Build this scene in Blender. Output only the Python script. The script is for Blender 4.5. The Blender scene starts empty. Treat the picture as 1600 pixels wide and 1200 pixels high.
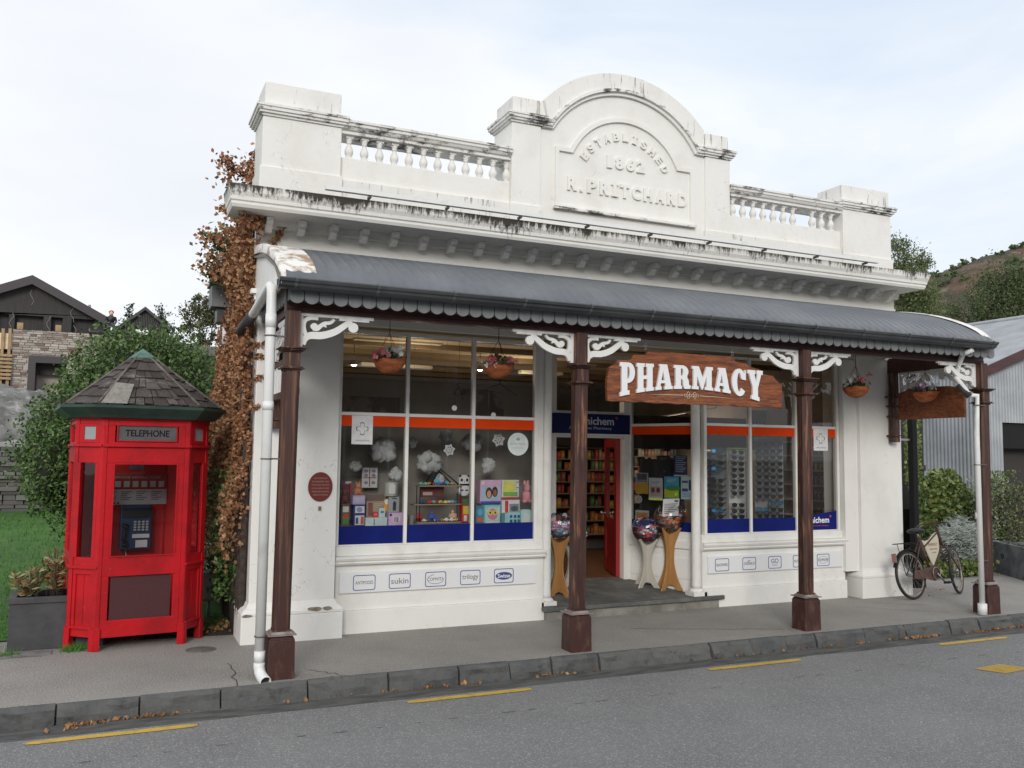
import bpy, bmesh, math, random
from mathutils import Matrix, Vector, noise
R = math.radians
PI = math.pi
random.seed(7)
sc = bpy.context.scene
COL = sc.collection

# ------------------------------------------------------------------ camera
CX, CY, CZ = -1.1817, -6.5551, 1.6
YAW, PITCH, ROLL, FPX = .4230, .0798, .0117, 1379.8
cd = bpy.data.cameras.new('camera')
cam = bpy.data.objects.new('camera', cd)
COL.objects.link(cam)
cd.sensor_fit = 'HORIZONTAL'
cd.sensor_width = 36
cd.lens = FPX / 1600 * 36
cd.clip_start = .05
cd.clip_end = 2000
cyw, syw = math.cos(YAW), math.sin(YAW)
cpt, spt = math.cos(PITCH), math.sin(PITCH)
right0 = Vector((cyw, -syw, 0))
fwd = Vector((syw * cpt, cyw * cpt, spt))
up0 = right0.cross(fwd)
cr, sr = math.cos(ROLL), math.sin(ROLL)
right = right0 * cr + up0 * sr
up = up0 * cr - right0 * sr
m = Matrix((right, up, -fwd)).transposed().to_4x4()
m.translation = (CX, CY, CZ)
cam.matrix_world = m
sc.camera = cam


def at(u, v, Y):
    """the point of the depth plane Y that the photograph shows at (u, v)"""
    d = right * ((u - 800) / FPX) + up * ((600 - v) / FPX) + fwd
    t = (Y - CY) / d.y
    return Vector((CX, CY, CZ)) + d * t


# ------------------------------------------------------------------ light
SUN_EL, SUN_AZ = 24, 205          # azimuth: where the sun stands, clockwise from +Y
w = bpy.data.worlds.new("World")
sc.world = w
w.use_nodes = True
nt = w.node_tree
nt.nodes.clear()
N = nt.nodes.new
L = nt.links.new
out = N('ShaderNodeOutputWorld')
bg = N('ShaderNodeBackground')
bg.inputs['Strength'].default_value = .12
sky = N('ShaderNodeTexSky')
sky.sky_type = 'NISHITA'
sky.sun_disc = False
sky.sun_elevation = R(SUN_EL)
sky.sun_rotation = R(SUN_AZ)
sky.dust_density = 2.0
sky.air_density = 1.0
tc = N('ShaderNodeTexCoord')
mp = N('ShaderNodeMapping')
mp.inputs['Scale'].default_value = (1.1, 1.1, 3.2)
mp.inputs['Location'].default_value = (2.3, .6, .9)
n1 = N('ShaderNodeTexNoise')
n1.inputs['Scale'].default_value = 1.5
n1.inputs['Detail'].default_value = 7
n1.inputs['Roughness'].default_value = .52
n1.inputs['Distortion'].default_value = .5
rp = N('ShaderNodeValToRGB')
rp.color_ramp.elements[0].position = .27
rp.color_ramp.elements[0].color = (0, 0, 0, 1)
rp.color_ramp.elements[1].position = .50
rp.color_ramp.elements[1].color = (1, 1, 1, 1)
n2 = N('ShaderNodeTexNoise')
n2.inputs['Scale'].default_value = 1.1
n2.inputs['Detail'].default_value = 5
rp2 = N('ShaderNodeValToRGB')
rp2.color_ramp.elements[0].position = .35
rp2.color_ramp.elements[0].color = (6.6, 6.9, 7.4, 1)
rp2.color_ramp.elements[1].position = .65
rp2.color_ramp.elements[1].color = (8.3, 8.4, 8.5, 1)
thin = N('ShaderNodeMix')
thin.data_type = 'RGBA'
thin.inputs['Factor'].default_value = .78
thin.inputs['B'].default_value = (6.2, 7.1, 8.3, 1)
mix = N('ShaderNodeMix')
mix.data_type = 'RGBA'
L(tc.outputs['Generated'], mp.inputs['Vector'])
L(mp.outputs['Vector'], n1.inputs['Vector'])
L(mp.outputs['Vector'], n2.inputs['Vector'])
L(n1.outputs['Fac'], rp.inputs['Fac'])
L(n2.outputs['Fac'], rp2.inputs['Fac'])
L(sky.outputs['Color'], thin.inputs['A'])
L(thin.outputs['Result'], mix.inputs['A'])
L(rp.outputs['Color'], mix.inputs['Factor'])
L(rp2.outputs['Color'], mix.inputs['B'])
L(mix.outputs['Result'], bg.inputs['Color'])
L(bg.outputs['Background'], out.inputs['Surface'])

sd = bpy.data.lights.new('sun', 'SUN')
sd.energy = 1.6
sd.angle = R(22)
sd.color = (1, .95, .88)
sun = bpy.data.objects.new('sun', sd)
COL.objects.link(sun)
az = R(SUN_AZ)
sdir = Vector((math.sin(az) * math.cos(R(SUN_EL)), math.cos(az) * math.cos(R(SUN_EL)), math.sin(R(SUN_EL))))
sun.rotation_euler = sdir.to_track_quat('Z', 'Y').to_euler()

vs = sc.view_settings
vs.view_transform = 'Standard'
vs.look = 'None'
vs.gamma = 1
vs.use_curve_mapping = False
vs.exposure = .13
sc.cycles.max_bounces = 7
sc.cycles.diffuse_bounces = 4
sc.cycles.transparent_max_bounces = 16
sc.cycles.caustics_reflective = False
sc.cycles.caustics_refractive = False
sc.cycles.use_denoising = True


# ------------------------------------------------------------------ materials
MATS = {}


def srgb(r, g, b):
    f = lambda c: (c / 255 / 12.92) if c / 255 < .04045 else ((c / 255 + .055) / 1.055) ** 2.4
    return (f(r), f(g), f(b))


def mat(name, col, rough=.7, col2=None, scale=8, detail=5, lo=.4, hi=.65, bump=0, bscale=None, stretch=(1, 1, 1),
        metal=0, spec=.5, col3=None, scale3=30, lo3=.55, hi3=.7, stretch3=(1, 1, 1), island=None, trans=0, emit=None,
        coat=0, backmix=None, bstretch=None):
    """procedural surface: base colour, noise-driven second and third colours, bump"""
    if name in MATS:
        return MATS[name]
    M = bpy.data.materials.new(name)
    M.use_nodes = True
    t = M.node_tree
    b = t.nodes['Principled BSDF']
    b.inputs['Base Color'].default_value = (*col, 1)
    b.inputs['Roughness'].default_value = rough
    b.inputs['Metallic'].default_value = metal
    b.inputs['Specular IOR Level'].default_value = spec
    b.inputs['Coat Weight'].default_value = coat
    if emit:
        b.inputs['Emission Color'].default_value = (*emit[0], 1)
        b.inputs['Emission Strength'].default_value = emit[1]
    tc = t.nodes.new('ShaderNodeTexCoord')

    def nz(scale, detail, stretch):
        mp = t.nodes.new('ShaderNodeMapping')
        mp.inputs['Scale'].default_value = stretch
        n = t.nodes.new('ShaderNodeTexNoise')
        n.inputs['Scale'].default_value = scale
        n.inputs['Detail'].default_value = detail
        n.inputs['Roughness'].default_value = .6
        t.links.new(tc.outputs['Object'], mp.inputs['Vector'])
        t.links.new(mp.outputs['Vector'], n.inputs['Vector'])
        return n

    def ramp(src, lo, hi):
        r = t.nodes.new('ShaderNodeMapRange')
        r.inputs['From Min'].default_value = lo
        r.inputs['From Max'].default_value = hi
        t.links.new(src, r.inputs['Value'])
        return r.outputs['Result']
    cur = None
    if island:
        g = t.nodes.new('ShaderNodeNewGeometry')
        cr_ = t.nodes.new('ShaderNodeValToRGB')
        cr_.color_ramp.interpolation = 'LINEAR'
        els = cr_.color_ramp.elements
        els[0].color = (*island[0], 1)
        els[1].color = (*island[-1], 1)
        for i, c in enumerate(island[1:-1]):
            e = els.new((i + 1) / (len(island) - 1))
            e.color = (*c, 1)
        t.links.new(g.outputs['Random Per Island'], cr_.inputs['Fac'])
        cur = cr_.outputs['Color']
    for (c, s, dt, lo_, hi_, st) in ((col2, scale, detail, lo, hi, stretch), (col3, scale3, 6, lo3, hi3, stretch3)):
        if c is None:
            continue
        n = nz(s, dt, st)
        mx = t.nodes.new('ShaderNodeMix')
        mx.data_type = 'RGBA'
        t.links.new(ramp(n.outputs['Fac'], lo_, hi_), mx.inputs['Factor'])
        if cur is None:
            mx.inputs['A'].default_value = (*col, 1)
        else:
            t.links.new(cur, mx.inputs['A'])
        mx.inputs['B'].default_value = (*c, 1)
        cur = mx.outputs['Result']
    if cur is not None:
        t.links.new(cur, b.inputs['Base Color'])
    if bump:
        n = nz(bscale or scale * 3, 6, bstretch or stretch)
        bp = t.nodes.new('ShaderNodeBump')
        bp.inputs['Strength'].default_value = bump
        bp.inputs['Distance'].default_value = .02
        t.links.new(n.outputs['Fac'], bp.inputs['Height'])
        t.links.new(bp.outputs['Normal'], b.inputs['Normal'])
    if trans:
        tr = t.nodes.new('ShaderNodeBsdfTranslucent')
        ms = t.nodes.new('ShaderNodeMixShader')
        ms.inputs['Fac'].default_value = trans
        o = t.nodes['Material Output']
        if cur is not None:
            t.links.new(cur, tr.inputs['Color'])
        else:
            tr.inputs['Color'].default_value = (*col, 1)
        t.links.new(b.outputs['BSDF'], ms.inputs[1])
        t.links.new(tr.outputs['BSDF'], ms.inputs[2])
        t.links.new(ms.outputs['Shader'], o.inputs['Surface'])
    MATS[name] = M
    return M


def glass(name, tint=(1, 1, 1), refl=1.0, milky=0, milk=(.5, .5, .5)):
    M = bpy.data.materials.new(name)
    M.use_nodes = True
    t = M.node_tree
    t.nodes.clear()
    o = t.nodes.new('ShaderNodeOutputMaterial')
    tr = t.nodes.new('ShaderNodeBsdfTransparent')
    tr.inputs['Color'].default_value = (*tint, 1)
    gl = t.nodes.new('ShaderNodeBsdfGlossy')
    gl.inputs['Roughness'].default_value = .02
    fr = t.nodes.new('ShaderNodeFresnel')
    fr.inputs['IOR'].default_value = 1.5
    mu = t.nodes.new('ShaderNodeMath')
    mu.operation = 'MULTIPLY'
    mu.inputs[1].default_value = refl
    mx = t.nodes.new('ShaderNodeMixShader')
    t.links.new(fr.outputs['Fac'], mu.inputs[0])
    t.links.new(mu.outputs['Value'], mx.inputs['Fac'])
    base = tr.outputs['BSDF']
    if milky:
        df = t.nodes.new('ShaderNodeBsdfDiffuse')
        df.inputs['Color'].default_value = (*milk, 1)
        m2 = t.nodes.new('ShaderNodeMixShader')
        m2.inputs['Fac'].default_value = milky
        t.links.new(tr.outputs['BSDF'], m2.inputs[1])
        t.links.new(df.outputs['BSDF'], m2.inputs[2])
        base = m2.outputs['Shader']
    t.links.new(base, mx.inputs[1])
    t.links.new(gl.outputs['BSDF'], mx.inputs[2])
    t.links.new(mx.outputs['Shader'], o.inputs['Surface'])
    return M


def stained(name, base, heavy, lo, hi, zfrom=None, zto=None, rough=.75, st=(4.5, 4.5, .55), wt=(.62, .30)):
    """white painted render with vertical black mould streaks; more of them towards zto (object height)"""
    M = bpy.data.materials.new(name)
    M.use_nodes = True
    t = M.node_tree
    b = t.nodes['Principled BSDF']
    b.inputs['Roughness'].default_value = rough
    b.inputs['Specular IOR Level'].default_value = .3
    g = t.nodes.new('ShaderNodeNewGeometry')

    def nz(scale, st, detail=6):
        mp = t.nodes.new('ShaderNodeMapping')
        mp.inputs['Scale'].default_value = st
        n = t.nodes.new('ShaderNodeTexNoise')
        n.inputs['Scale'].default_value = scale
        n.inputs['Detail'].default_value = detail
        n.inputs['Roughness'].default_value = .65
        t.links.new(g.outputs['Position'], mp.inputs['Vector'])
        t.links.new(mp.outputs['Vector'], n.inputs['Vector'])
        return n.outputs['Fac']

    def math_(op, a, bb):
        n = t.nodes.new('ShaderNodeMath')
        n.operation = op
        for i, x in enumerate((a, bb)):
            if isinstance(x, (int, float)):
                n.inputs[i].default_value = x
            else:
                t.links.new(x, n.inputs[i])
        return n.outputs[0]

    def mrange(v, a, bb, c=0, d=1):
        r = t.nodes.new('ShaderNodeMapRange')
        for k, x in (('From Min', a), ('From Max', bb), ('To Min', c), ('To Max', d)):
            r.inputs[k].default_value = x
        t.links.new(v, r.inputs['Value'])
        return r.outputs['Result']
    streak = nz(9, st)
    patch = nz(1.7, (1, 1, .6), 4)
    fine = nz(60, (1, 1, 1), 5)
    v = math_('ADD', math_('MULTIPLY', streak, wt[0]), math_('ADD', math_('MULTIPLY', patch, wt[1]), math_('MULTIPLY', fine, .12)))
    if zfrom is not None:
        sx = t.nodes.new('ShaderNodeSeparateXYZ')
        t.links.new(g.outputs['Position'], sx.inputs[0])
        v = math_('ADD', v, mrange(sx.outputs['Z'], zfrom, zto, -.20, .05))
    f = math_('MULTIPLY', mrange(v, lo, hi), heavy)
    mx = t.nodes.new('ShaderNodeMix')
    mx.data_type = 'RGBA'
    t.links.new(f, mx.inputs['Factor'])
    # grimy tone of the paint itself
    m0 = t.nodes.new('ShaderNodeMix')
    m0.data_type = 'RGBA'
    m0.inputs['A'].default_value = (*base, 1)
    m0.inputs['B'].default_value = (base[0] * .8, base[1] * .79, base[2] * .76, 1)
    t.links.new(mrange(nz(2.3, (1, 1, .7)), .48, .95), m0.inputs['Factor'])
    t.links.new(m0.outputs['Result'], mx.inputs['A'])
    mx.inputs['B'].default_value = (.035, .027, .022, 1)
    ck = nz(1.6, (1, 1, 1), 4)
    dist = math_('ABSOLUTE', math_('SUBTRACT', ck, .5), 0)
    line = mrange(dist, .0, .0022, 1, 0)
    msk = mrange(nz(1.1, (1.3, 1, 1), 2), .56, .62)
    m4 = t.nodes.new('ShaderNodeMix')
    m4.data_type = 'RGBA'
    t.links.new(math_('MULTIPLY', math_('MULTIPLY', line, msk), .5), m4.inputs['Factor'])
    t.links.new(mx.outputs['Result'], m4.inputs['A'])
    m4.inputs['B'].default_value = (.12, .10, .085, 1)
    t.links.new(m4.outputs['Result'], b.inputs['Base Color'])
    bp = t.nodes.new('ShaderNodeBump')
    bp.inputs['Strength'].default_value = .28
    bp.inputs['Distance'].default_value = .012
    t.links.new(math_('ADD', nz(14, (1, 1, 1)), math_('MULTIPLY', nz(90, (1, 1, 1)), .3)), bp.inputs['Height'])
    t.links.new(bp.outputs['Normal'], b.inputs['Normal'])
    return M


WHITE = (.80, .79, .755)
m_wall = stained('white_render', WHITE, .5, .69, .86)
m_frieze = stained('white_weatherboard', (.78, .765, .71), .5, .70, .86)
m_low = stained('white_render_low', (.79, .78, .75), .6, .66, .84)
m_cornice = stained('mouldy_white_cornice', (.78, .77, .73), .97, .445, .545, 3.64, 3.80, wt=(.50, .42))
m_cap = stained('mouldy_white_capping', (.78, .77, .74), .93, .515, .59, st=(.9, 1.5, 2.2), wt=(.48, .42))
m_cap2 = stained('spotted_white_capping', (.78, .77, .74), .85, .575, .67, st=(3.2, 3.2, .35))
m_white = mat('white_gloss_paint', (.78, .775, .74), .42, col2=(.68, .665, .62), scale=5, lo=.5, hi=.75, bump=.06, bscale=20)
m_brack = mat('white_bracket_paint', (.80, .80, .78), .5, col2=(.7, .69, .66), scale=9, lo=.5, hi=.8)
m_pipe = mat('white_plastic_pipe', (.76, .77, .76), .38, col2=(.62, .62, .60), scale=6, lo=.55, hi=.8)
m_flash = mat('rusty_white_flashing', (.76, .75, .72), .5, col2=(.34, .22, .13), scale=6, lo=.50, hi=.62, bump=.3,
              bscale=14, col3=(.05, .04, .035), scale3=22, lo3=.66, hi3=.72)
m_brown = mat('maroon_post_paint', (.036, .012, .009), .55, col2=(.075, .027, .016), scale=4, lo=.42, hi=.68,
              stretch=(6, 6, .6), bump=.18, bscale=18, col3=(.22, .10, .05), scale3=4, lo3=.54, hi3=.68, stretch3=(8, 8, .7))
m_brownd = mat('maroon_beam_paint', (.045, .013, .012), .5, col2=(.072, .022, .018), scale=5, bump=.12, stretch=(.6, 4, 4))
m_brownw = mat('weathered_post_paint', (.050, .017, .012), .58, col2=(.17, .085, .048), scale=3.2, lo=.50, hi=.70,
               stretch=(9, 9, .5), bump=.25, bscale=14, col3=(.045, .018, .016), scale3=5, lo3=.55, hi3=.75, stretch3=(3, 3, .6))
m_plinth = mat('worn_plinth_paint', (.052, .017, .013), .55, col2=(.12, .06, .04), scale=7, lo=.52, hi=.75,
               stretch=(3, 3, 1), bump=.25)
m_lead = mat('lead_capping', (.30, .26, .25), .5, col2=(.17, .13, .12), scale=12)
m_roof = mat('blue_grey_iron', (.115, .126, .142), .42, col2=(.16, .17, .185), scale=2.2, detail=6, lo=.4, hi=.7, metal=.25, bump=.05, bscale=30)
m_gut = mat('charcoal_gutter', (.042, .047, .052), .35, col2=(.07, .075, .08), scale=3)
m_val = mat('grey_valance', (.185, .195, .20), .6, col2=(.15, .158, .162), scale=6, stretch=(3, 3, .6), bump=.1)
m_soff = mat('verandah_lining', (.22, .2, .17), .8)
m_orange = mat('orange_vinyl', (.78, .062, .005), .6, col2=(.70, .056, .005), scale=4, spec=.12)
m_blue = mat('royal_blue_vinyl', (.008, .016, .15), .6, col2=(.006, .013, .13), scale=4, spec=.12)
m_navy = mat('navy_fascia', (.008, .014, .085), .5, col2=(.007, .012, .07), scale=4, spec=.15)
m_asph = mat('asphalt', (.235, .235, .233), .9, col2=(.185, .185, .187), scale=1.1, detail=8, lo=.35, hi=.7, bump=1, bscale=70,
             col3=(.46, .455, .44), scale3=95, lo3=.52, hi3=.68)
m_pave = mat('pavement_concrete', (.30, .285, .26), .9, col2=(.225, .213, .195), scale=1.2, detail=8, lo=.38, hi=.72, bump=.7,
             bscale=60, col3=(.50, .48, .44), scale3=85, lo3=.53, hi3=.68)
m_kerb = mat('bluestone_kerb', (.085, .088, .09), .9, col2=(.12, .12, .115), scale=6, lo=.4, hi=.7, bump=.9, bscale=16,
             col3=(.05, .053, .056), scale3=9, lo3=.58, hi3=.7, island=[(.055, .058, .06), (.10, .102, .10), (.075, .078, .08), (.12, .118, .112)])
m_chan = mat('gutter_channel', (.12, .118, .112), .9, col2=(.065, .065, .063), scale=7, lo=.42, hi=.62, bump=1, bscale=24,
             stretch=(.6, 2.5, 1))
m_yel = mat('yellow_road_paint', (.62, .40, .06), .75, col2=(.40, .27, .07), scale=14, lo=.5, hi=.72, bump=.4, bscale=120,
            col3=(.16, .155, .15), scale3=60, lo3=.62, hi3=.70)
m_step = mat('dark_step_stone', (.085, .088, .085), .7, col2=(.15, .15, .14), scale=5, bump=.6, bscale=20)
m_stepc = mat('step_concrete', (.27, .26, .23), .85, col2=(.16, .15, .13), scale=5, bump=.5, bscale=40)
m_glass = glass('window_glass', (.95, .96, .96), 1.4)
m_gdark = mat('dark_glass', (.02, .025, .025), .08)
m_red = mat('booth_red_paint', (.50, .008, .014), .45, col2=(.31, .008, .012), scale=2.6, lo=.42, hi=.66, bump=.16, bscale=26,
            col3=(.42, .09, .08), scale3=24, lo3=.66, hi3=.72, spec=.3)
m_redin = mat('booth_inside_red', (.62, .02, .022), .6)
m_green = mat('booth_green_paint', (.016, .045, .036), .45, col2=(.03, .065, .05), scale=6)
m_verd = mat('booth_cap_green', (.11, .21, .17), .6, col2=(.06, .12, .10), scale=14)
m_shing = mat('wood_shingle', (.115, .10, .092), .9, col2=(.06, .05, .045), scale=6, bump=.8, bscale=22, stretch=(3, 3, 1),
              col3=(.20, .185, .17), scale3=7, lo3=.6, hi3=.72, island=[(.035, .028, .024), (.065, .054, .047), (.10, .085, .076), (.05, .04, .035), (.15, .135, .122)])
m_metal = mat('dull_metal', (.35, .35, .35), .35, metal=.9)
m_black = mat('black_rubber', (.012, .012, .013), .6)
m_blk = mat('black_paint', (.008, .008, .009), .6, spec=.25)
m_signw = mat('varnished_sign_wood', (.30, .088, .024), .42, col2=(.12, .035, .016), scale=3.5, detail=7, lo=.38, hi=.62,
              stretch=(1.2, 4, 9), bump=.8, bscale=5, bstretch=(2.5, 8, 12), col3=(.36, .12, .03), scale3=5, lo3=.55, hi3=.72, stretch3=(1, 3, 7))
m_letter = mat('white_letter_paint', (.82, .83, .84), .4)
m_letterside = mat('dark_letter_edge', (.03, .02, .05), .5)
m_panel = mat('white_acm_panel', (.76, .77, .78), .4)
m_logob = mat('logo_blue', (.05, .07, .24), .5)
m_logog = mat('logo_grey', (.15, .15, .18), .5)
m_disc = mat('maroon_plaque', (.16, .025, .018), .45)
m_cream = mat('cream', (.62, .56, .42), .6)
m_ply = mat('stand_plywood', (.44, .235, .085), .5, col2=(.36, .18, .06), scale=4, stretch=(4, 4, .6))
m_pots = mat('coir_basket', (.46, .13, .04), .8, col2=(.24, .065, .022), scale=10, bump=.8, bscale=30, stretch=(1, 1, 3))
m_leafg = mat('basket_leaves', (.05, .10, .03), .6, island=[(.03, .07, .02), (.08, .14, .05)])
m_white_f = mat('white_petals', (.82, .80, .79), .6, trans=.3)
m_pink_f = mat('pink_petals', (.80, .22, .28), .6, trans=.3)
m_bush = mat('camellia_leaves', (.05, .09, .03), .55, island=[(.028, .065, .014), (.06, .125, .026), (.10, .19, .04), (.038, .08, .018), (.18, .26, .08)], trans=.12, spec=.6)
m_vine = mat('dry_vine_leaves', (.2, .09, .04), .75, island=[(.18, .07, .032), (.36, .165, .075), (.50, .31, .17), (.24, .085, .04), (.43, .235, .12), (.13, .06, .03)], trans=.15)
m_litter = mat('fallen_leaves', (.3, .15, .07), .85, island=[(.18, .08, .03), (.38, .20, .08), (.25, .12, .05), (.42, .26, .14)])
m_ivy = mat('ivy_leaves', (.08, .12, .03), .5, island=[(.035, .075, .018), (.09, .15, .03), (.20, .24, .055), (.06, .11, .022), (.30, .31, .10)], trans=.15, spec=.6)
m_silver = mat('silver_leaves', (.3, .33, .30), .7, island=[(.25, .29, .27), (.42, .45, .42), (.14, .17, .14)], trans=.1)
m_var = mat('variegated_leaves', (.2, .25, .1), .6, island=[(.10, .13, .04), (.22, .24, .10), (.34, .33, .18), (.36, .12, .05), (.14, .16, .05)], trans=.15)
m_treeg = mat('tree_leaves', (.07, .11, .03), .6, island=[(.03, .055, .015), (.06, .10, .03), (.10, .14, .045), (.045, .08, .025)], trans=.15)
m_willow = mat('willow_leaves', (.10, .14, .05), .6, island=[(.06, .095, .03), (.12, .16, .055), (.17, .20, .08), (.08, .12, .04)], trans=.2)
m_bark = mat('bark', (.085, .065, .05), .9, col2=(.05, .04, .03), scale=9, stretch=(1, 1, .3), bump=.6)
m_grass = mat('lawn_turf', (.035, .10, .014), .9, col2=(.055, .14, .020), scale=1.4, lo=.4, hi=.65, bump=.5, bscale=60)
m_blade = mat('grass_blades', (.05, .12, .02), .8, island=[(.04, .13, .014), (.07, .20, .025), (.09, .23, .03)], trans=.2)
m_slope = mat('gravel_slope', (.30, .29, .27), .95, col2=(.20, .19, .175), scale=.5, bump=1, bscale=6, col3=(.12, .12, .11), scale3=1.6, lo3=.55, hi3=.65)
m_drys = mat('drystone', (.16, .155, .145), .9, island=[(.05, .05, .047), (.09, .087, .08), (.15, .145, .135), (.07, .067, .063)], bump=.6, bscale=12)
m_schist = mat('schist_masonry', (.3, .27, .24), .9, island=[(.24, .21, .18), (.38, .35, .31), (.46, .42, .38), (.17, .11, .09), (.33, .29, .25)])
m_mortar = mat('mortar', (.42, .39, .35), .95)
m_barn = mat('black_cladding', (.028, .025, .024), .75, col2=(.04, .035, .033), scale=3, stretch=(4, 4, .3))
m_barnr = mat('dark_roof_edge', (.045, .038, .042), .6)
m_timber = mat('raw_timber', (.36, .25, .14), .8, col2=(.26, .18, .10), scale=3)
m_corr = mat('galvanised_iron', (.38, .40, .42), .48, col2=(.27, .29, .31), scale=1.8, detail=6, lo=.4, hi=.7, metal=.35)
m_corrr = mat('galvanised_roof', (.40, .42, .45), .5, col2=(.30, .32, .34), scale=1.5, metal=.35)
m_hill = mat('dry_hillside', (.115, .070, .045), .95, col2=(.05, .046, .026), scale=.16, detail=12, lo=.44, hi=.54, bump=1, bscale=1.2,
             col3=(.20, .155, .12), scale3=.4, lo3=.55, hi3=.68)
m_planter = mat('charcoal_planter', (.045, .046, .05), .7, col2=(.065, .066, .07), scale=6, bump=.2)
m_soil = mat('soil', (.04, .03, .022), .95, bump=.8, scale=20)
m_ceil = mat('shop_ceiling', (.52, .42, .27), .8, col2=(.42, .33, .21), scale=2)
m_inwall = mat('shop_wall', (.30, .27, .23), .85, col2=(.24, .21, .18), scale=2)
m_back = mat('display_backdrop', (.33, .305, .27), .85, col2=(.27, .25, .22), scale=3)
m_darkin = mat('dark_interior', (.035, .03, .028), .8)
m_floor = mat('shop_floor', (.20, .095, .045), .4, col2=(.14, .065, .03), scale=3, stretch=(1, 6, 1))
m_shelf = mat('shelf_board', (.30, .27, .23), .6)
m_cotton = mat('cotton_wool', (.62, .63, .63), .95, bump=.7, scale=40)
m_paper = mat('white_paper', (.66, .67, .68), .7)
m_lamp = mat('lamp_glow', (1, .9, .75), .5, emit=((1, .82, .62), 9))
PAL = {}


def pc(r, g, b, rough=.45):
    """plain coloured card or plastic from the colour it shows in daylight"""
    k = (r, g, b, rough)
    if k not in PAL:
        c = tuple(min(.82, q * 1.7) for q in srgb(r, g, b))
        PAL[k] = mat('card_%d_%d_%d' % (r, g, b), c, rough, col2=tuple(x * .85 for x in c), scale=12)
    return PAL[k]


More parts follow.
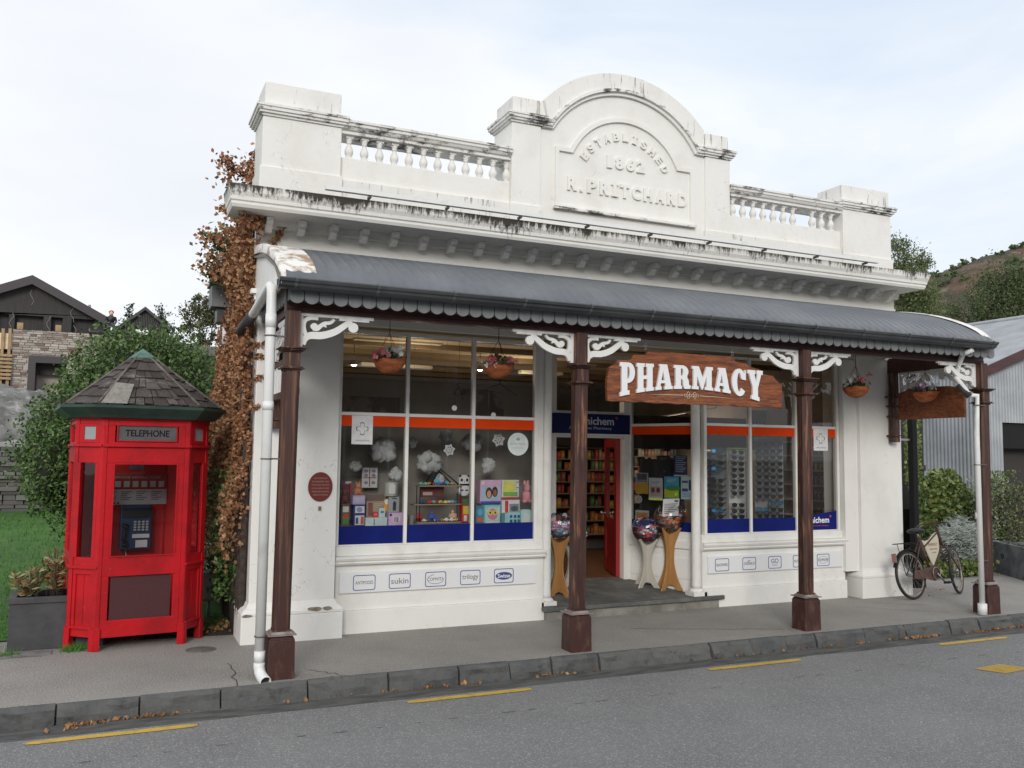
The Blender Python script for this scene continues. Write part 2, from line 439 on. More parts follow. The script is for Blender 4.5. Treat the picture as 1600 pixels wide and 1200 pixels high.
# ------------------------------------------------------------------ mesh builder
class MB:
    def __init__(s, M=None):
        s.v, s.f, s.sm = [], [], []
        s.M = M

    def add(s, vs, fs, smooth=False):
        n = len(s.v)
        s.v += [(s.M @ Vector(p)) if s.M is not None else Vector(p) for p in vs]
        s.f += [tuple(i + n for i in f) for f in fs]
        s.sm += [smooth] * len(fs)
        return s

    def box(s, x0, x1, y0, y1, z0, z1, taper=0):
        t = taper
        v = [(x0, y0, z0), (x1, y0, z0), (x1, y1, z0), (x0, y1, z0),
             (x0 + t, y0 + t, z1), (x1 - t, y0 + t, z1), (x1 - t, y1 - t, z1), (x0 + t, y1 - t, z1)]
        return s.add(v, [(0, 3, 2, 1), (4, 5, 6, 7), (0, 1, 5, 4), (1, 2, 6, 5), (2, 3, 7, 6), (3, 0, 4, 7)])

    def cbox(s, c, sx, sy, sz):
        return s.box(c[0] - sx / 2, c[0] + sx / 2, c[1] - sy / 2, c[1] + sy / 2, c[2] - sz / 2, c[2] + sz / 2)

    def prism(s, pts, y0, y1, axis='Y'):
        """a polygon in XZ (or YZ for axis X, XY for axis Z) given thickness; concave is fine (ngon caps)"""
        n = len(pts)
        def P(p, t):
            return (p[0], t, p[1]) if axis == 'Y' else ((t, p[0], p[1]) if axis == 'X' else (p[0], p[1], t))
        v = [P(p, y0) for p in pts] + [P(p, y1) for p in pts]
        a = sum(pts[i][0] * pts[(i + 1) % n][1] - pts[(i + 1) % n][0] * pts[i][1] for i in range(n))
        f = [tuple(range(n)), tuple(range(2 * n - 1, n - 1, -1))] + [((i + 1) % n, i, n + i, n + (i + 1) % n) for i in range(n)]
        if (a < 0) != (axis == 'X' or axis == 'Z'):
            f = [q[::-1] for q in f]
        if axis in 'XZ':
            pass
        return s.add(v, f)

    def strip(s, prof, x0, x1, axis='X', cap=True, n=1, smooth=False):
        """profile points (Y,Z) swept along X (or (X,Z) along Y)"""
        k = len(prof)
        xs = [x0 + (x1 - x0) * i / n for i in range(n + 1)]
        v = [((x, p[0], p[1]) if axis == 'X' else (p[0], x, p[1])) for x in xs for p in prof]
        f = [(i * k + j, i * k + j + 1, (i + 1) * k + j + 1, (i + 1) * k + j) for i in range(n) for j in range(k - 1)]
        if cap:
            f += [(i * k + k - 1, i * k, (i + 1) * k, (i + 1) * k + k - 1) for i in range(n)]
            f += [tuple(range(k)), tuple(range(n * k + k - 1, n * k - 1, -1))]
        return s.add(v, f, smooth)

    def tube(s, pts, r, n=10, cap=True, rs=None):
        pts = [Vector(p) for p in pts]
        v, f = [], []
        prev = None
        for i, p in enumerate(pts):
            if i == 0:
                d = pts[1] - p
            elif i == len(pts) - 1:
                d = p - pts[i - 1]
            else:
                d = (pts[i + 1] - p).normalized() + (p - pts[i - 1]).normalized()
            d.normalize()
            if prev is None:
                a = d.orthogonal().normalized()
            else:
                a = (prev - d * prev.dot(d))
                a = a.normalized() if a.length > 1e-6 else d.orthogonal().normalized()
            prev = a
            b = d.cross(a)
            rr = rs[i] if rs else r
            for k in range(n):
                t = 2 * PI * k / n
                v.append(p + (a * math.cos(t) + b * math.sin(t)) * rr)
        for i in range(len(pts) - 1):
            for k in range(n):
                f.append((i * n + k, i * n + (k + 1) % n, (i + 1) * n + (k + 1) % n, (i + 1) * n + k))
        s.add(v, f, True)
        if cap:
            m0 = len(s.v) - len(v)
            s.f += [tuple(m0 + k for k in range(n))[::-1], tuple(m0 + (len(pts) - 1) * n + k for k in range(n))]
            s.sm += [False, False]
        return s

    def lathe(s, prof, c, n=16, cap=True, smooth=True):
        """profile (r,z) spun round the vertical through c"""
        k = len(prof)
        v = [(c[0] + r * math.cos(2 * PI * i / n), c[1] + r * math.sin(2 * PI * i / n), c[2] + z) for i in range(n) for r, z in prof]
        f = [(i * k + j, ((i + 1) % n) * k + j, ((i + 1) % n) * k + j + 1, i * k + j + 1) for i in range(n) for j in range(k - 1)]
        s.add(v, f, smooth)
        if cap:
            m0 = len(s.v) - len(v)
            s.f += [tuple(m0 + i * k for i in range(n))[::-1], tuple(m0 + i * k + k - 1 for i in range(n))]
            s.sm += [False, False]
        return s

    def torus(s, c, Rr, r, u=(1, 0, 0), w_=(0, 0, 1), n=40, m_=8, a0=0, a1=2 * PI):
        u, w_ = Vector(u), Vector(w_)
        closed = abs(a1 - a0 - 2 * PI) < 1e-6
        k = n if closed else n + 1
        pts = [Vector(c) + (u * math.cos(a0 + (a1 - a0) * i / n) + w_ * math.sin(a0 + (a1 - a0) * i / n)) for i in range(k)]
        nn = u.cross(w_)
        v = []
        for i in range(k):
            a = a0 + (a1 - a0) * i / n
            d = u * math.cos(a) + w_ * math.sin(a)
            for j in range(m_):
                b = 2 * PI * j / m_
                v.append(Vector(c) + d * (Rr + r * math.cos(b)) + nn * r * math.sin(b))
        f = []
        for i in range(n if closed else n):
            i2 = (i + 1) % k
            for j in range(m_):
                f.append((i * m_ + j, i * m_ + (j + 1) % m_, i2 * m_ + (j + 1) % m_, i2 * m_ + j))
        return s.add(v, f, True)

    def ball(s, c, r, seg=10, sq=(1, 1, 1), lump=0, seed=0):
        v, f = [], []
        rings = seg // 2 + 1
        for i in range(rings + 1):
            th = PI * i / rings
            for k in range(seg):
                ph = 2 * PI * k / seg
                d = Vector((math.sin(th) * math.cos(ph), math.sin(th) * math.sin(ph), math.cos(th)))
                q = r * (1 + (lump * noise.noise(d * 2.2 + Vector((seed * 3.1, seed, 0))) if lump else 0))
                v.append((c[0] + d.x * q * sq[0], c[1] + d.y * q * sq[1], c[2] + d.z * q * sq[2]))
        for i in range(rings):
            for k in range(seg):
                f.append((i * seg + k, (i + 1) * seg + k, (i + 1) * seg + (k + 1) % seg, i * seg + (k + 1) % seg))
        return s.add(v, f, True)

    def stroke(s, pts, ws, y0, y1):
        """a flat ribbon in XZ of changing width, given thickness y0..y1"""
        P = [Vector((p[0], 0, p[1])) for p in pts]
        Lf, Rt = [], []
        for i, p in enumerate(P):
            d = (P[min(i + 1, len(P) - 1)] - P[max(i - 1, 0)]).normalized()
            nrm = Vector((-d.z, 0, d.x))
            ww = ws[i] if isinstance(ws, (list, tuple)) else ws
            Lf.append(p + nrm * ww / 2)
            Rt.append(p - nrm * ww / 2)
        v, f = [], []
        for a, b in zip(Lf, Rt):
            v += [(a.x, y0, a.z), (b.x, y0, b.z), (b.x, y1, b.z), (a.x, y1, a.z)]
        for i in range(len(P) - 1):
            for k in range(4):
                f.append((i * 4 + k, (i + 1) * 4 + k, (i + 1) * 4 + (k + 1) % 4, i * 4 + (k + 1) % 4))
        f += [(0, 1, 2, 3), tuple(len(v) - 4 + k for k in (3, 2, 1, 0))]
        return s.add(v, f)

    def build(s, name, m_, parent=None, bevel=0, smooth=None, world=True, seg=2):
        me = bpy.data.meshes.new(name)
        inv = WM[parent.name].inverted() if (parent is not None and world) else None
        vv = [(inv @ p) for p in s.v] if inv is not None else s.v
        me.from_pydata([tuple(p) for p in vv], [], s.f)
        for p, q in zip(me.polygons, s.sm):
            p.use_smooth = q if smooth is None else smooth
        me.materials.append(m_)
        me.update()
        o = bpy.data.objects.new(name, me)
        COL.objects.link(o)
        if parent is not None:
            o.parent = parent
            WM[o.name] = WM[parent.name]
        else:
            WM[o.name] = Matrix()
        if bevel:
            b = o.modifiers.new('bevel', 'BEVEL')
            b.width = bevel
            b.segments = seg
            b.limit_method = 'ANGLE'
            b.angle_limit = R(40)
        return o


WM = {}


def tag(o, label=None, cat=None, group=None, kind=None):
    if label:
        o['label'] = label
    if cat:
        o['category'] = cat
    if group:
        o['group'] = group
    if kind:
        o['kind'] = kind
    return o


def thing(name, label, cat, loc=(0, 0, 0), rotz=0, group=None, rot=None):
    o = bpy.data.objects.new(name, None)
    COL.objects.link(o)
    o.empty_display_size = .1
    o.location = loc
    o.rotation_euler = rot if rot else (0, 0, rotz)
    WM[o.name] = Matrix.Translation(Vector(loc)) @ o.rotation_euler.to_matrix().to_4x4()
    return tag(o, label, cat, group)


def solo(mb, name, m_, label, cat, group=None, bevel=0, origin=None, smooth=None):
    """a thing that is one mesh; its origin at its base"""
    if origin is None:
        xs = [p.x for p in mb.v]
        ys = [p.y for p in mb.v]
        origin = Vector(((min(xs) + max(xs)) / 2, (min(ys) + max(ys)) / 2, min(p.z for p in mb.v)))
    origin = Vector(origin)
    mb.v = [p - origin for p in mb.v]
    o = mb.build(name, m_, None, bevel, smooth)
    o.location = origin
    WM[o.name] = Matrix.Translation(origin)
    return tag(o, label, cat, group)


def struct(mb, name, m_, smooth=None):
    return tag(mb.build(name, m_, None, 0, smooth), kind='structure')


def copy_tree(o, parent=None):
    c = o.copy()
    COL.objects.link(c)
    c.parent = parent
    for ch in list(o.children):
        copy_tree(ch, c)
    return c


def F(o, x=(1, 0, 0), z=(0, 0, 1)):
    """frame: local X right along x, local Z up, local Y into the surface"""
    x, z = Vector(x).normalized(), Vector(z).normalized()
    y = z.cross(x)
    M = Matrix((x, y, z)).transposed().to_4x4()
    M.translation = Vector(o)
    return M


def curve_mesh(splines, ext):
    cu = bpy.data.curves.new('c', 'CURVE')
    cu.dimensions = '2D'
    cu.fill_mode = 'BOTH'
    cu.extrude = ext / 2
    for pts in splines:
        sp = cu.splines.new('POLY')
        sp.points.add(len(pts) - 1)
        for q, p in zip(sp.points, pts):
            q.co = (p[0], p[1], 0, 1)
        sp.use_cyclic_u = True
    return _conv(cu)


def _conv(cu):
    o = bpy.data.objects.new('tmp', cu)
    COL.objects.link(o)
    dg = bpy.context.evaluated_depsgraph_get()
    dg.update()
    me = bpy.data.meshes.new_from_object(o.evaluated_get(dg))
    vs = [v.co.copy() for v in me.vertices]
    fs = [tuple(p.vertices) for p in me.polygons]
    bpy.data.objects.remove(o)
    bpy.data.meshes.remove(me)
    return vs, fs


def text_geo(s, ext=.01, bold=0.0, spacing=1.0):
    cu = bpy.data.curves.new('t', 'FONT')
    cu.body = s
    cu.size = 1
    cu.offset = bold
    cu.extrude = ext / 2
    cu.resolution_u = 3
    cu.space_character = spacing
    return _conv(cu)


def text(mb, s, x0, x1, z0, z1, y=0, ext=.004, bold=0, spacing=1.0):
    """writing fitted into the rectangle x0..x1, z0..z1 of the builder's frame, standing proud of y"""
    vs_, fs = text_geo(s, 1, bold, spacing)
    a, b = min(v.x for v in vs_), max(v.x for v in vs_)
    c, d = min(v.y for v in vs_), max(v.y for v in vs_)
    q = [(x0 + (v.x - a) / (b - a) * (x1 - x0), y - (v.z + .5) * ext, z0 + (v.y - c) / (d - c) * (z1 - z0)) for v in vs_]
    mb.add(q, fs)
    return mb


def rrect(x0, x1, z0, z1, r, n=4):
    p = []
    for cx, cz, a in ((x1 - r, z1 - r, 0), (x0 + r, z1 - r, 90), (x0 + r, z0 + r, 180), (x1 - r, z0 + r, 270)):
        for i in range(n + 1):
            t = R(a + 90 * i / n)
            p.append((cx + r * math.cos(t), cz + r * math.sin(t)))
    return p


def ring(mb, outer, inner, y0, y1):
    n = len(outer)
    v = [(p[0], y0, p[1]) for p in outer] + [(p[0], y0, p[1]) for p in inner] + [(p[0], y1, p[1]) for p in outer] + [(p[0], y1, p[1]) for p in inner]
    f = []
    for i in range(n):
        j = (i + 1) % n
        f += [(i, j, n + j, n + i), (j, i, 2 * n + i, 2 * n + j), (n + i, n + j, 3 * n + j, 3 * n + i)]
    mb.add(v, f)
    return mb


def ell(cx, cz, a, b, n=24):
    return [(cx + a * math.cos(2 * PI * i / n), cz + b * math.sin(2 * PI * i / n)) for i in range(n)]


# ================================================================== ground
b = MB()
b.add([(-60, -60, -.12), (90, -60, -.12), (90, -.10, -.12), (-60, -.10, -.12)], [(0, 1, 2, 3)])
struct(b, 'road', m_asph)
b = MB()
xs = [-12 + i * .25 for i in range(113)]
v, f = [], []
for i, x in enumerate(xs):
    for j, (y, z) in enumerate(((-.262, -.116), (-.33, -.114), (-.40, -.115), (-.47, -.1195))):
        q = noise.noise(Vector((x * 2.1, y * 9, 0)))
        v.append((x, y + (q * .03 if j == 3 else 0), z + (q * .006 if 0 < j < 3 else 0)))
for i in range(len(xs) - 1):
    for j in range(3):
        f.append((i * 4 + j, i * 4 + 4 + j, i * 4 + 5 + j, i * 4 + 1 + j)[::-1])
b.add(v, f, True)
struct(b, 'gutter_channel', m_chan)
b = MB()
b.add([(-60, -.168, 0), (90, -.168, 0), (90, 3.2, 0), (-60, 3.2, 0), (-60, -.168, -.15), (90, -.168, -.15)], [(0, 1, 2, 3), (4, 5, 1, 0)])
struct(b, 'pavement', m_pave)
b = MB()
b.add([(-500, 3.1, -.02), (800, 3.1, -.02), (800, 900, -.02), (-500, 900, -.02)], [(0, 1, 2, 3)])
b.add([(-500, -400, -.16), (800, -400, -.16), (800, -30, -.16), (-500, -30, -.16)], [(0, 1, 2, 3)])
struct(b, 'ground', m_slope)
# kerb of hewn stones
rk = random.Random(3)
b = MB()
x = -7.0
while x < 13:
    Lk = rk.uniform(.34, .62)
    nx = 10
    y0 = -.235 + rk.uniform(-.012, .012)
    zt = .003 + rk.uniform(-.004, .008)
    prof = [(-.165, -.13), (-.165, zt - .006), (-.178, zt), (y0 + .02, zt), (y0, zt - .022), (y0 - .012, -.06), (y0 - .022, -.14)]
    v, f = [], []
    sd_ = rk.uniform(0, 99)
    for i in range(nx + 1):
        xx = x + .006 + (Lk - .012) * i / nx
        for j, (yy, zz) in enumerate(prof):
            q = noise.noise(Vector((xx * 7 + sd_, j * 1.7, zz * 9)))
            e = .012 if i in (0, nx) and 2 < j < 6 else 0
            v.append((xx, yy + (q * .030 if j > 2 else 0) + e, zz + (q * .014 if 3 <= j < 6 else 0)))
    k = len(prof)
    f = [(i * k + j, i * k + j + 1, (i + 1) * k + j + 1, (i + 1) * k + j) for i in range(nx) for j in range(k - 1)]
    f += [tuple(range(k)), tuple(range(nx * k + k - 1, nx * k - 1, -1))]
    b.add(v, f)
    x += Lk
struct(b, 'kerb', m_kerb)
# yellow broken line
b = MB()
for x0, x1 in ((-4.0, -3.0), (-1.57, -.62), (.757, 1.705), (3.30, 4.26), (5.92, 6.84), (8.6, 9.5), (11.2, 12.1)):
    n = 14
    v = []
    for i in range(n + 1):
        xx = x0 + (x1 - x0) * i / n
        q = noise.noise(Vector((xx * 5, 0, 0))) * .006
        e = .012 if i in (0, n) else 0
        v += [(xx, -.585 + q + e, -.116), (xx, -.517 + q - e, -.116)]
    b.add(v, [(2 * i, 2 * i + 2, 2 * i + 3, 2 * i + 1) for i in range(n)])
struct(b, 'road_marking', m_yel)
p0_, p1_ = at(1525, 1045, 0), at(1563, 1037, 0)
def onz(u, v, z):
    d = right * ((u - 800) / FPX) + up * ((600 - v) / FPX) + fwd
    return Vector((CX, CY, CZ)) + d * ((z - CZ) / d.z)
b = MB()
q = [onz(1522, 1045, -.115), onz(1572, 1052, -.115), onz(1612, 1044, -.115), onz(1562, 1037.5, -.115)]
for i in range(9):
    for j in range(9):
        s0, s1, t0, t1 = (i + .08) / 9, (i + .92) / 9, (j + .08) / 9, (j + .92) / 9
        P = lambda s_, t_: (q[0] * (1 - s_) + q[1] * s_) * (1 - t_) + (q[3] * (1 - s_) + q[2] * s_) * t_
        b.add([P(s0, t0), P(s1, t0), P(s1, t1), P(s0, t1)], [(0, 1, 2, 3)])
struct(b, 'road_marking', m_yel)
# cracks and joints of the pavement: thin dark slots
b = MB()
rk = random.Random(5)
for (x0, y0, x1, y1) in ((-.34, -.17, -.30, .55), (3.3, .6, 4.6, .05), (6.2, .75, 6.9, .15), (6.6, .9, 7.1, .55), (-2.6, 1.45, -1.6, 1.28), (.45, -.17, .2, .12)):
    pts = []
    for i in range(9):
        t = i / 8
        pts.append((x0 + (x1 - x0) * t + rk.uniform(-.02, .02), y0 + (y1 - y0) * t + rk.uniform(-.02, .02)))
    for a, c in zip(pts, pts[1:]):
        d = Vector((c[0] - a[0], c[1] - a[1])).normalized() * .0035
        b.add([(a[0] - d.y, a[1] + d.x, .0035), (a[0] + d.y, a[1] - d.x, .0035), (c[0] + d.y, c[1] - d.x, .0035), (c[0] - d.y, c[1] + d.x, .0035)], [(0, 1, 2, 3)])
struct(b, 'pavement_crack', mat('crack', (.05, .048, .045), .95))
b = MB().lathe([(.118, -.01), (.118, .004), (.11, .006), (0.001, .006)], (-.46, 1.10, 0), 24, cap=False)
solo(b, 'manhole_cover', mat('manhole_iron', (.16, .15, .14), .7, col2=(.10, .09, .085), scale=20), 'small round dull access cover set in the pavement beside the red booth', 'manhole cover')


def terr(x, y):
    if y < 2.0:
        z = 0
    elif y < 12:
        z = .46 * (y - 2.0) / 10
    elif y < 12.35:
        z = .46 + 1.05 * (y - 12) / .35
    elif y < 38:
        z = 1.51 + 2.45 * (y - 12.35) / 25.65 + .25 * noise.noise(Vector((x * .5, y * .35, 0))) * min(1, (y - 12.35) / 3)
    else:
        z = 3.96
    return z


def grid(xs, ys, fz, name, m_, kind='structure'):
    b = MB()
    v = [(x, y, fz(x, y)) for y in ys for x in xs]
    n = len(xs)
    f = [(j * n + i, j * n + i + 1, (j + 1) * n + i + 1, (j + 1) * n + i) for j in range(len(ys) - 1) for i in range(n - 1)]
    b.add(v, f, True)
    return tag(b.build(name, m_), kind=kind)


xsl = [-14 + i * .4 for i in range(35)]
grid(xsl + [-.12], [1.98 + .5 * i for i in range(21)], lambda x, y: terr(x, y) + .012, 'lawn', m_grass)
grid([-40 + i for i in range(52)], [12.3 + .6 * i for i in range(60)] + [60, 90], terr, 'gravel_slope', m_slope)
# grass blades on the visible lawn
rg = random.Random(11)
b = MB()
for i in range(9000):
    y = 2.05 + 9.5 * rg.random() ** 1.6
    x = CX + (y - CY) * rg.uniform(-.17, .06)
    if x > -.3:
        continue
    z = terr(x, y) + .01
    a = rg.uniform(0, 2 * PI)
    h = rg.uniform(.02, .045) * (1 + .05 * y)
    wd = .004 * (1 + .12 * y)
    dx, dy = math.cos(a) * wd, math.sin(a) * wd
    lx, ly = rg.uniform(-.5, .5) * h, rg.uniform(-.5, .5) * h
    b.add([(x - dx, y - dy, z), (x + dx, y + dy, z), (x + lx, y + ly, z + h)], [(0, 1, 2)])
tag(b.build('grass', m_blade), 'short mown green grass on the lawn left of the booth', 'grass', kind='stuff')

# hill on the right, far off
def hillz(x, y):
    d = Vector((x - 175, (y - 105) * 1.0))
    rr = math.hypot(d.x / 75, d.y / 62)
    base = 45 * max(0, 1 - rr * rr) ** .8 if rr < 1 else 0
    return -1 + base + (2.2 * noise.fractal(Vector((x * .06, y * .06, 3)), 1, 2, 5) if rr < 1.05 else 0)


grid([80 + i * 2 for i in range(90)], [40 + i * 2 for i in range(70)], hillz, 'hill', m_hill)


# ================================================================== pharmacy building
bld = thing('pharmacy_building', 'old white rendered shop with balustraded parapet, arched centre gable and iron verandah', 'shop building', (3.7, 1.3, 0))
PX = [-.01, 2.40, 4.85, 7.30]
Yf = 1.30

# --- front wall pieces
b = MB()
b.box(-.08, 7.48, 1.30, 1.62, 2.76, 3.545)
b.box(-.08, 7.48, 1.31, 1.62, 3.545, 3.80)
b.build('frieze_wall', m_frieze, bld)
b = MB()
b.strip([(1.30, 3.40), (1.283, 3.405), (1.283, 3.43), (1.30, 3.435)], -.085, 7.485)
b.strip([(1.30, 3.545), (1.26, 3.55), (1.26, 3.57), (1.245, 3.585), (1.235, 3.62), (1.30, 3.62)], -.12, 7.51)
b.build('bed_moulding', m_wall, bld)
# side walls and low roof behind
b = MB()
b.box(-.08, .1, 1.62, 3.6, -.02, 3.25)
b.box(-.08, .75, 3.6, 3.75, -.02, 3.25)
b.box(.6, .75, 3.75, 9.3, -.02, 3.25)
b.box(7.30, 7.48, 1.62, 9.5, -.02, 3.25)
b.box(.6, 7.30, 9.3, 9.5, -.02, 3.25)
b.build('side_wall', m_wall, bld)
b = MB().box(-.1, 7.5, 1.63, 3.8, 3.25, 3.33)
b.box(.58, 7.5, 3.8, 9.6, 3.25, 3.33)
b.build('roof', m_corrr, bld)

# --- pilasters
def pilaster(x0, x1, left):
    b = MB()
    b.box(x0, x1, 1.22, 1.62, .30, 2.92)
    o = b.build('pilaster', m_low, bld, bevel=.006)
    e = .065
    b = MB()
    b.box(x0 - e, x1 + e, 1.155, 1.60, -.02, .225)
    o1 = b.build('pilaster_base', m_low, o, bevel=.008)
    b = MB()
    prof = [(0, .228), (0, .25), (.02, .275), (.045, .29), (.062, .33)]
    # flared moulding on three sides
    v = []
    for dy, z in prof:
        v += [(x0 - e + dy, 1.62, z), (x0 - e + dy, 1.155 + dy, z), (x1 + e - dy, 1.155 + dy, z), (x1 + e - dy, 1.62, z)]
    f = []
    for i in range(len(prof) - 1):
        for k in range(3):
            f.append((i * 4 + k, i * 4 + k + 1, i * 4 + 5 + k, i * 4 + 4 + k))
    f.append((0, 3, 2, 1))
    b.add(v, f)
    b.build('base_moulding', m_low, o)
    b = MB()
    for (dz, ee, h) in ((2.78, .02, .03), (2.90, .045, .05), (2.95, .075, .04)):
        b.box(x0 - ee, x1 + ee, 1.22 - ee, 1.60, dz, dz + h)
    b.build('pilaster_capital', m_wall, o)


pilaster(-.085, .64, True)
pilaster(6.80, 7.46, False)
b = MB()
b.box(6.60, 6.80, 1.27, 1.6, .30, 2.76)
b.build('wall_return', m_low, bld)
# worn patches on the left pilaster base (bare render)
m_bare = mat('bare_render', (.32, .27, .21), .95, col2=(.16, .13, .10), scale=25, bump=.6)
rk = random.Random(8)
for cx, cz, w_, h_ in ((.46, .262, .075, .022), (.57, .262, .045, .016), (-.10, .235, .05, .012), (2.80, .205, .05, .01)):
    pts = [(cx + w_ * math.cos(t) * rk.uniform(.7, 1.1), cz + h_ * math.sin(t) * rk.uniform(.6, 1.1)) for t in [2 * PI * i / 11 for i in range(11)]]
    if cx < 1:
        MB().prism(pts, 1.149, 1.158).build('bare_patch', m_bare, bld)

# --- bulkheads under the windows
def bulkhead(x0, x1):
    b = MB()
    b.box(x0, x1, 1.285, 1.40, -.02, .20)
    b.box(x0, x1, 1.315, 1.40, .20, .60)
    o = b.build('bulkhead', m_low, bld, bevel=.004)
    b = MB()
    b.strip([(1.315, .598), (1.285, .603), (1.275, .62), (1.285, .632), (1.27, .64), (1.262, .66), (1.275, .675), (1.34, .68), (1.34, .598)], x0 - .01, x1 + .01)
    b.build('sill_moulding', m_white, o)
    b = MB().box(x0, x1, 1.325, 1.42, .68, .765)
    b.build('sill', m_white, o, bevel=.004)
    return o


bulkhead(.665, 2.72)
bulkhead(4.62, 6.63)

# --- shop windows
def window(x0, x1, mull, name='shop_window', M=None, z0=.765, zr=1.94, z1=2.72, w_=.032, side=.035):
    """bay of panes with one rail; frame bars are one part, each pane with its vinyl strips another"""
    b = MB(M)
    y0, y1 = (1.335, 1.40) if M is None else (0, .06)
    b.box(x0, x0 + side, y0, y1, z0, z1)
    b.box(x1 - side, x1, y0, y1, z0, z1)
    for q in mull:
        b.box(q - w_ / 2, q + w_ / 2, y0 + .004, y1 - .004, z0, z1)
    edges = [x0 + side] + [t for q in mull for t in (q - w_ / 2, q + w_ / 2)] + [x1 - side]
    for a, c in zip(edges[::2], edges[1::2]):
        b.box(a, c, y0 + .012, y1 - .01, zr, zr + .03)
        b.box(a, c, y0 + .012, y1 - .01, z0, z0 + .012)
        b.box(a, c, y0 + .012, y1 - .01, z1 - .03, z1)
    o = b.build(name, m_white, bld, bevel=.003)
    for a, c in zip(edges[::2], edges[1::2]):
        b = MB(M)
        ym = y0 + .03
        b.add([(a, ym, z0 + .012), (c, ym, z0 + .012), (c, ym, z1 - .03), (a, ym, z1 - .03)], [(0, 1, 2, 3)])
        b.build('pane', m_glass, o)
    return o, edges


wl, el = window(.655, 2.66, (1.31, 1.975), 'shop_window')
wr, er = window(4.665, 6.59, (5.30, 5.955), 'shop_window')
b = MB()
b.box(.648, .655, 1.34, 1.40, .765, 2.72)
b.box(2.66, 2.715, 1.33, 1.40, .60, 2.76)
b.build('corner_board', m_white, bld)


def vinyl(edges, M, y, orange=True, blue=True, hb=.94, win=None, z0=.777):
    for a, c in zip(edges[::2], edges[1::2]):
        if orange:
            MB(M).add([(a, y, 1.845), (c, y, 1.845), (c, y, 1.938), (a, y, 1.938)], [(0, 1, 2, 3)]).build('orange_band', m_orange, win)
        if blue:
            MB(M).add([(a, y, z0), (c, y, z0), (c, y, hb), (a, y, hb)], [(0, 1, 2, 3)]).build('blue_band', m_blue, win)


vinyl(el, None, 1.361, win=wl)
vinyl(er[:4], None, 1.361, hb=.925, win=wr)
a, c = er[4], er[5]
MB().add([(a, 1.361, 1.845), (c, 1.361, 1.845), (c, 1.361, 1.938), (a, 1.361, 1.938)], [(0, 1, 2, 3)]).build('orange_band', m_orange, wr)
MB().add([(a, 1.361, .777), (c, 1.361, .777), (c, 1.361, .995), (a, 1.361, .915)], [(0, 1, 2, 3)]).build('blue_band', m_blue, wr)
b = MB()
text(b, 'Unichem', 6.10, 6.44, .855, .925, 1.3605, .001, .02)
b.build('window_lettering', m_letter, wr)
b = MB()
text(b, 'Arrowtown Pharmacy', 6.20, 6.43, .815, .832, 1.3605, .001, .01)
ring(b, ell(6.46, .93, .014, .014, 10), ell(6.46, .93, .005, .005, 10), 1.359, 1.3605)
b.build('window_lettering', mat('orange_letter', (.5, .09, .03), .5), wr)

# --- recessed entry: splays, door frame, ceiling
DY = 2.2
SL0, SL1 = Vector((2.72, 1.42, 0)), Vector((3.22, DY, 0))
SR0, SR1 = Vector((4.62, 1.42, 0)), Vector((4.24, DY, 0))
for s0, s1, side in ((SL0, SL1, 0), (SR1, SR0, 1)):
    M = F(s0, (s1 - s0))
    Ls = (s1 - s0).length
    b = MB(M)
    b.box(0, Ls, 0, .08, .05, .60)
    b.box(.04, Ls - .04, -.006, 0, .27, .50)
    o = b.build('bulkhead', m_low, bld, bevel=.003)
    b = MB(M).box(0, Ls, -.02, .08, .60, .68)
    b.box(0, Ls, .0, .08, .68, .765)
    b.build('sill_moulding', m_white, o)
    ws, es = window(0, Ls, (), 'entry_window', M)
    vinyl(es, M, .022, win=ws, hb=.88)
    if side:
        MS, LS, WS = M, Ls, ws
b = MB()
b.box(3.20, 3.30, DY - .02, DY + .08, .10, 2.76)
b.box(4.17, 4.27, DY - .02, DY + .08, .10, 2.76)
b.box(3.30, 4.17, DY, DY + .06, 1.80, 1.845)
b.box(3.30, 4.17, DY, DY + .06, 2.07, 2.10)
b.box(3.30, 4.17, DY, DY + .06, 2.70, 2.76)
dfr = b.build('door_frame', m_white, bld, bevel=.004)
MB().add([(3.30, DY + .03, 2.10), (4.17, DY + .03, 2.10), (4.17, DY + .03, 2.70), (3.30, DY + .03, 2.70)], [(0, 1, 2, 3)]).build('pane', m_glass, dfr)
# open red door, swung inwards on the right jamb
M = F((4.165, DY + .06, .22), (.35, .94, 0))
b = MB(M)
b.box(0, .12, 0, .045, 0, 1.58)
b.box(.68, .80, 0, .045, 0, 1.58)
b.box(.12, .68, .004, .041, 0, .16)
b.box(.12, .68, .012, .033, .16, .52)
b.box(.12, .68, .004, .041, .52, .64)
b.box(.12, .68, .004, .041, 1.48, 1.58)
door = b.build('door', mat('door_red_paint', (.30, .010, .012), .4), bld, bevel=.003)
MB(M).add([(.12, .02, .64), (.68, .02, .64), (.68, .02, 1.48), (.12, .02, 1.48)], [(0, 1, 2, 3)]).build('pane', m_glass, door)
MB(M).ball((.73, .085, .68), .025).box(.72, .74, .045, .085, .67, .69).build('door_handle', m_metal, door)
# step and entry floor
b = MB()
b.prism([(2.69, 1.28), (2.70, 1.21), (4.86, 1.25), (4.88, 1.30), (4.75, 1.44), (4.30, 2.32), (3.15, 2.32), (2.70, 1.44)][::-1], .085, .125, 'Z')
v = b.v
for p in v:
    if p.y > 1.5:
        p.z += .095
stp = b.build('entry_step', m_step, bld, bevel=.006)
MB().prism([(2.72, 1.28), (2.73, 1.235), (4.80, 1.275), (4.74, 1.5), (2.74, 1.5)][::-1], -.02, .085, 'Z').build('step_riser', m_stepc, stp)
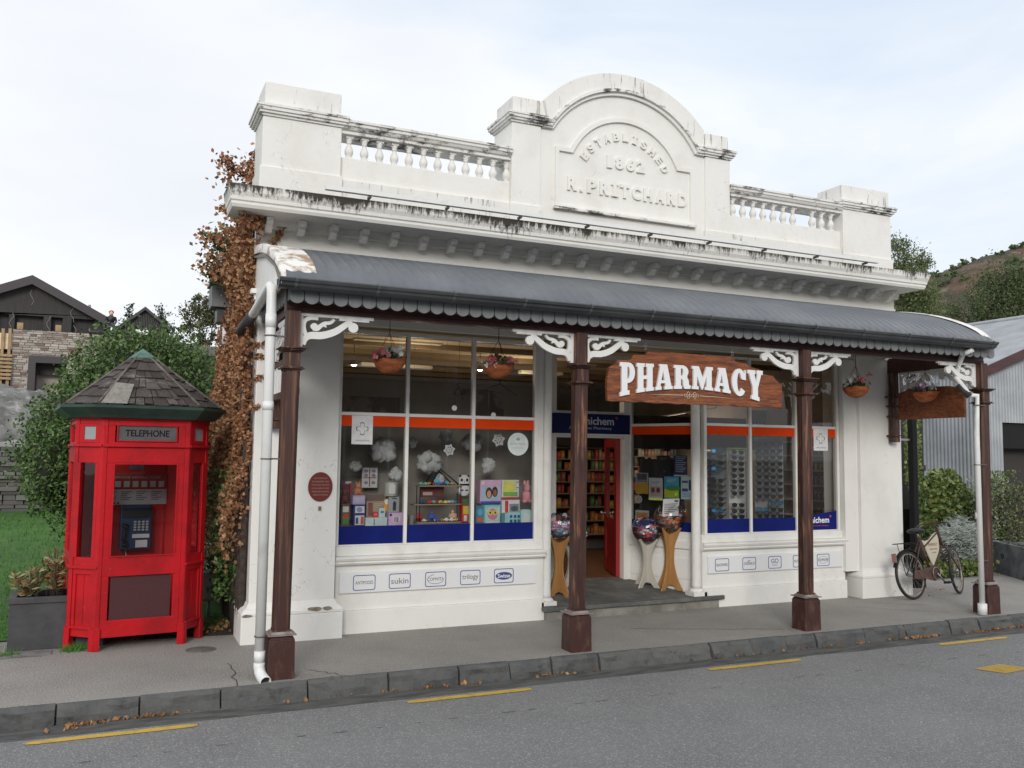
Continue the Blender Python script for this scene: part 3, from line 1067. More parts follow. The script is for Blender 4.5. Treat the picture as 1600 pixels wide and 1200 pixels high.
# round columns at the entry corners
for cx, cy in ((2.775, 1.37), (4.575, 1.37)):
    b = MB()
    b.lathe([(.055, .20), (.052, .24), (.050, .3), (.050, 2.68), (.06, 2.70)], (cx, cy, 0), 20)
    o = b.build('column', m_white, bld)
    b = MB()
    b.box(cx - .085, cx + .085, cy - .085, cy + .085, .08, .17)
    b.lathe([(.078, .17), (.078, .18), (.06, .20)], (cx, cy, 0), 20)
    b.build('column_base', m_low, o, bevel=.004)

# --- interior
b = MB()
b.box(.80, 7.3, 8.2, 8.3, 0, 3.0)
b.box(.12, .16, 1.65, 3.5, 0, 3.0)
b.box(.12, .84, 3.5, 3.55, 0, 3.0)
b.box(.80, .84, 3.55, 8.2, 0, 3.0)
b.box(7.24, 7.28, 1.65, 8.2, 0, 3.0)
b.build('interior_wall', m_inwall, bld)
b = MB().box(.16, 7.24, 1.62, 3.5, 2.86, 2.92)
b.box(.84, 7.24, 3.5, 8.2, 2.86, 2.92)
b.box(.16, 7.24, 1.40, 1.62, 2.74, 2.7595)
ceil = b.build('ceiling', m_ceil, bld)
b = MB()
for i in range(7):
    y = 2.2 + i * .85
    b.box(.16 if y < 3.4 else .85, 7.24, y, y + .07, 2.80, 2.858)
b.build('ceiling_batten', mat('ceiling_beam', (.30, .22, .13), .8), ceil)
b = MB().box(.85, 7.24, 2.25, 8.2, .17, .205)
b.box(3.3, 4.2, 2.2, 2.26, .17, .208)
b.build('shop_floor', m_floor, bld)
b = MB()
b.add([(.7, 1.41, .93), (2.70, 1.41, .93), (3.02, 2.05, .93), (.7, 2.05, .93)], [(0, 1, 2, 3)])
b.add([(4.70, 1.41, .79), (6.58, 1.41, .79), (6.58, 2.05, .79), (4.42, 2.05, .79)], [(0, 1, 2, 3)])
b.build('display_floor', m_back, bld)
b = MB().box(.5, 3.00, 2.06, 2.10, .2, 2.34)
b.box(.48, .5, 1.62, 2.10, .2, 2.34)
dsp = b.build('display_partition', m_back, bld)
MB().box(.5, 3.02, 2.04, 2.12, 2.34, 2.375).build('partition_cap', mat('grey_trim', (.33, .32, .30), .6), dsp)
b = MB()
b.box(.51, 1.45, 2.052, 2.058, 1.95, 2.16)
b.box(2.05, 2.60, 2.052, 2.058, 1.95, 2.28)
b.build('backdrop_panel', mat('old_wallpaper', (.17, .145, .13), .9, col2=(.28, .26, .24), scale=3, lo=.48, hi=.52), dsp)
# dark bulkhead inside on the right
b = MB().box(4.3, 7.24, 3.4, 3.46, 1.70, 2.14)
b.box(4.35, 7.2, 4.82, 4.86, 1.74, 2.15)
b.build('hanging_bulkhead', m_darkin, bld)

# --- cornice
b = MB()
prof = [(1.30, 3.62), (.90, 3.615), (.885, 3.64), (.885, 3.66), (.872, 3.67), (.868, 3.70), (.85, 3.735), (.842, 3.79), (.855, 3.80), (1.30, 3.815)]
v = []
xl, xr = -.41, 7.57
for (y, z) in prof:
    e = .905 - y if y < 1.2 else None
    if e is None:
        v += [(xl + .045, 1.30, z), (xl + .045, y, z), (xr - .03, y, z), (xr - .03, 1.30, z)]
    else:
        v += [(xl + .045 - e * .7, 1.22, z), (xl + .045 - e * .7, y, z), (xr - .035 + e * .6, y, z), (xr - .035 + e * .6, 1.22, z)]
f = []
for i in range(len(prof) - 1):
    for k in range(3):
        f.append((i * 4 + k, i * 4 + k + 1, i * 4 + 5 + k, i * 4 + 4 + k))
for e in (0, 3):
    q = tuple(i * 4 + e for i in range(len(prof)))
    f.append(q)
b.add(v, f)
cor = b.build('cornice', m_cornice, bld)
for k in range(27):
    x = -.03 + .2815 * k
    b = MB()
    b.prism([(1.262, 3.50), (1.262, 3.614), (1.10, 3.614), (1.10, 3.575), (1.115, 3.56), (1.15, 3.555), (1.165, 3.53), (1.20, 3.50)], x - .029, x + .029, 'X')
    b.build('modillion', m_wall, cor)
b = MB()
b.box(.37, 6.69, .775, .82, 3.824, 3.862)
lr = b.build('light_rail', m_pipe, cor)
for i in range(9):
    x = .75 + i * .72
    MB().box(x, x + .02, .79, .86, 3.802, 3.823).build('rail_clip', mat('dark_clip', (.08, .08, .08), .5), lr)

# --- parapet
b = MB()
b.M = None
for x0, x1 in ((.60, 2.30), (4.95, 6.63)):
    MB().box(x0, x1, 1.30, 1.50, 3.80, 4.30).build('parapet_wall', m_wall, bld, bevel=.004)
    MB().box(x0 + .02, x1 - .01, 1.27, 1.30, 3.80, 4.08).build('parapet_plinth', m_cap2, bld)


def sq_mould(b, x0, x1, y0, y1, z0, steps):
    """steps: (overhang, height) stacked"""
    z = z0
    for e, h in steps:
        b.box(x0 - e, x1 + e, y0 - e, y1 + e, z, z + h)
        z += h
    return z


def pedestal(x0, x1, zb, zc, zt, yb=1.70):
    b = MB().box(x0, x1, 1.25, yb, 3.80, zc)
    o = b.build('parapet_pedestal', m_wall, bld, bevel=.005)
    MB().box(x0 - .015, x1 + .015, 1.235, yb + .015, 3.80, zb).build('pedestal_plinth', m_wall, o, bevel=.006)
    b = MB()
    z = sq_mould(b, x0, x1, 1.25, yb, zc, [(.015, .022), (.035, .022), (.05, .03), (.06, .022)])
    b.build('pedestal_cap', m_cap, o)
    MB().box(x0 + .015, x1 - .005, 1.27, yb - .02, z, zt).build('pedestal_block', m_cap2, o, bevel=.006)


pedestal(-.10, .60, 4.10, 4.555, 4.875)
pedestal(6.63, 7.40, 4.03, 4.57, 4.875)
pedestal(2.30, 2.62, 4.08, 4.905, 5.18)
pedestal(4.64, 4.97, 4.08, 4.905, 5.18)

for x0, x1 in ((.60, 2.30), (4.97, 6.63)):
    b = MB()
    b.strip([(1.27, 4.515), (1.27, 4.545), (1.25, 4.55), (1.235, 4.575), (1.225, 4.58), (1.225, 4.605), (1.21, 4.61), (1.21, 4.632), (1.53, 4.64), (1.53, 4.515)], x0, x1)
    b.build('balustrade_rail', m_cap, bld)


def baluster(x, y=1.335):
    x -= .035
    b = MB()
    b.box(x - .034, x + .034, y - .034, y + .034, 4.49, 4.516)
    b.box(x - .030, x + .030, y - .030, y + .030, 4.298, 4.315)
    b.lathe([(.028, 4.315), (.024, 4.323), (.034, 4.34), (.041, 4.362), (.039, 4.385), (.028, 4.41), (.019, 4.43), (.018, 4.442),
             (.026, 4.447), (.022, 4.456), (.026, 4.472), (.034, 4.491)], (x, y, 0), 12)
    b.build('baluster', m_wall, bld)


for k in range(12):
    baluster(.725 + k * .1445)
for x in (5.10, 5.245, 5.39, 5.535, 5.68, 5.825, 5.97, 6.26, 6.405, 6.55):
    baluster(x)

# --- arched centre gable
def arc(cx, cz, r, a0, a1, n):
    return [(cx + r * math.cos(R(a0 + (a1 - a0) * i / n)), cz + r * math.sin(R(a0 + (a1 - a0) * i / n))) for i in range(n + 1)]


acx = 3.63
Ro, zo = 1.31, 4.31
Ri, zi = 1.02, 4.375
aO = math.degrees(math.acos(.985 / Ro))
outer = arc(acx, zo, Ro, aO, 180 - aO, 40)
aI = math.degrees(math.asin((4.905 - zi) / Ri))
inner = arc(acx, zi, Ri, aI, 180 - aI, 40)
b = MB()
b.prism([(2.62, 3.80), (4.64, 3.80), (4.64, 5.17)] + outer[1:-1] + [(2.62, 5.17)], 1.275, 1.55)
gb = b.build('centre_gable', m_wall, bld)
# archivolt in stepped rings: fascia and mouldings
def arch_band(o_pts, i_pts, y0, y1):
    b_ = MB()
    n = len(o_pts)
    v = [(p[0], y0, p[1]) for p in o_pts] + [(p[0], y0, p[1]) for p in i_pts] + [(p[0], y1, p[1]) for p in o_pts] + [(p[0], y1, p[1]) for p in i_pts]
    f = []
    for i in range(n - 1):
        f += [(i, i + 1, n + i + 1, n + i), (i + 1, i, 2 * n + i, 2 * n + i + 1), (n + i, n + i + 1, 3 * n + i + 1, 3 * n + i)]
    f += [(0, n, 3 * n, 2 * n), (n - 1, 3 * n - 1, 4 * n - 1, 2 * n - 1)]
    b_.add(v, f)
    return b_


i2 = arc(acx, zi, Ri + .065, aI + 0.2, 180 - aI - .2, 40)
i3 = arc(acx, zi, Ri + .035, aI, 180 - aI, 40)
o2 = arc(acx, zo, Ro + .004, aO + .3, 180 - aO - .3, 40)
arch_band(o2, i2, 1.235, 1.56).build('arch_fascia', m_cap2, gb)
arch_band(i2, i3, 1.215, 1.27).build('arch_moulding', m_cap, gb)
arch_band(i3, inner, 1.245, 1.272).build('arch_moulding', m_wall, gb)
for s in (1, -1):
    b = MB()
    xa, xb = (2.60, 2.74) if s == 1 else (4.52, 4.66)
    b.box(xa, xb, 1.242, 1.30, 4.905, 4.925)
    b.box(xa, xb, 1.222, 1.30, 4.925, 4.955)
    b.box(xa, xb, 1.202, 1.30, 4.955, 4.985)
    b.build('arch_impost', m_cap, gb)
# name panel
Rp, zp = .737, 4.42
aP = math.degrees(math.acos(.67 / Rp))
po = [(2.79, 4.10), (4.48, 4.10), (4.48, 4.735), (4.30, 4.735)] + arc(acx, zp, Rp, aP, 180 - aP, 26)[1:-1] + [(2.96, 4.735), (2.79, 4.735)]
Rq = Rp - .045
aQ = math.degrees(math.asin((4.692 - zp) / Rq))
pi_ = [(2.83, 4.135), (4.44, 4.135), (4.44, 4.692), (4.27, 4.692)] + arc(acx, zp, Rq, aQ, 180 - aQ, 26)[1:-1] + [(2.99, 4.692), (2.83, 4.692)]
b = MB()
ring(b, po, pi_, 1.25, 1.276)
b.build('panel_frame', m_wall, gb)
MB().box(2.77, 4.50, 1.225, 1.27, 4.085, 4.108).build('panel_sill', m_cap, gb)
# raised writing
def put_letter(mb, ch, cx, cz, h, ang, wid, ext=.022, y=1.2745, bold=.035):
    vs_, fs = text_geo(ch, 1, bold)
    a_, b_ = min(q.x for q in vs_), max(q.x for q in vs_)
    c_, d_ = min(q.y for q in vs_), max(q.y for q in vs_)
    if ch == 'I':
        wid *= .35
    ca, sa = math.cos(ang), math.sin(ang)
    out_ = []
    for q in vs_:
        lx = ((q.x - a_) / (b_ - a_) - .5) * wid
        lz = (q.y - c_) / (d_ - c_) * h
        out_.append((cx + lx * ca - lz * sa, y - (q.z + .5) * ext, cz + lx * sa + lz * ca))
    mb.add(out_, fs)
    if ch == 'I':
        for zz in (0, h * .84):
            q = [(-wid * 1.1, zz), (wid * 1.1, zz), (wid * 1.1, zz + h * .16), (-wid * 1.1, zz + h * .16)]
            pts = [(cx + p[0] * ca - p[1] * sa, cz + p[0] * sa + p[1] * ca) for p in q]
            mb.prism(pts, y - ext * .93, y)


wd = 'ESTABLISHED'
for i, ch in enumerate(wd):
    b = MB()
    a = R(148 - 116 * i / (len(wd) - 1))
    put_letter(b, ch, 3.62 + .535 * math.cos(a), 4.375 + .535 * math.sin(a), .088, a - PI / 2, .068)
    b.build('raised_letter', m_wall, gb)
for ch, x, w_ in (('1', 3.425, .06), ('8', 3.545, .10), ('6', 3.68, .10), ('2', 3.81, .10)):
    b = MB()
    put_letter(b, ch, x, 4.60, .135, 0, w_, bold=.05)
    b.build('raised_letter', m_wall, gb)
nm = 'RPRITCHARD'
xsn = [2.985, 3.215, 3.365, 3.49, 3.61, 3.755, 3.90, 4.05, 4.195, 4.34]
for ch, x in zip(nm, xsn):
    b = MB()
    put_letter(b, ch, x, 4.30, .145, 0, .11, bold=.05)
    b.build('raised_letter', m_wall, gb)
MB().box(3.075, 3.105, 1.2525, 1.2745, 4.30, 4.328).build('raised_full_stop', m_wall, gb)

# --- verandah
prof_pts = [(1.30, 3.355), (.93, 3.30), (.62, 3.235), (.34, 3.155), (.08, 3.05), (-.10, 2.955), (-.20, 2.87), (-.235, 2.80)]
def smoothprof(P, n=22):
    # Catmull-Rom through the points
    out_ = []
    Q = [P[0]] + P + [P[-1]]
    for i in range(1, len(Q) - 2):
        for k in range(3):
            t = k / 3
            out_.append(tuple(.5 * ((2 * Q[i][d]) + (-Q[i - 1][d] + Q[i + 1][d]) * t + (2 * Q[i - 1][d] - 5 * Q[i][d] + 4 * Q[i + 1][d] - Q[i + 2][d]) * t * t + (-Q[i - 1][d] + 3 * Q[i][d] - 3 * Q[i + 1][d] + Q[i + 2][d]) * t ** 3) for d in (0, 1)))
    out_.append(P[-1])
    return out_


prof = smoothprof(prof_pts)
nr = []
for i, p in enumerate(prof):
    a = prof[max(0, i - 1)]
    c = prof[min(len(prof) - 1, i + 1)]
    d = Vector((c[0] - a[0], c[1] - a[1])).normalized()
    nr.append((-(-d[1]) * -1, -d[0]))
b = MB()
X0, X1, pitch = -.10, 7.22, .098
nx = int((X1 - X0) / pitch * 8)
v, f = [], []
for i in range(nx + 1):
    x = X0 + (X1 - X0) * i / nx
    ph = (x - X0) / pitch * 2 * PI
    h = .011 * math.cos(ph) + .004 * math.cos(2 * ph)
    for (y, z), n_ in zip(prof, nr):
        v.append((x, y + n_[0] * h, z + abs(n_[1]) * h))
k = len(prof)
f = [(i * k + j, i * k + j + 1, (i + 1) * k + j + 1, (i + 1) * k + j) for i in range(nx) for j in range(k - 1)]
b.add(v, f, True)
vr = b.build('verandah_roof', m_roof, bld)
so = vr.modifiers.new('thick', 'SOLIDIFY')
so.thickness = .004
for x0, x1 in ((-.145, .12), (7.12, 7.235)):
    b = MB()
    v, f = [], []
    xs_ = [x0, x0, x0 + .02, x0 + .09, x0 + .14, x0 + .20, x1] if x0 < 0 else [x0, x0 + .04, x0 + .08, x1 - .01, x1, x1, x1]
    hh = [-.05, .022, .032, .021, .030, .021, .020] if x0 < 0 else [.018, .02, .026, .028, .018, -.05, -.05]
    for xx, h in zip(xs_, hh):
        for (y, z), n_ in zip(prof[1:], nr[1:]):
            v.append((xx, y + n_[0] * h, z + abs(n_[1]) * h))
    k = len(prof) - 1
    f = [(i * k + j, i * k + j + 1, (i + 1) * k + j + 1, (i + 1) * k + j) for i in range(6) for j in range(k - 1)]
    b.add(v, f, True)
    b.build('roof_flashing', m_flash, vr)
b = MB()
for x in (-.12, 7.19):
    b = MB()
    pts = [(p[0], p[1] - .012) for p in prof if p[0] > -.15] + [(-.12, 2.80), (1.22, 2.80)]
    b.prism(pts, x, x + .02, 'X')
    b.build('verandah_end_board', m_white, bld)
b = MB()
pts = [(1.29, 3.30), (.6, 3.17), (.1, 3.0), (-.1, 2.86), (-.1, 2.84), (.1, 2.98), (.6, 3.15), (1.29, 3.28)]
b.prism(pts, -.14, 7.18, 'X')
b.build('verandah_lining', m_soff, bld)
# gutter: ogee
b = MB()
gp = [(y_, 2.838 - (2.838 - z_) * .74) for y_, z_ in [(-.155, 2.835), (-.155, 2.745), (-.185, 2.738), (-.225, 2.745), (-.25, 2.765), (-.258, 2.79), (-.275, 2.80), (-.282, 2.825), (-.275, 2.838), (-.268, 2.826), (-.245, 2.80), (-.235, 2.775), (-.21, 2.76), (-.165, 2.758), (-.165, 2.835)]]
b.strip(gp, -.16, 7.23)
gut = b.build('verandah_gutter', m_gut, bld)
for i in range(13):
    x = -.05 + i * .6
    b = MB()
    b.strip([(y_, 2.838 - (2.838 - z_) * .74) for y_, z_ in [(-.16, 2.735), (-.228, 2.740), (-.256, 2.762), (-.264, 2.79), (-.281, 2.798), (-.289, 2.825), (-.28, 2.844), (-.16, 2.848), (-.16, 2.842), (-.277, 2.8385), (-.2825, 2.825), (-.2755, 2.80), (-.2585, 2.79), (-.2505, 2.765), (-.2255, 2.7455), (-.16, 2.7405)]], x, x + .022)
    b.build('gutter_strap', mat('strap', (.09, .095, .10), .4), gut)
# beam, fascia
b = MB()
b.box(-.06, 7.35, .0, .09, 2.635, 2.80)
b.box(-.06, 7.35, -.008, .0, 2.655, 2.668)
b.box(-.06, 7.35, -.008, .0, 2.64, 2.648)
b.build('verandah_beam', m_brownd, bld, bevel=.004)
b = MB().box(-.06, 7.35, -.118, -.045, 2.70, 2.86)
b.build('fascia', m_gut, bld)
# scalloped valance boards
def valance(M, n, wb, name='valance'):
    b_ = MB(M)
    for i in range(n):
        x = i * wb
        wv = wb - .006
        pts = [(x, .0), (x + wv, .0)] + [(x + wv / 2 + wv / 2 * math.cos(t), -.088 - wv * .42 * math.sin(t)) for t in [PI * q_ / 10 for q_ in range(11)]]
        b_.prism([(p[0], p[1]) for p in pts][::-1] if False else pts, 0, .014)
    return b_.build(name, m_val, bld)


valance(F((-.06, -.135, 2.808)), 69, 7.41 / 69)
valance(F((-.062, 1.2, 2.825), (0, -1, 0)), 11, .107)
valance(F((7.352, -.04, 2.825), (0, 1, 0)), 11, .107)
# side beams with the verandah ends
b = MB()
b.box(-.02, .07, .09, 1.24, 2.64, 2.80)
b.build('side_beam', m_brownd, bld, bevel=.004)
b = MB()
b.box(7.26, 7.34, .09, 1.24, 2.62, 2.80)
b.build('side_beam', m_brownd, bld, bevel=.004)


def oct_prism(b_, cx, cy, w_, z0, z1, ch, ztop=None):
    h = w_ / 2
    pts = [(-h + ch, -h), (h - ch, -h), (h, -h + ch), (h, h - ch), (h - ch, h), (-h + ch, h), (-h, h - ch), (-h, -h + ch)]
    b_.prism([(cx + p[0], cy + p[1]) for p in pts][::-1], z0, z1, 'Z')


def post(x, y, m_shaft, lean=-.02, z0=-.005):
    root = bld
    b_ = MB()
    oct_prism(b_, x, y, .122, .34, 2.19, .026)
    b_.box(x - .061, x + .061, y - .061, y + .061, .31, .34)
    b_.box(x - .061, x + .061, y - .061, y + .061, 2.19, 2.215)
    b_.box(x - .050, x + .050, y - .045, y + .045, 2.36, 2.636)
    for p in b_.v:
        p.x += lean * (1 - p.z / 2.6)
    o = b_.build('verandah_post', m_shaft, root, bevel=.003)
    b_ = MB()
    b_.box(x - .094, x + .094, y - .094, y + .094, z0, .275, .003)
    b_.box(x - .094 + .003, x + .094 - .003, y - .091, y + .091, .275, .30, .016)
    for p in b_.v:
        p.x += lean
    b_.build('plinth', m_plinth, o, bevel=.006)
    b_ = MB()
    b_.box(x - .10, x + .10, y - .10, y + .10, .302, .310)
    b_.box(x - .08, x + .08, y - .08, y + .08, .311, .326, .012)
    for p in b_.v:
        p.x += lean
    b_.build('plinth_cap', m_lead, o)
    b_ = MB()
    b_.box(x - .055, x + .055, y - .055, y + .055, 2.215, 2.33)
    for z, e in ((2.205, .085), (2.215, .072), (2.332, .070), (2.342, .085), (2.353, .10)):
        b_.box(x - e, x + e, y - e, y + e, z, z + .0095)
    b_.build('capital', m_brown, o, bevel=.002)
    return o


for i, x in enumerate(PX):
    post(x, 0.0, (m_brownw, m_brown, m_brown, m_brownw)[i])
# half posts on the wall
for x, y in ((7.29, 1.16), (.085, 1.16)):
    b = MB()
    oct_prism(b, x, y, .10, 1.86, 2.62, .02)
    oct_prism(b, x, y, .11, 1.80, 1.86, .03)
    o = b.build('wall_post', m_brown, bld)
    b = MB()
    for z, e in ((1.87, .075), (2.10, .07), (2.22, .075), (2.33, .085)):
        b.box(x - e, x + e, y - e + .01, y + e - .02, z, z + .014)
    b.build('capital', m_brown, o)

# scroll brackets
def bracket(M):
    b_ = MB(M)
    b_.box(0, .565, 0, .03, -.024, 0)
    b_.box(.30, .53, .002, .028, -.040, -.024)
    b_.box(0, .028, .001, .029, -.255, -.024)
    def sm(P, n=6):
        P3 = [(p[0], p[1]) for p in P]
        Q = [P3[0]] + P3 + [P3[-1]]
        out_ = []
        for i in range(1, len(Q) - 2):
            for k in range(n):
                t = k / n
                out_.append(tuple(.5 * ((2 * Q[i][d]) + (-Q[i - 1][d] + Q[i + 1][d]) * t + (2 * Q[i - 1][d] - 5 * Q[i][d] + 4 * Q[i + 1][d] - Q[i + 2][d]) * t * t + (-Q[i - 1][d] + 3 * Q[i][d] - 3 * Q[i + 1][d] + Q[i + 2][d]) * t ** 3) for d in (0, 1)))
        return out_ + [P3[-1]]
    c1 = sm([(.030, -.238), (.045, -.195), (.085, -.168), (.17, -.162), (.26, -.132), (.33, -.085), (.39, -.035)])
    b_.stroke(c1, [.038 + .016 * math.sin(PI * i / (len(c1) - 1)) for i in range(len(c1))], .003, .027)
    c2 = sm([(.050, -.165), (.034, -.11), (.042, -.06), (.085, -.035), (.14, -.034)])
    b_.stroke(c2, .030, .004, .026)
    c3 = sm([(.105, -.108), (.135, -.112), (.16, -.09), (.19, -.070), (.235, -.060), (.262, -.035)])
    b_.stroke(c3, [.040 - .020 * i / (len(c3) - 1) for i in range(len(c3))], .005, .025)
    b_.prism(ell(.408, -.088, .038, .038, 14), .002, .028)
    b_.prism(ell(.365, -.062, .020, .018, 10), .006, .024)
    b_.prism(ell(.112, -.098, .028, .026, 12), .0045, .0255)
    b_.prism([(.15, -.085), (.205, -.10), (.195, -.06)], .0055, .0245)
    return b_


def put_bracket(o, x, y=.03, zt=2.636):
    return bracket(F(o, x)).build('bracket', m_brack, bld)


for i, x in enumerate(PX):
    if i < 3:
        put_bracket((x + .052, .02, 2.636), (1, 0, 0))
    if i > 0:
        M = F((x - .052, .05, 2.636), (-1, 0, 0))
        bracket(M).build('bracket', m_brack, bld)
for x in (.03, 7.30):
    bracket(F((x - .015, .05, 2.62), (0, 1, 0))).build('bracket', m_brack, bld)
    bracket(F((x + .015, 1.10, 2.62), (0, -1, 0))).build('bracket', m_brack, bld)

# --- downpipes
def pipe(pts, r, sockets, parent=bld, name='downpipe', cap=True):
    b_ = MB().tube(pts, r, 14, cap=cap)
    o = b_.build(name, m_pipe, parent)
    for a_, c_ in sockets:
        MB().tube([a_, c_], r + .003, 14).build('pipe_socket', m_pipe, o)
    return o


xp, yp = -.172, -.03
top = at(431, 450, -.03)
p1 = at(396, 490, 1.05)
p2 = at(378, 516, 1.45)
b = []
for t in [i / 6 for i in range(7)]:
    a = PI / 2 * t
    b.append((xp - .0 * t, yp + .09 * (1 - math.cos(a)), 2.73 + .09 * math.sin(a)))
pts = [(xp, yp, .09)] + b + [(p1.x, p1.y, p1.z), (p2.x, p2.y + .1, p2.z)]
dp = pipe(pts, .036, [((xp, yp, 2.50), (xp, yp, 2.60)), ((xp, yp, 1.9), (xp, yp, 1.96)), ((xp, yp, .12), (xp, yp, .2))])
b = MB()
el_ = [(xp, yp, .12), (xp, yp, .09), (xp + .004, yp - .012, .055), (xp + .014, yp - .04, .028), (xp + .026, yp - .085, .012), (xp + .03, yp - .11, .006)]
b.tube(el_, .040, 14, cap=False)
o = b.build('outlet_bend', m_pipe, dp)
so = o.modifiers.new('thick', 'SOLIDIFY')
so.thickness = .006
MB().tube([el_[3], el_[4]], .032, 12).build('pipe_inside', m_darkin, dp)
b = MB()
for z in (2.44, 1.55, .30):
    b.torus((xp, yp, z), .039, .005, (1, 0, 0), (0, 1, 0), 20, 6)
    b.box(xp + .03, xp + .12, yp - .006, yp + .006, z - .006, z + .006)
b.build('pipe_clamp', mat('rusty_clamp', (.12, .09, .08), .6), dp)
# dark joint of the sloping pipe in the creeper
MB().tube([(p1.x - .01, p1.y + .02, p1.z - .01), (p2.x, p2.y + .1, p2.z)], .044, 12).build('pipe_joint', mat('dark_pipe_joint', (.05, .045, .045), .6), dp)
# right downpipe
xq, yq = 7.13, -.06
q1, q2 = at(1520, 546, -.19), at(1508, 553, -.10)
q3, q4 = at(1494, 590, .05), at(1516, 618, -.02)
dpr = pipe([(q1.x, q1.y, q1.z), (q2.x - .03, q2.y, q2.z - .0), at(1497, 572, 0.05), q3, (q4.x - .01, q4.y, q4.z), (7.155, -.06, 2.28), (xq, yq, 1.9), (7.10, yq - .03, .08)], .028, [((7.115, yq, .98), (7.12, yq, 1.05))])
MB().tube([(7.10, yq - .03, .005), (7.10, yq - .03, .12)], .045, 14).build('pipe_foot', m_pipe, dpr)
MB().tube([q3 + Vector((.03, 0, -.07)), q4 + Vector((-.01, 0, -.01))], .036, 12).build('pipe_joint', mat('dark_pipe_joint', (.05, .05, .05), .6), dpr)
b = MB()
for z, dx in ((2.18, .01), (1.55, .0), (.55, -.02)):
    b.torus((xq + dx, yq, z), .036, .005, (1, 0, 0), (0, 1, 0), 20, 6)
    b.box(xq + dx, xq + dx + .14, yq - .006, yq + .006, z - .006, z + .006)
b.build('pipe_clamp', MATS['rusty_clamp'], dpr)
# rainwater head on the side wall
a = at(376, 470, 2.6)
b = MB().box(-.36, -.09, 2.45, 2.75, a.z - .10, a.z + .12)
b.box(-.38, -.08, 2.43, 2.77, a.z + .12, a.z + .15)
hd = b.build('rainwater_head', m_val, bld, bevel=.004)
MB().box(-.30, -.12, 2.50, 2.70, a.z - .24, a.z - .10).build('head_outlet', m_gut, hd)
MB().tube([(-.2, 2.6, a.z - .24), (-.20, 2.6, a.z - .45)], .035, 10).build('head_pipe', m_pipe, hd)


# ================================================================== signs on the building
sg = thing('pharmacy_sign', 'big brown wooden hanging sign with white slab letters PHARMACY', 'shop sign', (3.64, .045, 2.07))
ol = [(2.685, 2.07), (4.60, 2.07), (4.605, 2.20), (4.60, 2.285), (4.52, 2.345), (4.50, 2.375), (4.36, 2.385), (4.34, 2.43), (4.22, 2.445),
      (4.18, 2.475), (4.06, 2.485), (4.03, 2.525), (3.10, 2.53), (3.08, 2.495), (2.95, 2.487), (2.93, 2.44), (2.80, 2.435), (2.77, 2.40), (2.70, 2.355), (2.685, 2.25)]
rk = random.Random(2)
rough = []
for i in range(len(ol)):
    a, c = Vector(ol[i]), Vector(ol[(i + 1) % len(ol)])
    n = max(1, int((c - a).length / .05))
    for k in range(n):
        q = a + (c - a) * k / n
        rough.append((q.x + rk.uniform(-.004, .004), q.y + rk.uniform(-.004, .004)))
MB().prism(rough, .03, .07).build('sign_board', m_signw, sg, bevel=.004)
T = .13


def el_arc(cx, cy, rx, ry, a0, a1, n=10):
    return [(cx + rx * math.cos(R(a0 + (a1 - a0) * i / n)), cy + ry * math.sin(R(a0 + (a1 - a0) * i / n))) for i in range(n + 1)]


SLAB = {
    'P': (.86, [[(0, 0), (.54, 0), (.54, T), (.42, T), (.42, .36), (.50, .36)] + el_arc(.50, .68, .36, .32, -90, 90) + [(0, 1), (0, 1 - T), (.09, 1 - T), (.09, T), (0, T)],
                [(.42, .49), (.46, .49)] + el_arc(.46, .68, .10, .19, -90, 90, 6) + [(.42, .87)]]),
    'H': (1.0, [[(0, 0), (.46, 0), (.46, T), (.39, T), (.39, .44), (.61, .44), (.61, T), (.54, T), (.54, 0), (1, 0), (1, T), (.93, T), (.93, 1 - T), (1, 1 - T), (1, 1),
                 (.54, 1), (.54, 1 - T), (.61, 1 - T), (.61, .57), (.39, .57), (.39, 1 - T), (.46, 1 - T), (.46, 1), (0, 1), (0, 1 - T), (.07, 1 - T), (.07, T), (0, T)]]),
    'A': (1.02, [[(0, 0), (.36, 0), (.36, T), (.29, T), (.325, .25), (.58, .25), (.61, T), (.54, T), (.54, 0), (1.02, 0), (1.02, T), (.95, T), (.70, 1), (.24, 1), (.24, .92), (.28, .90), (.08, T), (0, T)],
                 [(.355, .37), (.55, .37), (.455, .74)]]),
    'R': (1.0, [[(0, 0), (.47, 0), (.47, T), (.41, T), (.41, .42), (.46, .42), (.53, .36), (.56, .12), (.63, .0), (.95, 0), (1.0, .05), (1.0, .16), (.94, .14), (.91, .17), (.88, .36), (.80, .47)]
                + el_arc(.50, .73, .37, .27, -38, 90, 9) + [(0, 1), (0, 1 - T), (.09, 1 - T), (.09, T), (0, T)],
                [(.41, .55), (.46, .55)] + el_arc(.46, .71, .10, .16, -90, 90, 6) + [(.41, .87)]]),
    'M': (1.3, [[(0, 0), (.40, 0), (.40, T), (.30, T), (.30, .60), (.58, 0), (.66, 0), (.90, .60), (.90, T), (.80, T), (.80, 0), (1.3, 0), (1.3, T), (1.22, T), (1.22, 1 - T), (1.3, 1 - T), (1.3, 1),
                 (.90, 1), (.67, .50), (.42, 1), (0, 1), (0, 1 - T), (.08, 1 - T), (.08, T), (0, T)]]),
    'C': (.92, [el_arc(.46, .5, .46, .52, 40, 325, 22) + [(.60, .30)] + el_arc(.47, .5, .14, .36, -50, -300, 14) + [(.60, .66), (.66, .62), (.90, .62), (.90, .98), (.82, .98)]]),
    'Y': (1.0, [[(.24, 0), (.76, 0), (.76, T), (.67, T), (.67, .42), (.90, 1 - T), (1, 1 - T), (1, 1), (.60, 1), (.60, 1 - T), (.66, 1 - T), (.555, .60), (.44, 1 - T), (.50, 1 - T), (.50, 1),
                 (0, 1), (0, 1 - T), (.09, 1 - T), (.33, .42), (.33, T), (.24, T)]]),
}
word = 'PHARMACY'
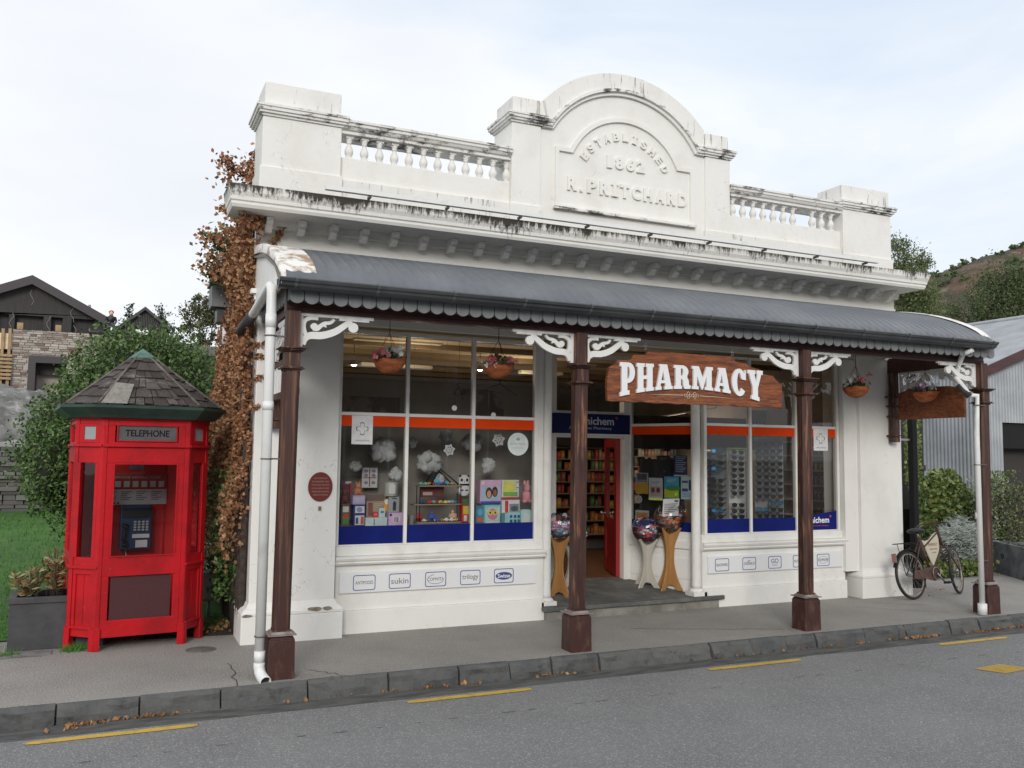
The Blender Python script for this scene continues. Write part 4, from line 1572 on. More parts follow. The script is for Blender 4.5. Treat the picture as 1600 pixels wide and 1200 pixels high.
tot = sum(SLAB[c][0] for c in word) + .10 * 7
x = 2.80
k = (4.355 - 2.80) / tot
for ch in word:
    wch, spl = SLAB[ch]
    for nm_, m_, ee, dy, thk in (('letter_edge', m_letterside, .010, .0285, .012), ('letter', m_letter, 0, .017, .011)):
        if nm_ == 'letter_edge':
            continue
        vs_, fs = curve_mesh(spl, 1)
        b = MB()
        q = []
        for v_ in vs_:
            X = x + v_.x * k
            t = (X - 3.58) / .78
            zt = 2.418 + .012 * t * 0 - .006 * abs(t)
            zb = 2.208 - .095 * t * t
            q.append((X, .019 - (v_.z) * .02, zb + (zt - zb) * v_.y))
        b.add(q, fs)
        lo_ = b.build('letter', m_letter, sg)
    x += (wch + .10) * k
b = MB()
for s in (-1, 1):
    b.stroke([(3.56 + s * .09, 2.150), (3.56 + s * .25, 2.148), (3.56 + s * .46, 2.140)], [.005, .004, .001], .025, .03)
    for (dx, dz, r_) in ((.035, .018, .014), (.035, -.016, .012), (.066, 0, .012), (.012, 0, .012)):
        b.torus((3.56 + s * dx, .028, 2.150 + dz), r_, .0022, n=14, m_=5)
b.build('scroll_ornament', m_cream, sg)
for x in (3.085, 4.035):
    b = MB()
    for i in range(4):
        b.torus((x, .05, 2.545 + i * .028), .012, .003, (1, 0, 0) if i % 2 else (0, 1, 0), (0, 0, 1), 14, 6)
    b.build('hanging_chain', m_metal, sg)

# side board hanging from the right end of the verandah
hb = thing('hanging_board', 'plain brown varnished board hanging under the right end beam', 'sign board', (7.3, .65, 2.06))
b = MB()
b.box(7.28, 7.315, .20, 1.09, 2.065, 2.375)
b.prism([(.20, 2.375), (1.09, 2.375), (.95, 2.41), (.70, 2.43), (.38, 2.42)], 7.28, 7.315, 'X')
b.build('board', m_signw, hb, bevel=.004)
b = MB()
for y in (.32, .95):
    b.tube([(7.297, y, 2.40), (7.297, y, 2.63)], .004, 6)
b.build('hanger', m_metal, hb)
# the lattice board on the left end
hb = thing('lattice_panel', 'white slatted lattice panel under the left end beam', 'lattice panel', (.05, .65, 2.05))
b = MB()
for i in range(9):
    y = .12 + i * .115
    b.box(.04, .06, y, y + .05, 2.08, 2.30)
b.build('slats', m_brack, hb)
b = MB()
b.box(.03, .07, .08, 1.12, 2.30, 2.34)
b.box(.03, .07, .08, 1.12, 2.03, 2.08)
b.build('panel_rail', m_brown, hb)

# Unichem fascia over the door
us = thing('door_sign', 'dark blue fascia sign over the doorway reading Unichem', 'shop sign', (3.74, DY - .03, 1.845))
MB().box(3.24, 4.235, DY - .045, DY - .022, 1.845, 2.068).build('sign_board', m_navy, us, bevel=.002)
MB().box(3.235, 4.24, DY - .047, DY - .020, 1.832, 1.844).build('sign_trim', m_letter, us)
b = MB()
text(b, 'Unichem', 3.56, 4.02, 1.945, 2.035, DY - .0455, .002, .02)
text(b, 'Arrowtown Pharmacy', 3.44, 3.99, 1.885, 1.925, DY - .0455, .002)
b.build('lettering', mat('sign_letters', (.45, .47, .55), .5), us)
b = MB()
ring(b, ell(4.055, 2.03, .017, .017, 10), ell(4.055, 2.03, .006, .006, 10), DY - .047, DY - .0455)
b.build('emblem', mat('sign_orange', (.4, .05, .04), .5), us)

# brand boards under the windows
def logo_board(x0, x1, label, names, xc):
    o = thing('brand_board', label, 'sign board', ((x0 + x1) / 2, 1.3, .36))
    MB().box(x0, x1, 1.296, 1.314, .355, .535).build('board', m_panel, o, bevel=.001)
    for nm_, x in zip(names, xc):
        b = MB()
        hw = .102 if x < 3 else .092
        ring(b, rrect(x - hw, x + hw, .375, .51, .02), rrect(x - hw + .006, x + hw - .006, .381, .504, .017), 1.2935, 1.296)
        lg = b.build('logo', m_logob, o)
        b = MB()
        if nm_ == 'Swisse':
            MB().prism(ell(x, .442, .085, .036), 1.2925, 1.2955).build('logo_oval', m_logob, lg)
            text(b, nm_, x - .065, x + .065, .424, .462, 1.292, .001, .015)
            b.build('lettering', m_letter, lg)
            continue
        h = .03
        if nm_ == 'sukin':
            h = .05
        if nm_ == 'trilogy':
            h = .06
        if nm_ == 'GO':
            text(b, nm_, x - .05, x + .05, .432, .482, 1.2955, .001, .0)
            text(b, 'healthy', x - .035, x + .035, .405, .418, 1.2955, .001)
        else:
            text(b, nm_, x - hw * .8, x + hw * .8, .443 - h / 2, .443 + h / 2, 1.2955, .001)
        if nm_ in ('COMVITA',):
            b.torus((x, 1.2945, .442), 1, .0, n=3, m_=3) if False else None
            pts = [(x + .08 * math.cos(t), .442 + .042 * math.sin(t)) for t in [R(100 + 240 * i / 20) for i in range(21)]]
            b.stroke(pts, .004, 1.2945, 1.2955)
        if nm_ == 'THOMPSONS':
            ring(b, ell(x, .443, .075, .04), ell(x, .443, .072, .037), 1.2945, 1.2955)
        if nm_ == 'GOODHEALTH':
            b.prism([(x - .03, .462), (x - .005, .475), (x + .02, .485), (x + .005, .47), (x - .01, .462)], 1.2945, 1.2955)
        b.build('lettering', m_logog if nm_ != 'GO' else m_logob, lg)
    return o


logo_board(.70, 2.63, 'long white board of brand logos under the left window, Swisse at its right end', ['ANTIPODES', 'sukin', 'COMVITA', 'trilogy', 'Swisse'], [.925, 1.255, 1.60, 1.945, 2.29])
logo_board(4.68, 6.57, 'long white board of pale brand logos under the right window, GO in its middle', ['BLACKMORES', 'GOODHEALTH', 'GO', 'NUTRALIFE', 'THOMPSONS'], [4.86, 5.225, 5.58, 5.93, 6.28])

# plaque
pq = thing('heritage_plaque', 'round maroon plaque with small white writing on the left pilaster', 'plaque', (.49, 1.215, 1.15))
b = MB(F((.49, 1.22, 1.30)))
b.prism(ell(0, 0, .107, .128, 36), -.010, 0)
b.build('disc', m_disc, pq, bevel=.002)
b = MB(F((.49, 1.2085, 1.30)))
lines = ['THIS PHARMACY', 'ESTABLISHED 1862', 'IN THE GOLD RUSH DAYS', 'OF THE ARROW RIVER', 'HERITAGE BUILDING', 'ARROWTOWN']
for i, s_ in enumerate(lines):
    z = .075 - i * .029
    hw = .9 * math.sqrt(max(.001, .107 ** 2 * (1 - (z / .128) ** 2))) * .8
    text(b, s_, -hw, hw, z - .006, z + .006, 0, .0006)
b.build('lettering', mat('plaque_letters', (.42, .30, .27), .6), pq)
MB().box(.478, .502, 1.210, 1.219, 1.095, 1.13).build('small_plate', mat('dull_brass', (.2, .15, .1), .5), pq)


# ================================================================== hanging baskets
def leaf_cards(b_, n, fpos, size, rnd, asp=.55, droop=0):
    for i in range(n):
        p = fpos(rnd)
        if p is None:
            continue
        s = size * rnd.uniform(.6, 1.35)
        d = Vector((rnd.gauss(0, 1), rnd.gauss(0, 1), rnd.gauss(0, 1) - droop)).normalized()
        u = d.orthogonal().normalized()
        u = (Matrix.Rotation(rnd.uniform(0, 2 * PI), 3, d) @ u)
        w_ = u.cross(d)
        p = Vector(p)
        a = p - d * s / 2
        c = p + d * s / 2
        mid = p + w_ * s * .08
        b_.add([a, mid + u * s * asp / 2, c, mid - u * s * asp / 2], [(0, 1, 2, 3)])


def basket(loc, label, seed, cols, group='hanging flower baskets under the verandah', rr=.135, top=2.79, halfw=False):
    rnd = random.Random(seed)
    o = thing('hanging_basket', label, 'flower basket', loc, 0, group)
    x, y, z = loc
    b_ = MB()
    prof_ = [(.02, -.0), (.07, .015), (.11, .05), (.13, .085), (rr, .115), (rr - .012, .118), (.11, .09), (0.001, .085)]
    n = 26
    b_.lathe([(r * 1.0, zz) for r, zz in prof_], (x, y, z), n, cap=False)
    for p in b_.v:
        q = noise.noise(Vector((p.x * 22, p.y * 22, p.z * 12 + seed)))
        d = Vector((p.x - x, p.y - y, 0))
        p += d * q * .16
        p.z += q * .012 * (1 if p.z > z + .1 else .3)
    b_.build('basket', m_pots, o)
    b_ = MB()
    leaf_cards(b_, 90, lambda r: (x + r.gauss(0, .055), y + r.gauss(0, .055), z + .12 + abs(r.gauss(0, .035))), .05, rnd)
    b_.build('leaves', m_leafg, o)
    for m_, cx_, cz_, n_ in cols:
        b_ = MB()
        for i in range(n_):
            c = Vector((x + cx_ + rnd.gauss(0, .032), y + rnd.gauss(-.03, .04), z + cz_ + rnd.gauss(0, .022)))
            for k in range(5):
                a = 2 * PI * k / 5 + rnd.random()
                tip = c + Vector((math.cos(a), -.3, math.sin(a))) * .026
                sd1 = Vector((-math.sin(a), 0, math.cos(a))) * .011
                mid = c + Vector((math.cos(a), -.3, math.sin(a))) * .015
                b_.add([c, mid + sd1, tip, mid - sd1], [(0, 1, 2, 3)])
        b_.build('flowers', m_, o)
    b_ = MB()
    hk = Vector((x, y, z + .34))
    for k in range(3):
        a = 2 * PI * k / 3 + .5
        b_.tube([(x + rr * math.cos(a), y + rr * math.sin(a), z + .115), hk], .0022, 5)
    b_.tube([hk, (x, y, top)], .003, 5)
    b_.build('hanging_wire', m_blk, o)
    return o


basket((.905, .60, 2.265), 'hanging coir basket with white and a few red flowers, leftmost under the verandah', 1, [(m_white_f, .03, .185, 26), (m_pink_f, -.07, .15, 8)])
basket((1.905, .60, 2.27), 'hanging coir basket with pink flowers at both sides, before the third window pane', 2, [(m_pink_f, -.07, .165, 15), (m_pink_f, .085, .155, 15), (m_white_f, -.10, .13, 9)])
basket((6.12, .60, 2.255), 'hanging coir basket with sparse pink and white flowers before the right pilaster', 3, [(m_pink_f, .06, .20, 12), (m_white_f, -.10, .19, 8)])
basket((at(1447, 640, .58).x, .58, at(1447, 629, .58).z), 'hanging coir basket with white and mauve flowers before the plain brown board', 4, [(m_white_f, .06, .17, 22), (mat('mauve_petals', (.42, .22, .34), .6), -.09, .18, 12)], rr=.15)

# ================================================================== telephone booth
bo = thing('telephone_booth', 'red wooden telephone booth with shingled pointed roof', 'telephone booth', (-.972, 1.90, 0), R(5.5))
FW, HW, FY = .335, .525, -.545     # half front width, half body width, front plane
CH = .20


def L2(mb):
    return mb


plan = [(-FW, FY), (FW, FY), (HW, FY + CH), (HW, .345), (FW, .545), (-FW, .545), (-HW, .345), (-HW, FY + CH)]


def oct_slab(pl, z0, z1, grow0=0, grow1=0, inner=None):
    b_ = MB()
    def G(g):
        return [(p[0] * (1 + g / HW), p[1] * (1 + g / .545)) for p in pl]
    a, c = G(grow0), G(grow1)
    n = len(pl)
    v = [(p[0], p[1], z0) for p in a] + [(p[0], p[1], z1) for p in c]
    f = [tuple(range(n))[::-1], tuple(range(n, 2 * n))] + [(i, (i + 1) % n, n + (i + 1) % n, n + i) for i in range(n)]
    return b_.add(v, f)


oct_slab(plan, .14, .165, -.02, -.02).build('floor', m_redin, bo, world=False)
oct_slab(plan, 1.80, 1.83, -.02, -.02).build('booth_ceiling', m_redin, bo, world=False)
n8 = len(plan)
for i in range(n8):
    a = Vector((*plan[i], 0))
    c = Vector((*plan[(i + 1) % n8], 0))
    Lw = (c - a).length
    M = F(a, (c - a))
    front = i == 0
    isn = i in (1, 7)          # chamfers beside the front
    back = i == 4
    b = MB(M)
    pw = .035
    b.box(0, pw, 0, .05, .0, 1.86)
    b.box(Lw - pw, Lw, 0, .05, .0, 1.86)
    b.box(-.004, pw + .008, -.014, .0, .0, .175)
    b.box(Lw - pw - .008, Lw + .004, -.014, .0, .0, .175)
    st = .075 if front else .05
    if front:
        rails = [(.10, .235), (.585, .735), (1.495, 1.665), (1.80, 1.86)]
    else:
        rails = [(.105, .19), (.60, .735), (1.495, 1.66), (1.81, 1.86)]
    if i in (3, 4, 5):
        rails = [(.105, 1.86)]
    for z0, z1 in rails:
        b.box(pw, Lw - pw, .006, .045, z0, z1)
    if i not in (3, 4, 5):
        b.box(pw, pw + st - .02, .008, .043, .19, 1.80)
        b.box(Lw - pw - st + .02, Lw - pw, .008, .043, .19, 1.80)
        b.box(0, Lw, -.016, .004, 1.625, 1.645)
        b.box(0, Lw, -.01, .004, 1.845, 1.86)
        if not front:
            b.box(.0, Lw, -.012, .006, .645, .665)
            b.box(.02, Lw - .02, -.010, .006, .17, .185)
    wl_ = b.build('front_wall' if front else ('back_wall' if i in (3, 4, 5) else 'side_wall'), m_red, bo, bevel=.003, world=False)
    def addp(mb_, nm_, mt, par):
        return mb_.build(nm_, mt, par, world=False)
    if i in (3, 4, 5):
        addp(MB(M).box(pw, Lw - pw, .046, .05, .16, 1.8), 'lining', m_redin, wl_)
        continue
    if front:
        addp(MB(M).box(.105, Lw - .105, .022, .028, .235, .585), 'lower_panel', mat('dark_mesh_panel', (.075, .018, .022), .55, col2=(.05, .012, .016), scale=200), wl_)
        addp(MB(M).add([(.09, .025, .735), (Lw - .09, .025, .735), (Lw - .09, .025, 1.495), (.09, .025, 1.495)], [(0, 1, 2, 3)]), 'glass', glass('booth_glass', (.96, .95, .95), .7), wl_)
        fr_ = MB(M)
        for (q0, q1, r0, r1) in ((.085, Lw - .085, .735, .747), (.085, Lw - .085, 1.483, 1.495), (.085, .097, .747, 1.483), (Lw - .097, Lw - .085, .747, 1.483), (.085, Lw - .085, .585, .593)):
            fr_.box(q0, q1, -.002, .006, r0, r1)
        addp(fr_, 'glazing_bead', m_red, wl_)
        addp(MB(M).box(.11, Lw - .11, .014, .03, 1.68, 1.80), 'name_glass', mat('frosted_grey_glass', (.13, .12, .125), .25, col2=(.10, .095, .10), scale=9), wl_)
        tb = MB(M)
        text(tb, 'TELEPHONE', .165, Lw - .165, 1.712, 1.768, .0135, .001, .025)
        addp(tb, 'lettering', m_blk, wl_)
        fr_ = MB(M)
        for (q0, q1, r0, r1) in ((.10, Lw - .10, 1.67, 1.68), (.10, Lw - .10, 1.80, 1.812), (.10, .11, 1.68, 1.80), (Lw - .11, Lw - .10, 1.68, 1.80)):
            fr_.box(q0, q1, 0, .012, r0, r1)
        addp(fr_, 'glazing_bead', m_red, wl_)
    else:
        q = .075 if isn else .06
        addp(MB(M).add([(pw, .025, .735), (Lw - pw, .025, .735), (Lw - pw, .025, 1.495), (pw, .025, 1.495)], [(0, 1, 2, 3)]), 'glass', glass('booth_side_glass', (.9, .9, .9), 1.3), wl_)
        addp(MB(M).box(pw, Lw - pw, .020, .03, .19, .60), 'lower_panel', m_red, wl_)
        if isn:
            addp(MB(M).box(pw + .045, Lw - pw - .045, .012, .03, 1.685, 1.79), 'top_light', mat('grey_light', (.30, .33, .33), .2), wl_)
            fr_ = MB(M)
            fr_.box(pw, Lw - pw, .004, .018, 1.66, 1.685)
            fr_.box(pw, Lw - pw, .004, .018, 1.79, 1.81)
            fr_.box(pw, pw + .045, .004, .018, 1.685, 1.79)
            fr_.box(Lw - pw - .045, Lw - pw, .004, .018, 1.685, 1.79)
            fr_.box(pw, pw + .03, .0, .02, .735, 1.495)
            fr_.box(Lw - pw - .03, Lw - pw, .0, .02, .735, 1.495)
            for kx in (.5,):
                fr_.box(Lw * kx - .002, Lw * kx + .002, .016, .02, .20, .60)
            addp(fr_, 'glazing_bead', m_red, wl_)
# cornice: octagonal green gutter
b = MB()
n = 8
lv = [(1.855, .02), (1.862, .05), (1.88, .065), (1.90, .085), (1.93, .115), (1.94, .125), (1.962, .125), (1.962, .10)]
v = []
for z, g in lv:
    v += [(p[0] * (1 + g / HW), p[1] * (1 + g / .545), z) for p in plan]
f = [(i * n + k_, i * n + (k_ + 1) % n, (i + 1) * n + (k_ + 1) % n, (i + 1) * n + k_) for i in range(len(lv) - 1) for k_ in range(n)]
f.append(tuple(range(n))[::-1])
b.add(v, f)
b.build('eave_gutter', m_green, bo, world=False)
# shingled roof: rows of shingles on each facet
apex = Vector((0, 0, 2.47))
eav = [Vector((p[0] * (1 + .085 / HW), p[1] * (1 + .085 / .545), 1.955)) for p in plan]
b = MB()
b.add(eav + [apex - Vector((0, 0, .01))], [(i, (i + 1) % 8, 8) for i in range(8)])
rf = b.build('booth_roof', m_barn, bo, world=False)
rs = random.Random(21)
b = MB()
hip = MB()
for i in range(8):
    A, B = eav[i], eav[(i + 1) % 8]
    mid = (A + B) / 2
    nrm = (B - A).cross(apex - A).normalized()
    if nrm.z < 0:
        nrm = -nrm
    rows = 6
    for r_ in range(rows):
        t0, t1 = r_ / rows * .93, min(.95, (r_ + 1.25) / rows * .93)
        a0, b0 = A.lerp(apex, t0), B.lerp(apex, t0)
        a1, b1 = A.lerp(apex, t1), B.lerp(apex, t1)
        nsh = max(1, round((b0 - a0).length / .085))
        s = 0
        cuts = [0] + sorted([(k_ + rs.uniform(-.36, .36)) / nsh for k_ in range(1, nsh)]) + [1]
        for c0, c1 in zip(cuts, cuts[1:]):
            dz = rs.uniform(-.03, .03)
            t0_ = max(0, t0 + dz * 1.2)
            aa, bb = A.lerp(apex, t0_), B.lerp(apex, t0_)
            p0 = aa.lerp(bb, c0 + .006) + nrm * (.018 + rs.uniform(0, .006))
            p1 = aa.lerp(bb, c1 - .006) + nrm * (.018 + rs.uniform(0, .006))
            p2 = a1.lerp(b1, c1 - .006) + nrm * .004
            p3 = a1.lerp(b1, c0 + .006) + nrm * .004
            dn = nrm * -.010
            b.add([p0, p1, p2, p3, p0 + dn, p1 + dn, p2 + dn, p3 + dn], [(0, 1, 2, 3), (0, 4, 5, 1), (1, 5, 6, 2), (3, 2, 6, 7), (0, 3, 7, 4)])
    d = (A + nrm * .01)
    hip.tube([A + Vector((0, 0, .022)), A.lerp(apex, .93) + Vector((0, 0, .016))], .012, 6)
b.build('shingles', m_shing, rf, world=False)
hip.build('hip_batten', mat('hip_wood', (.10, .085, .075), .9, col2=(.2, .18, .16), scale=12, bump=.5), rf, world=False)
# pale bare patch on the front facet
A, B = eav[0], eav[1]
nrm = (B - A).cross(apex - A).normalized()
q = [A.lerp(B, .02), A.lerp(B, .27), A.lerp(B, .29).lerp(apex, .34), A.lerp(apex, .36)]
MB().add([p + nrm * .027 for p in q], [(0, 1, 2, 3)]).build('bare_board', mat('grey_bare_board', (.27, .26, .23), .9, col2=(.19, .18, .16), scale=30), rf, world=False)
b = MB()
cp = [Vector((p[0] * .20, p[1] * .20, 2.405)) for p in plan]
b.add(cp + [Vector((p.x * 1.0, p.y * 1.0, 2.418)) for p in cp] + [Vector((0, 0, 2.50))],
      [(i, (i + 1) % 8, 8 + (i + 1) % 8, 8 + i) for i in range(8)] + [(8 + i, 8 + (i + 1) % 8, 16) for i in range(8)] + [tuple(range(8))[::-1]])
b.build('roof_cap', m_verd, bo, world=False)

# payphone and notice inside the booth (on the back wall)
Mb = WM[bo.name]
Mph = Mb @ Matrix.Translation((0, .40, 0))
ph = thing('payphone', 'dark blue wall payphone inside the red booth', 'payphone', (0, 0, 0))
ph.location = (Mb @ Vector((.05, .45, .70)))
ph.rotation_euler = (0, 0, R(5.5))
b = MB()
b.box(-.135, .135, -.10, 0, .0, .40, .004)
b.build('phone_body', mat('payphone_blue', (.025, .055, .13), .35), ph, bevel=.012, world=False)
b = MB()
b.box(-.12, .12, -.115, -.101, .29, .375)
b.build('display', mat('phone_display', (.02, .024, .022), .2), ph, world=False)
b = MB()
for r_ in range(4):
    for c_ in range(4):
        b.box(-.02 + c_ * .034, .002 + c_ * .034, -.112, -.101, .17 + r_ * .024, .186 + r_ * .024)
b.build('keypad', mat('phone_keys', (.45, .47, .48), .4), ph, world=False)
b = MB()
b.box(-.03, .115, -.112, -.1015, .105, .14)
b.box(.0, .10, -.112, -.1015, .02, .085)
b.build('instruction_plate', m_paper, ph, world=False)
b = MB()
b.tube([(-.09, -.13, .06), (-.105, -.15, .13), (-.09, -.13, .20)], .018, 10)
b.ball((-.09, -.125, .215), .03, 10, (1, .8, .7))
b.ball((-.09, -.125, .05), .03, 10, (1, .8, .7))
b.build('handset', m_black, ph, world=False)
b = MB()
pts = [(-.09 + .012 * math.sin(i * .5), -.12, .03 - .009 * i) for i in range(14)] + [(-.10, -.12, -.15), (-.06, -.10, -.17), (-.05, -.06, -.02)]
b.tube([(-.085, -.11, .03), (-.07, -.12, -.08), (-.10, -.12, -.20), (-.13, -.08, -.22)], .004, 6)
b.build('cord', m_metal, ph, world=False)
nb = thing('notice_board', 'red and white instruction notice above the payphone', 'notice', (0, 0, 0))
nb.location = (Mb @ Vector((.06, .485, 1.10)))
nb.rotation_euler = (0, 0, R(5.5))
MB().box(-.28, .26, -.01, 0, 0, .28).build('notice_sheet', m_paper, nb, world=False)
b = MB().box(-.28, .26, -.013, -.0105, .14, .28)
b.build('red_header', mat('notice_red', (.42, .05, .035), .6), nb, world=False)
b = MB()
for i in range(7):
    b.box(-.265 + i * .075, -.215 + i * .075, -.016, -.0135, .16, .215)
text(b, 'TELEPHONE INSTRUCTIONS', -.25, .20, .238, .262, -.0135, .002)
b.build('picture_row', m_paper, nb, world=False)
b = MB()
for i in range(4):
    for k_ in range(5):
        b.box(-.265 + i * .13, -.265 + i * .13 + .09 - .02 * (k_ % 3), -.0118, -.0103, .115 - k_ * .018, .121 - k_ * .018)
for i in range(4):
    b.prism(ell(-.255 + i * .033, .014, .011, .009, 8), -.012, -.0103)
b.build('print_lines', mat('print_grey', (.12, .11, .12), .7), nb, world=False)
b = MB()
sl = thing('small_label', 'small grey label high on the booth back wall', 'label', (0, 0, 0))
sl.location = (Mb @ Vector((.05, .488, 1.42)))
sl.rotation_euler = (0, 0, R(5.5))
MB().box(-.06, .06, -.006, 0, 0, .045).build('label_plate', mat('grey_label', (.2, .2, .21), .5), sl, world=False)


# ================================================================== sweet stands in the entry
def stand(loc, H, label, m_leg, cols, rb, seed, sign=None):
    x, y, z = loc
    o = thing('sweet_stand', label, 'sweet stand', loc, 0, 'sweet stands by the shop door')
    rnd = random.Random(seed)
    hb_ = H - rb * 1.15
    def prof_(t):      # half width at relative height
        return .055 + .115 * (abs(t - .52) / .52) ** 2.0
    for ang in (R(25), R(115)):
        M = Matrix.Translation((x, y, z)) @ Matrix.Rotation(ang, 4, 'Z')
        b_ = MB(M)
        n = 14
        L_ = [(-prof_(i / n) * (1 if i else 1), hb_ * i / n) for i in range(n + 1)]
        Rr = [(prof_(i / n), hb_ * i / n) for i in range(n, -1, -1)]
        foot = [(.10, 0), (.06, .045), (0, .055), (-.06, .045), (-.10, 0)]
        off = .0 if ang < 1 else .0015
        b_.prism(L_ + Rr + foot, -.009 + off, .009 + off)
        b_.build('leg_panel', m_leg, o, bevel=.001)
    c = (x, y, z + hb_ + rb * .62)
    b_ = MB()
    pr_ = [(rb * math.sin(t), -rb * math.cos(t)) for t in [R(20 + 118 * i / 12) for i in range(13)]]
    b_.lathe(pr_, c, 28, cap=False)
    bowl = b_.build('bowl', glass('bowl_plastic', (.95, .96, .97), 1.1, .03), o)
    for m_, n_ in cols:
        b_ = MB()
        for i in range(n_):
            for _ in range(20):
                p = Vector((rnd.uniform(-1, 1), rnd.uniform(-1, 1), rnd.uniform(-1, .25)))
                if .45 < p.length < .93 and (p.z < .1 or rnd.random() < .4):
                    break
            p *= rb
            s = rnd.uniform(.016, .028)
            Mx = Matrix.Translation(Vector(c) + p) @ Matrix.Rotation(rnd.uniform(0, 6), 4, 'Z') @ Matrix.Rotation(rnd.uniform(0, 6), 4, 'X')
            b2 = MB(Mx).box(-s, s, -s * .45, s * .45, -s * .35, s * .35)
            b2.add([(s, 0, 0), (s * 1.7, s * .5, s * .2), (s * 1.7, -s * .5, -s * .1)], [(0, 1, 2)])
            b2.add([(-s, 0, 0), (-s * 1.7, s * .5, -s * .2), (-s * 1.7, -s * .5, s * .1)], [(0, 1, 2)])
            n0 = len(b_.v)
            b_.v += b2.v
            b_.f += [tuple(k_ + n0 for k_ in f_) for f_ in b2.f]
            b_.sm += b2.sm
        tag(b_.build('sweets', m_, o), kind='stuff')
    return o


cr_ = mat('sweet_red', (.70, .03, .05), .3)
cw_ = mat('sweet_white', (.8, .8, .82), .3)
cb_ = mat('sweet_blue', (.08, .25, .60), .3)
co_ = mat('sweet_orange', (.80, .22, .06), .3)
cg_ = mat('sweet_silver', (.75, .66, .62), .25, metal=.4)
cp_ = mat('sweet_pink', (.80, .38, .58), .3)
cc_ = mat('sweet_pale_blue', (.42, .62, .75), .3)
ctn = mat('stand_white_ply', (.52, .49, .43), .5)
s1 = stand((4.46, 1.70, .145), .88, 'tall plywood sweet stand full of orange wrapped sweets beside the right column', m_ply, [(co_, 70), (cg_, 60)], .175, 1)
s2 = stand((4.27, 1.86, .16), .72, 'short cream sweet stand of red and white sweets, left of the orange one', ctn, [(cr_, 60), (cw_, 30), (cb_, 25)], .165, 2)
s3 = stand((3.08, 1.68, .14), .82, 'plywood sweet stand of pale pink and blue sweets left of the door', m_ply, [(cc_, 60), (cp_, 50), (cw_, 20)], .165, 3)
s4 = stand((3.42, 2.02, .17), .66, 'low cream sweet stand half hidden behind the second verandah post', ctn, [(cw_, 50), (cc_, 30), (cg_, 20)], .15, 4)
MB(F((4.41, 1.60, .98), (1, .25, 0), (0, -.1, 1))).box(-.13, .13, 0, .004, -.03, .16).build('price_card', m_paper, s1)
b = MB(F((4.41, 1.598, .98), (1, .25, 0), (0, -.1, 1)))
for i in range(6):
    b.box(-.11, .10 - .03 * (i % 3), -.0018, -.0005, .10 - i * .02, .106 - i * .02)
b.box(.05, .11, -.0018, -.0005, .125, .145)
b.build('card_print', mat('print_grey', (.12, .11, .12), .7), s1)
MB().prism(ell(4.63, .965, .055, .04, 16), 1.68, 1.69).build('round_tag', pc(235, 70, 40), s1)

# ================================================================== things in the left window
def wp(u, v, Y=1.6):
    return at(u, v, Y)


def carton(u0, u1, v0, v1, Y, col, label, deco=(), depth=.10, name='product_box', cat='box', rough=.4):
    """a carton whose front shows between those columns and rows of the photograph at depth Y"""
    a, c = at(u0, v1, Y), at(u1, v0, Y)
    x0, x1, z0, z1 = a.x, c.x, a.z, c.z
    o = thing(name, label, cat, ((x0 + x1) / 2, Y + depth / 2, z0))
    MB().box(x0, x1, Y, Y + depth, z0, z1).build('carton', pc(*col), o, bevel=.0015)
    W_, H_ = x1 - x0, z1 - z0
    for k_, (kind, p, cl) in enumerate(deco):
        b_ = MB()
        yy = Y - .0012 * (k_ + 1)
        if kind == 'r':
            b_.box(x0 + p[0] * W_, x0 + p[1] * W_, yy, yy + .001, z0 + p[2] * H_, z0 + p[3] * H_)
        elif kind == 'e':
            b_.prism(ell(x0 + p[0] * W_, z0 + p[1] * H_, p[2] * W_, p[3] * H_, 18), yy, yy + .001)
        elif kind == 'l':
            for i in range(p[4]):
                zz = z0 + (p[3] - (p[3] - p[2]) * i / p[4]) * H_
                b_.box(x0 + p[0] * W_, x0 + (p[1] - .12 * (i % 3)) * W_, yy, yy + .001, zz - .3 * (p[3] - p[2]) * H_ / p[4], zz)
        b_.build('printed_panel', pc(*cl), o)
    return o


FL = .93
carton(533, 547, 787, 822, 1.50, (90, 75, 62), 'narrow dark box with white and green label, leftmost in the left window', [('r', (.15, .85, .62, .88), (190, 190, 180)), ('r', (.15, .85, .1, .45), (70, 120, 60)), ('e', (.5, .45, .3, .1), (180, 50, 50))])
carton(552, 571, 789, 822, 1.48, (40, 45, 105), 'navy box with white picture panels standing near the left frame', [('r', (.12, .92, .62, .95), (190, 195, 210)), ('e', (.5, .78, .25, .13), (120, 130, 160)), ('r', (.12, .92, .05, .5), (210, 205, 205)), ('r', (.62, .88, .08, .45), (170, 80, 60)), ('r', (.18, .4, .1, .4), (60, 70, 110))])
carton(551, 571, 774, 788.5, 1.50, (150, 145, 172), 'pale lilac box on top of the navy box', [('r', (.1, .9, .2, .8), (165, 160, 188))])
carton(572, 601, 773, 808, 1.56, (135, 122, 110), 'brown patterned gift bag box behind the mint box', [('r', (0, 1, .72, 1), (95, 80, 72)), ('r', (.1, .35, .05, .65), (110, 70, 60)), ('l', (.4, .95, .2, .6, 5), (170, 160, 130))])
carton(571, 605, 808.5, 822.5, 1.46, (170, 195, 190), 'long mint green box lying at the front of the left pane', [('r', (.38, .42, .25, .9), (90, 90, 95)), ('e', (.4, .25, .03, .1), (60, 60, 60))], depth=.09)
carton(592, 602, 794, 808.4, 1.48, (165, 200, 195), 'small mint green box standing on the long mint box', [('r', (.25, .8, .45, .72), (80, 115, 125))], depth=.05)
carton(583, 591, 800, 808.4, 1.49, (200, 45, 50), 'tiny red box on the long mint box', [('r', (.2, .8, .4, .7), (225, 110, 110))], depth=.04)
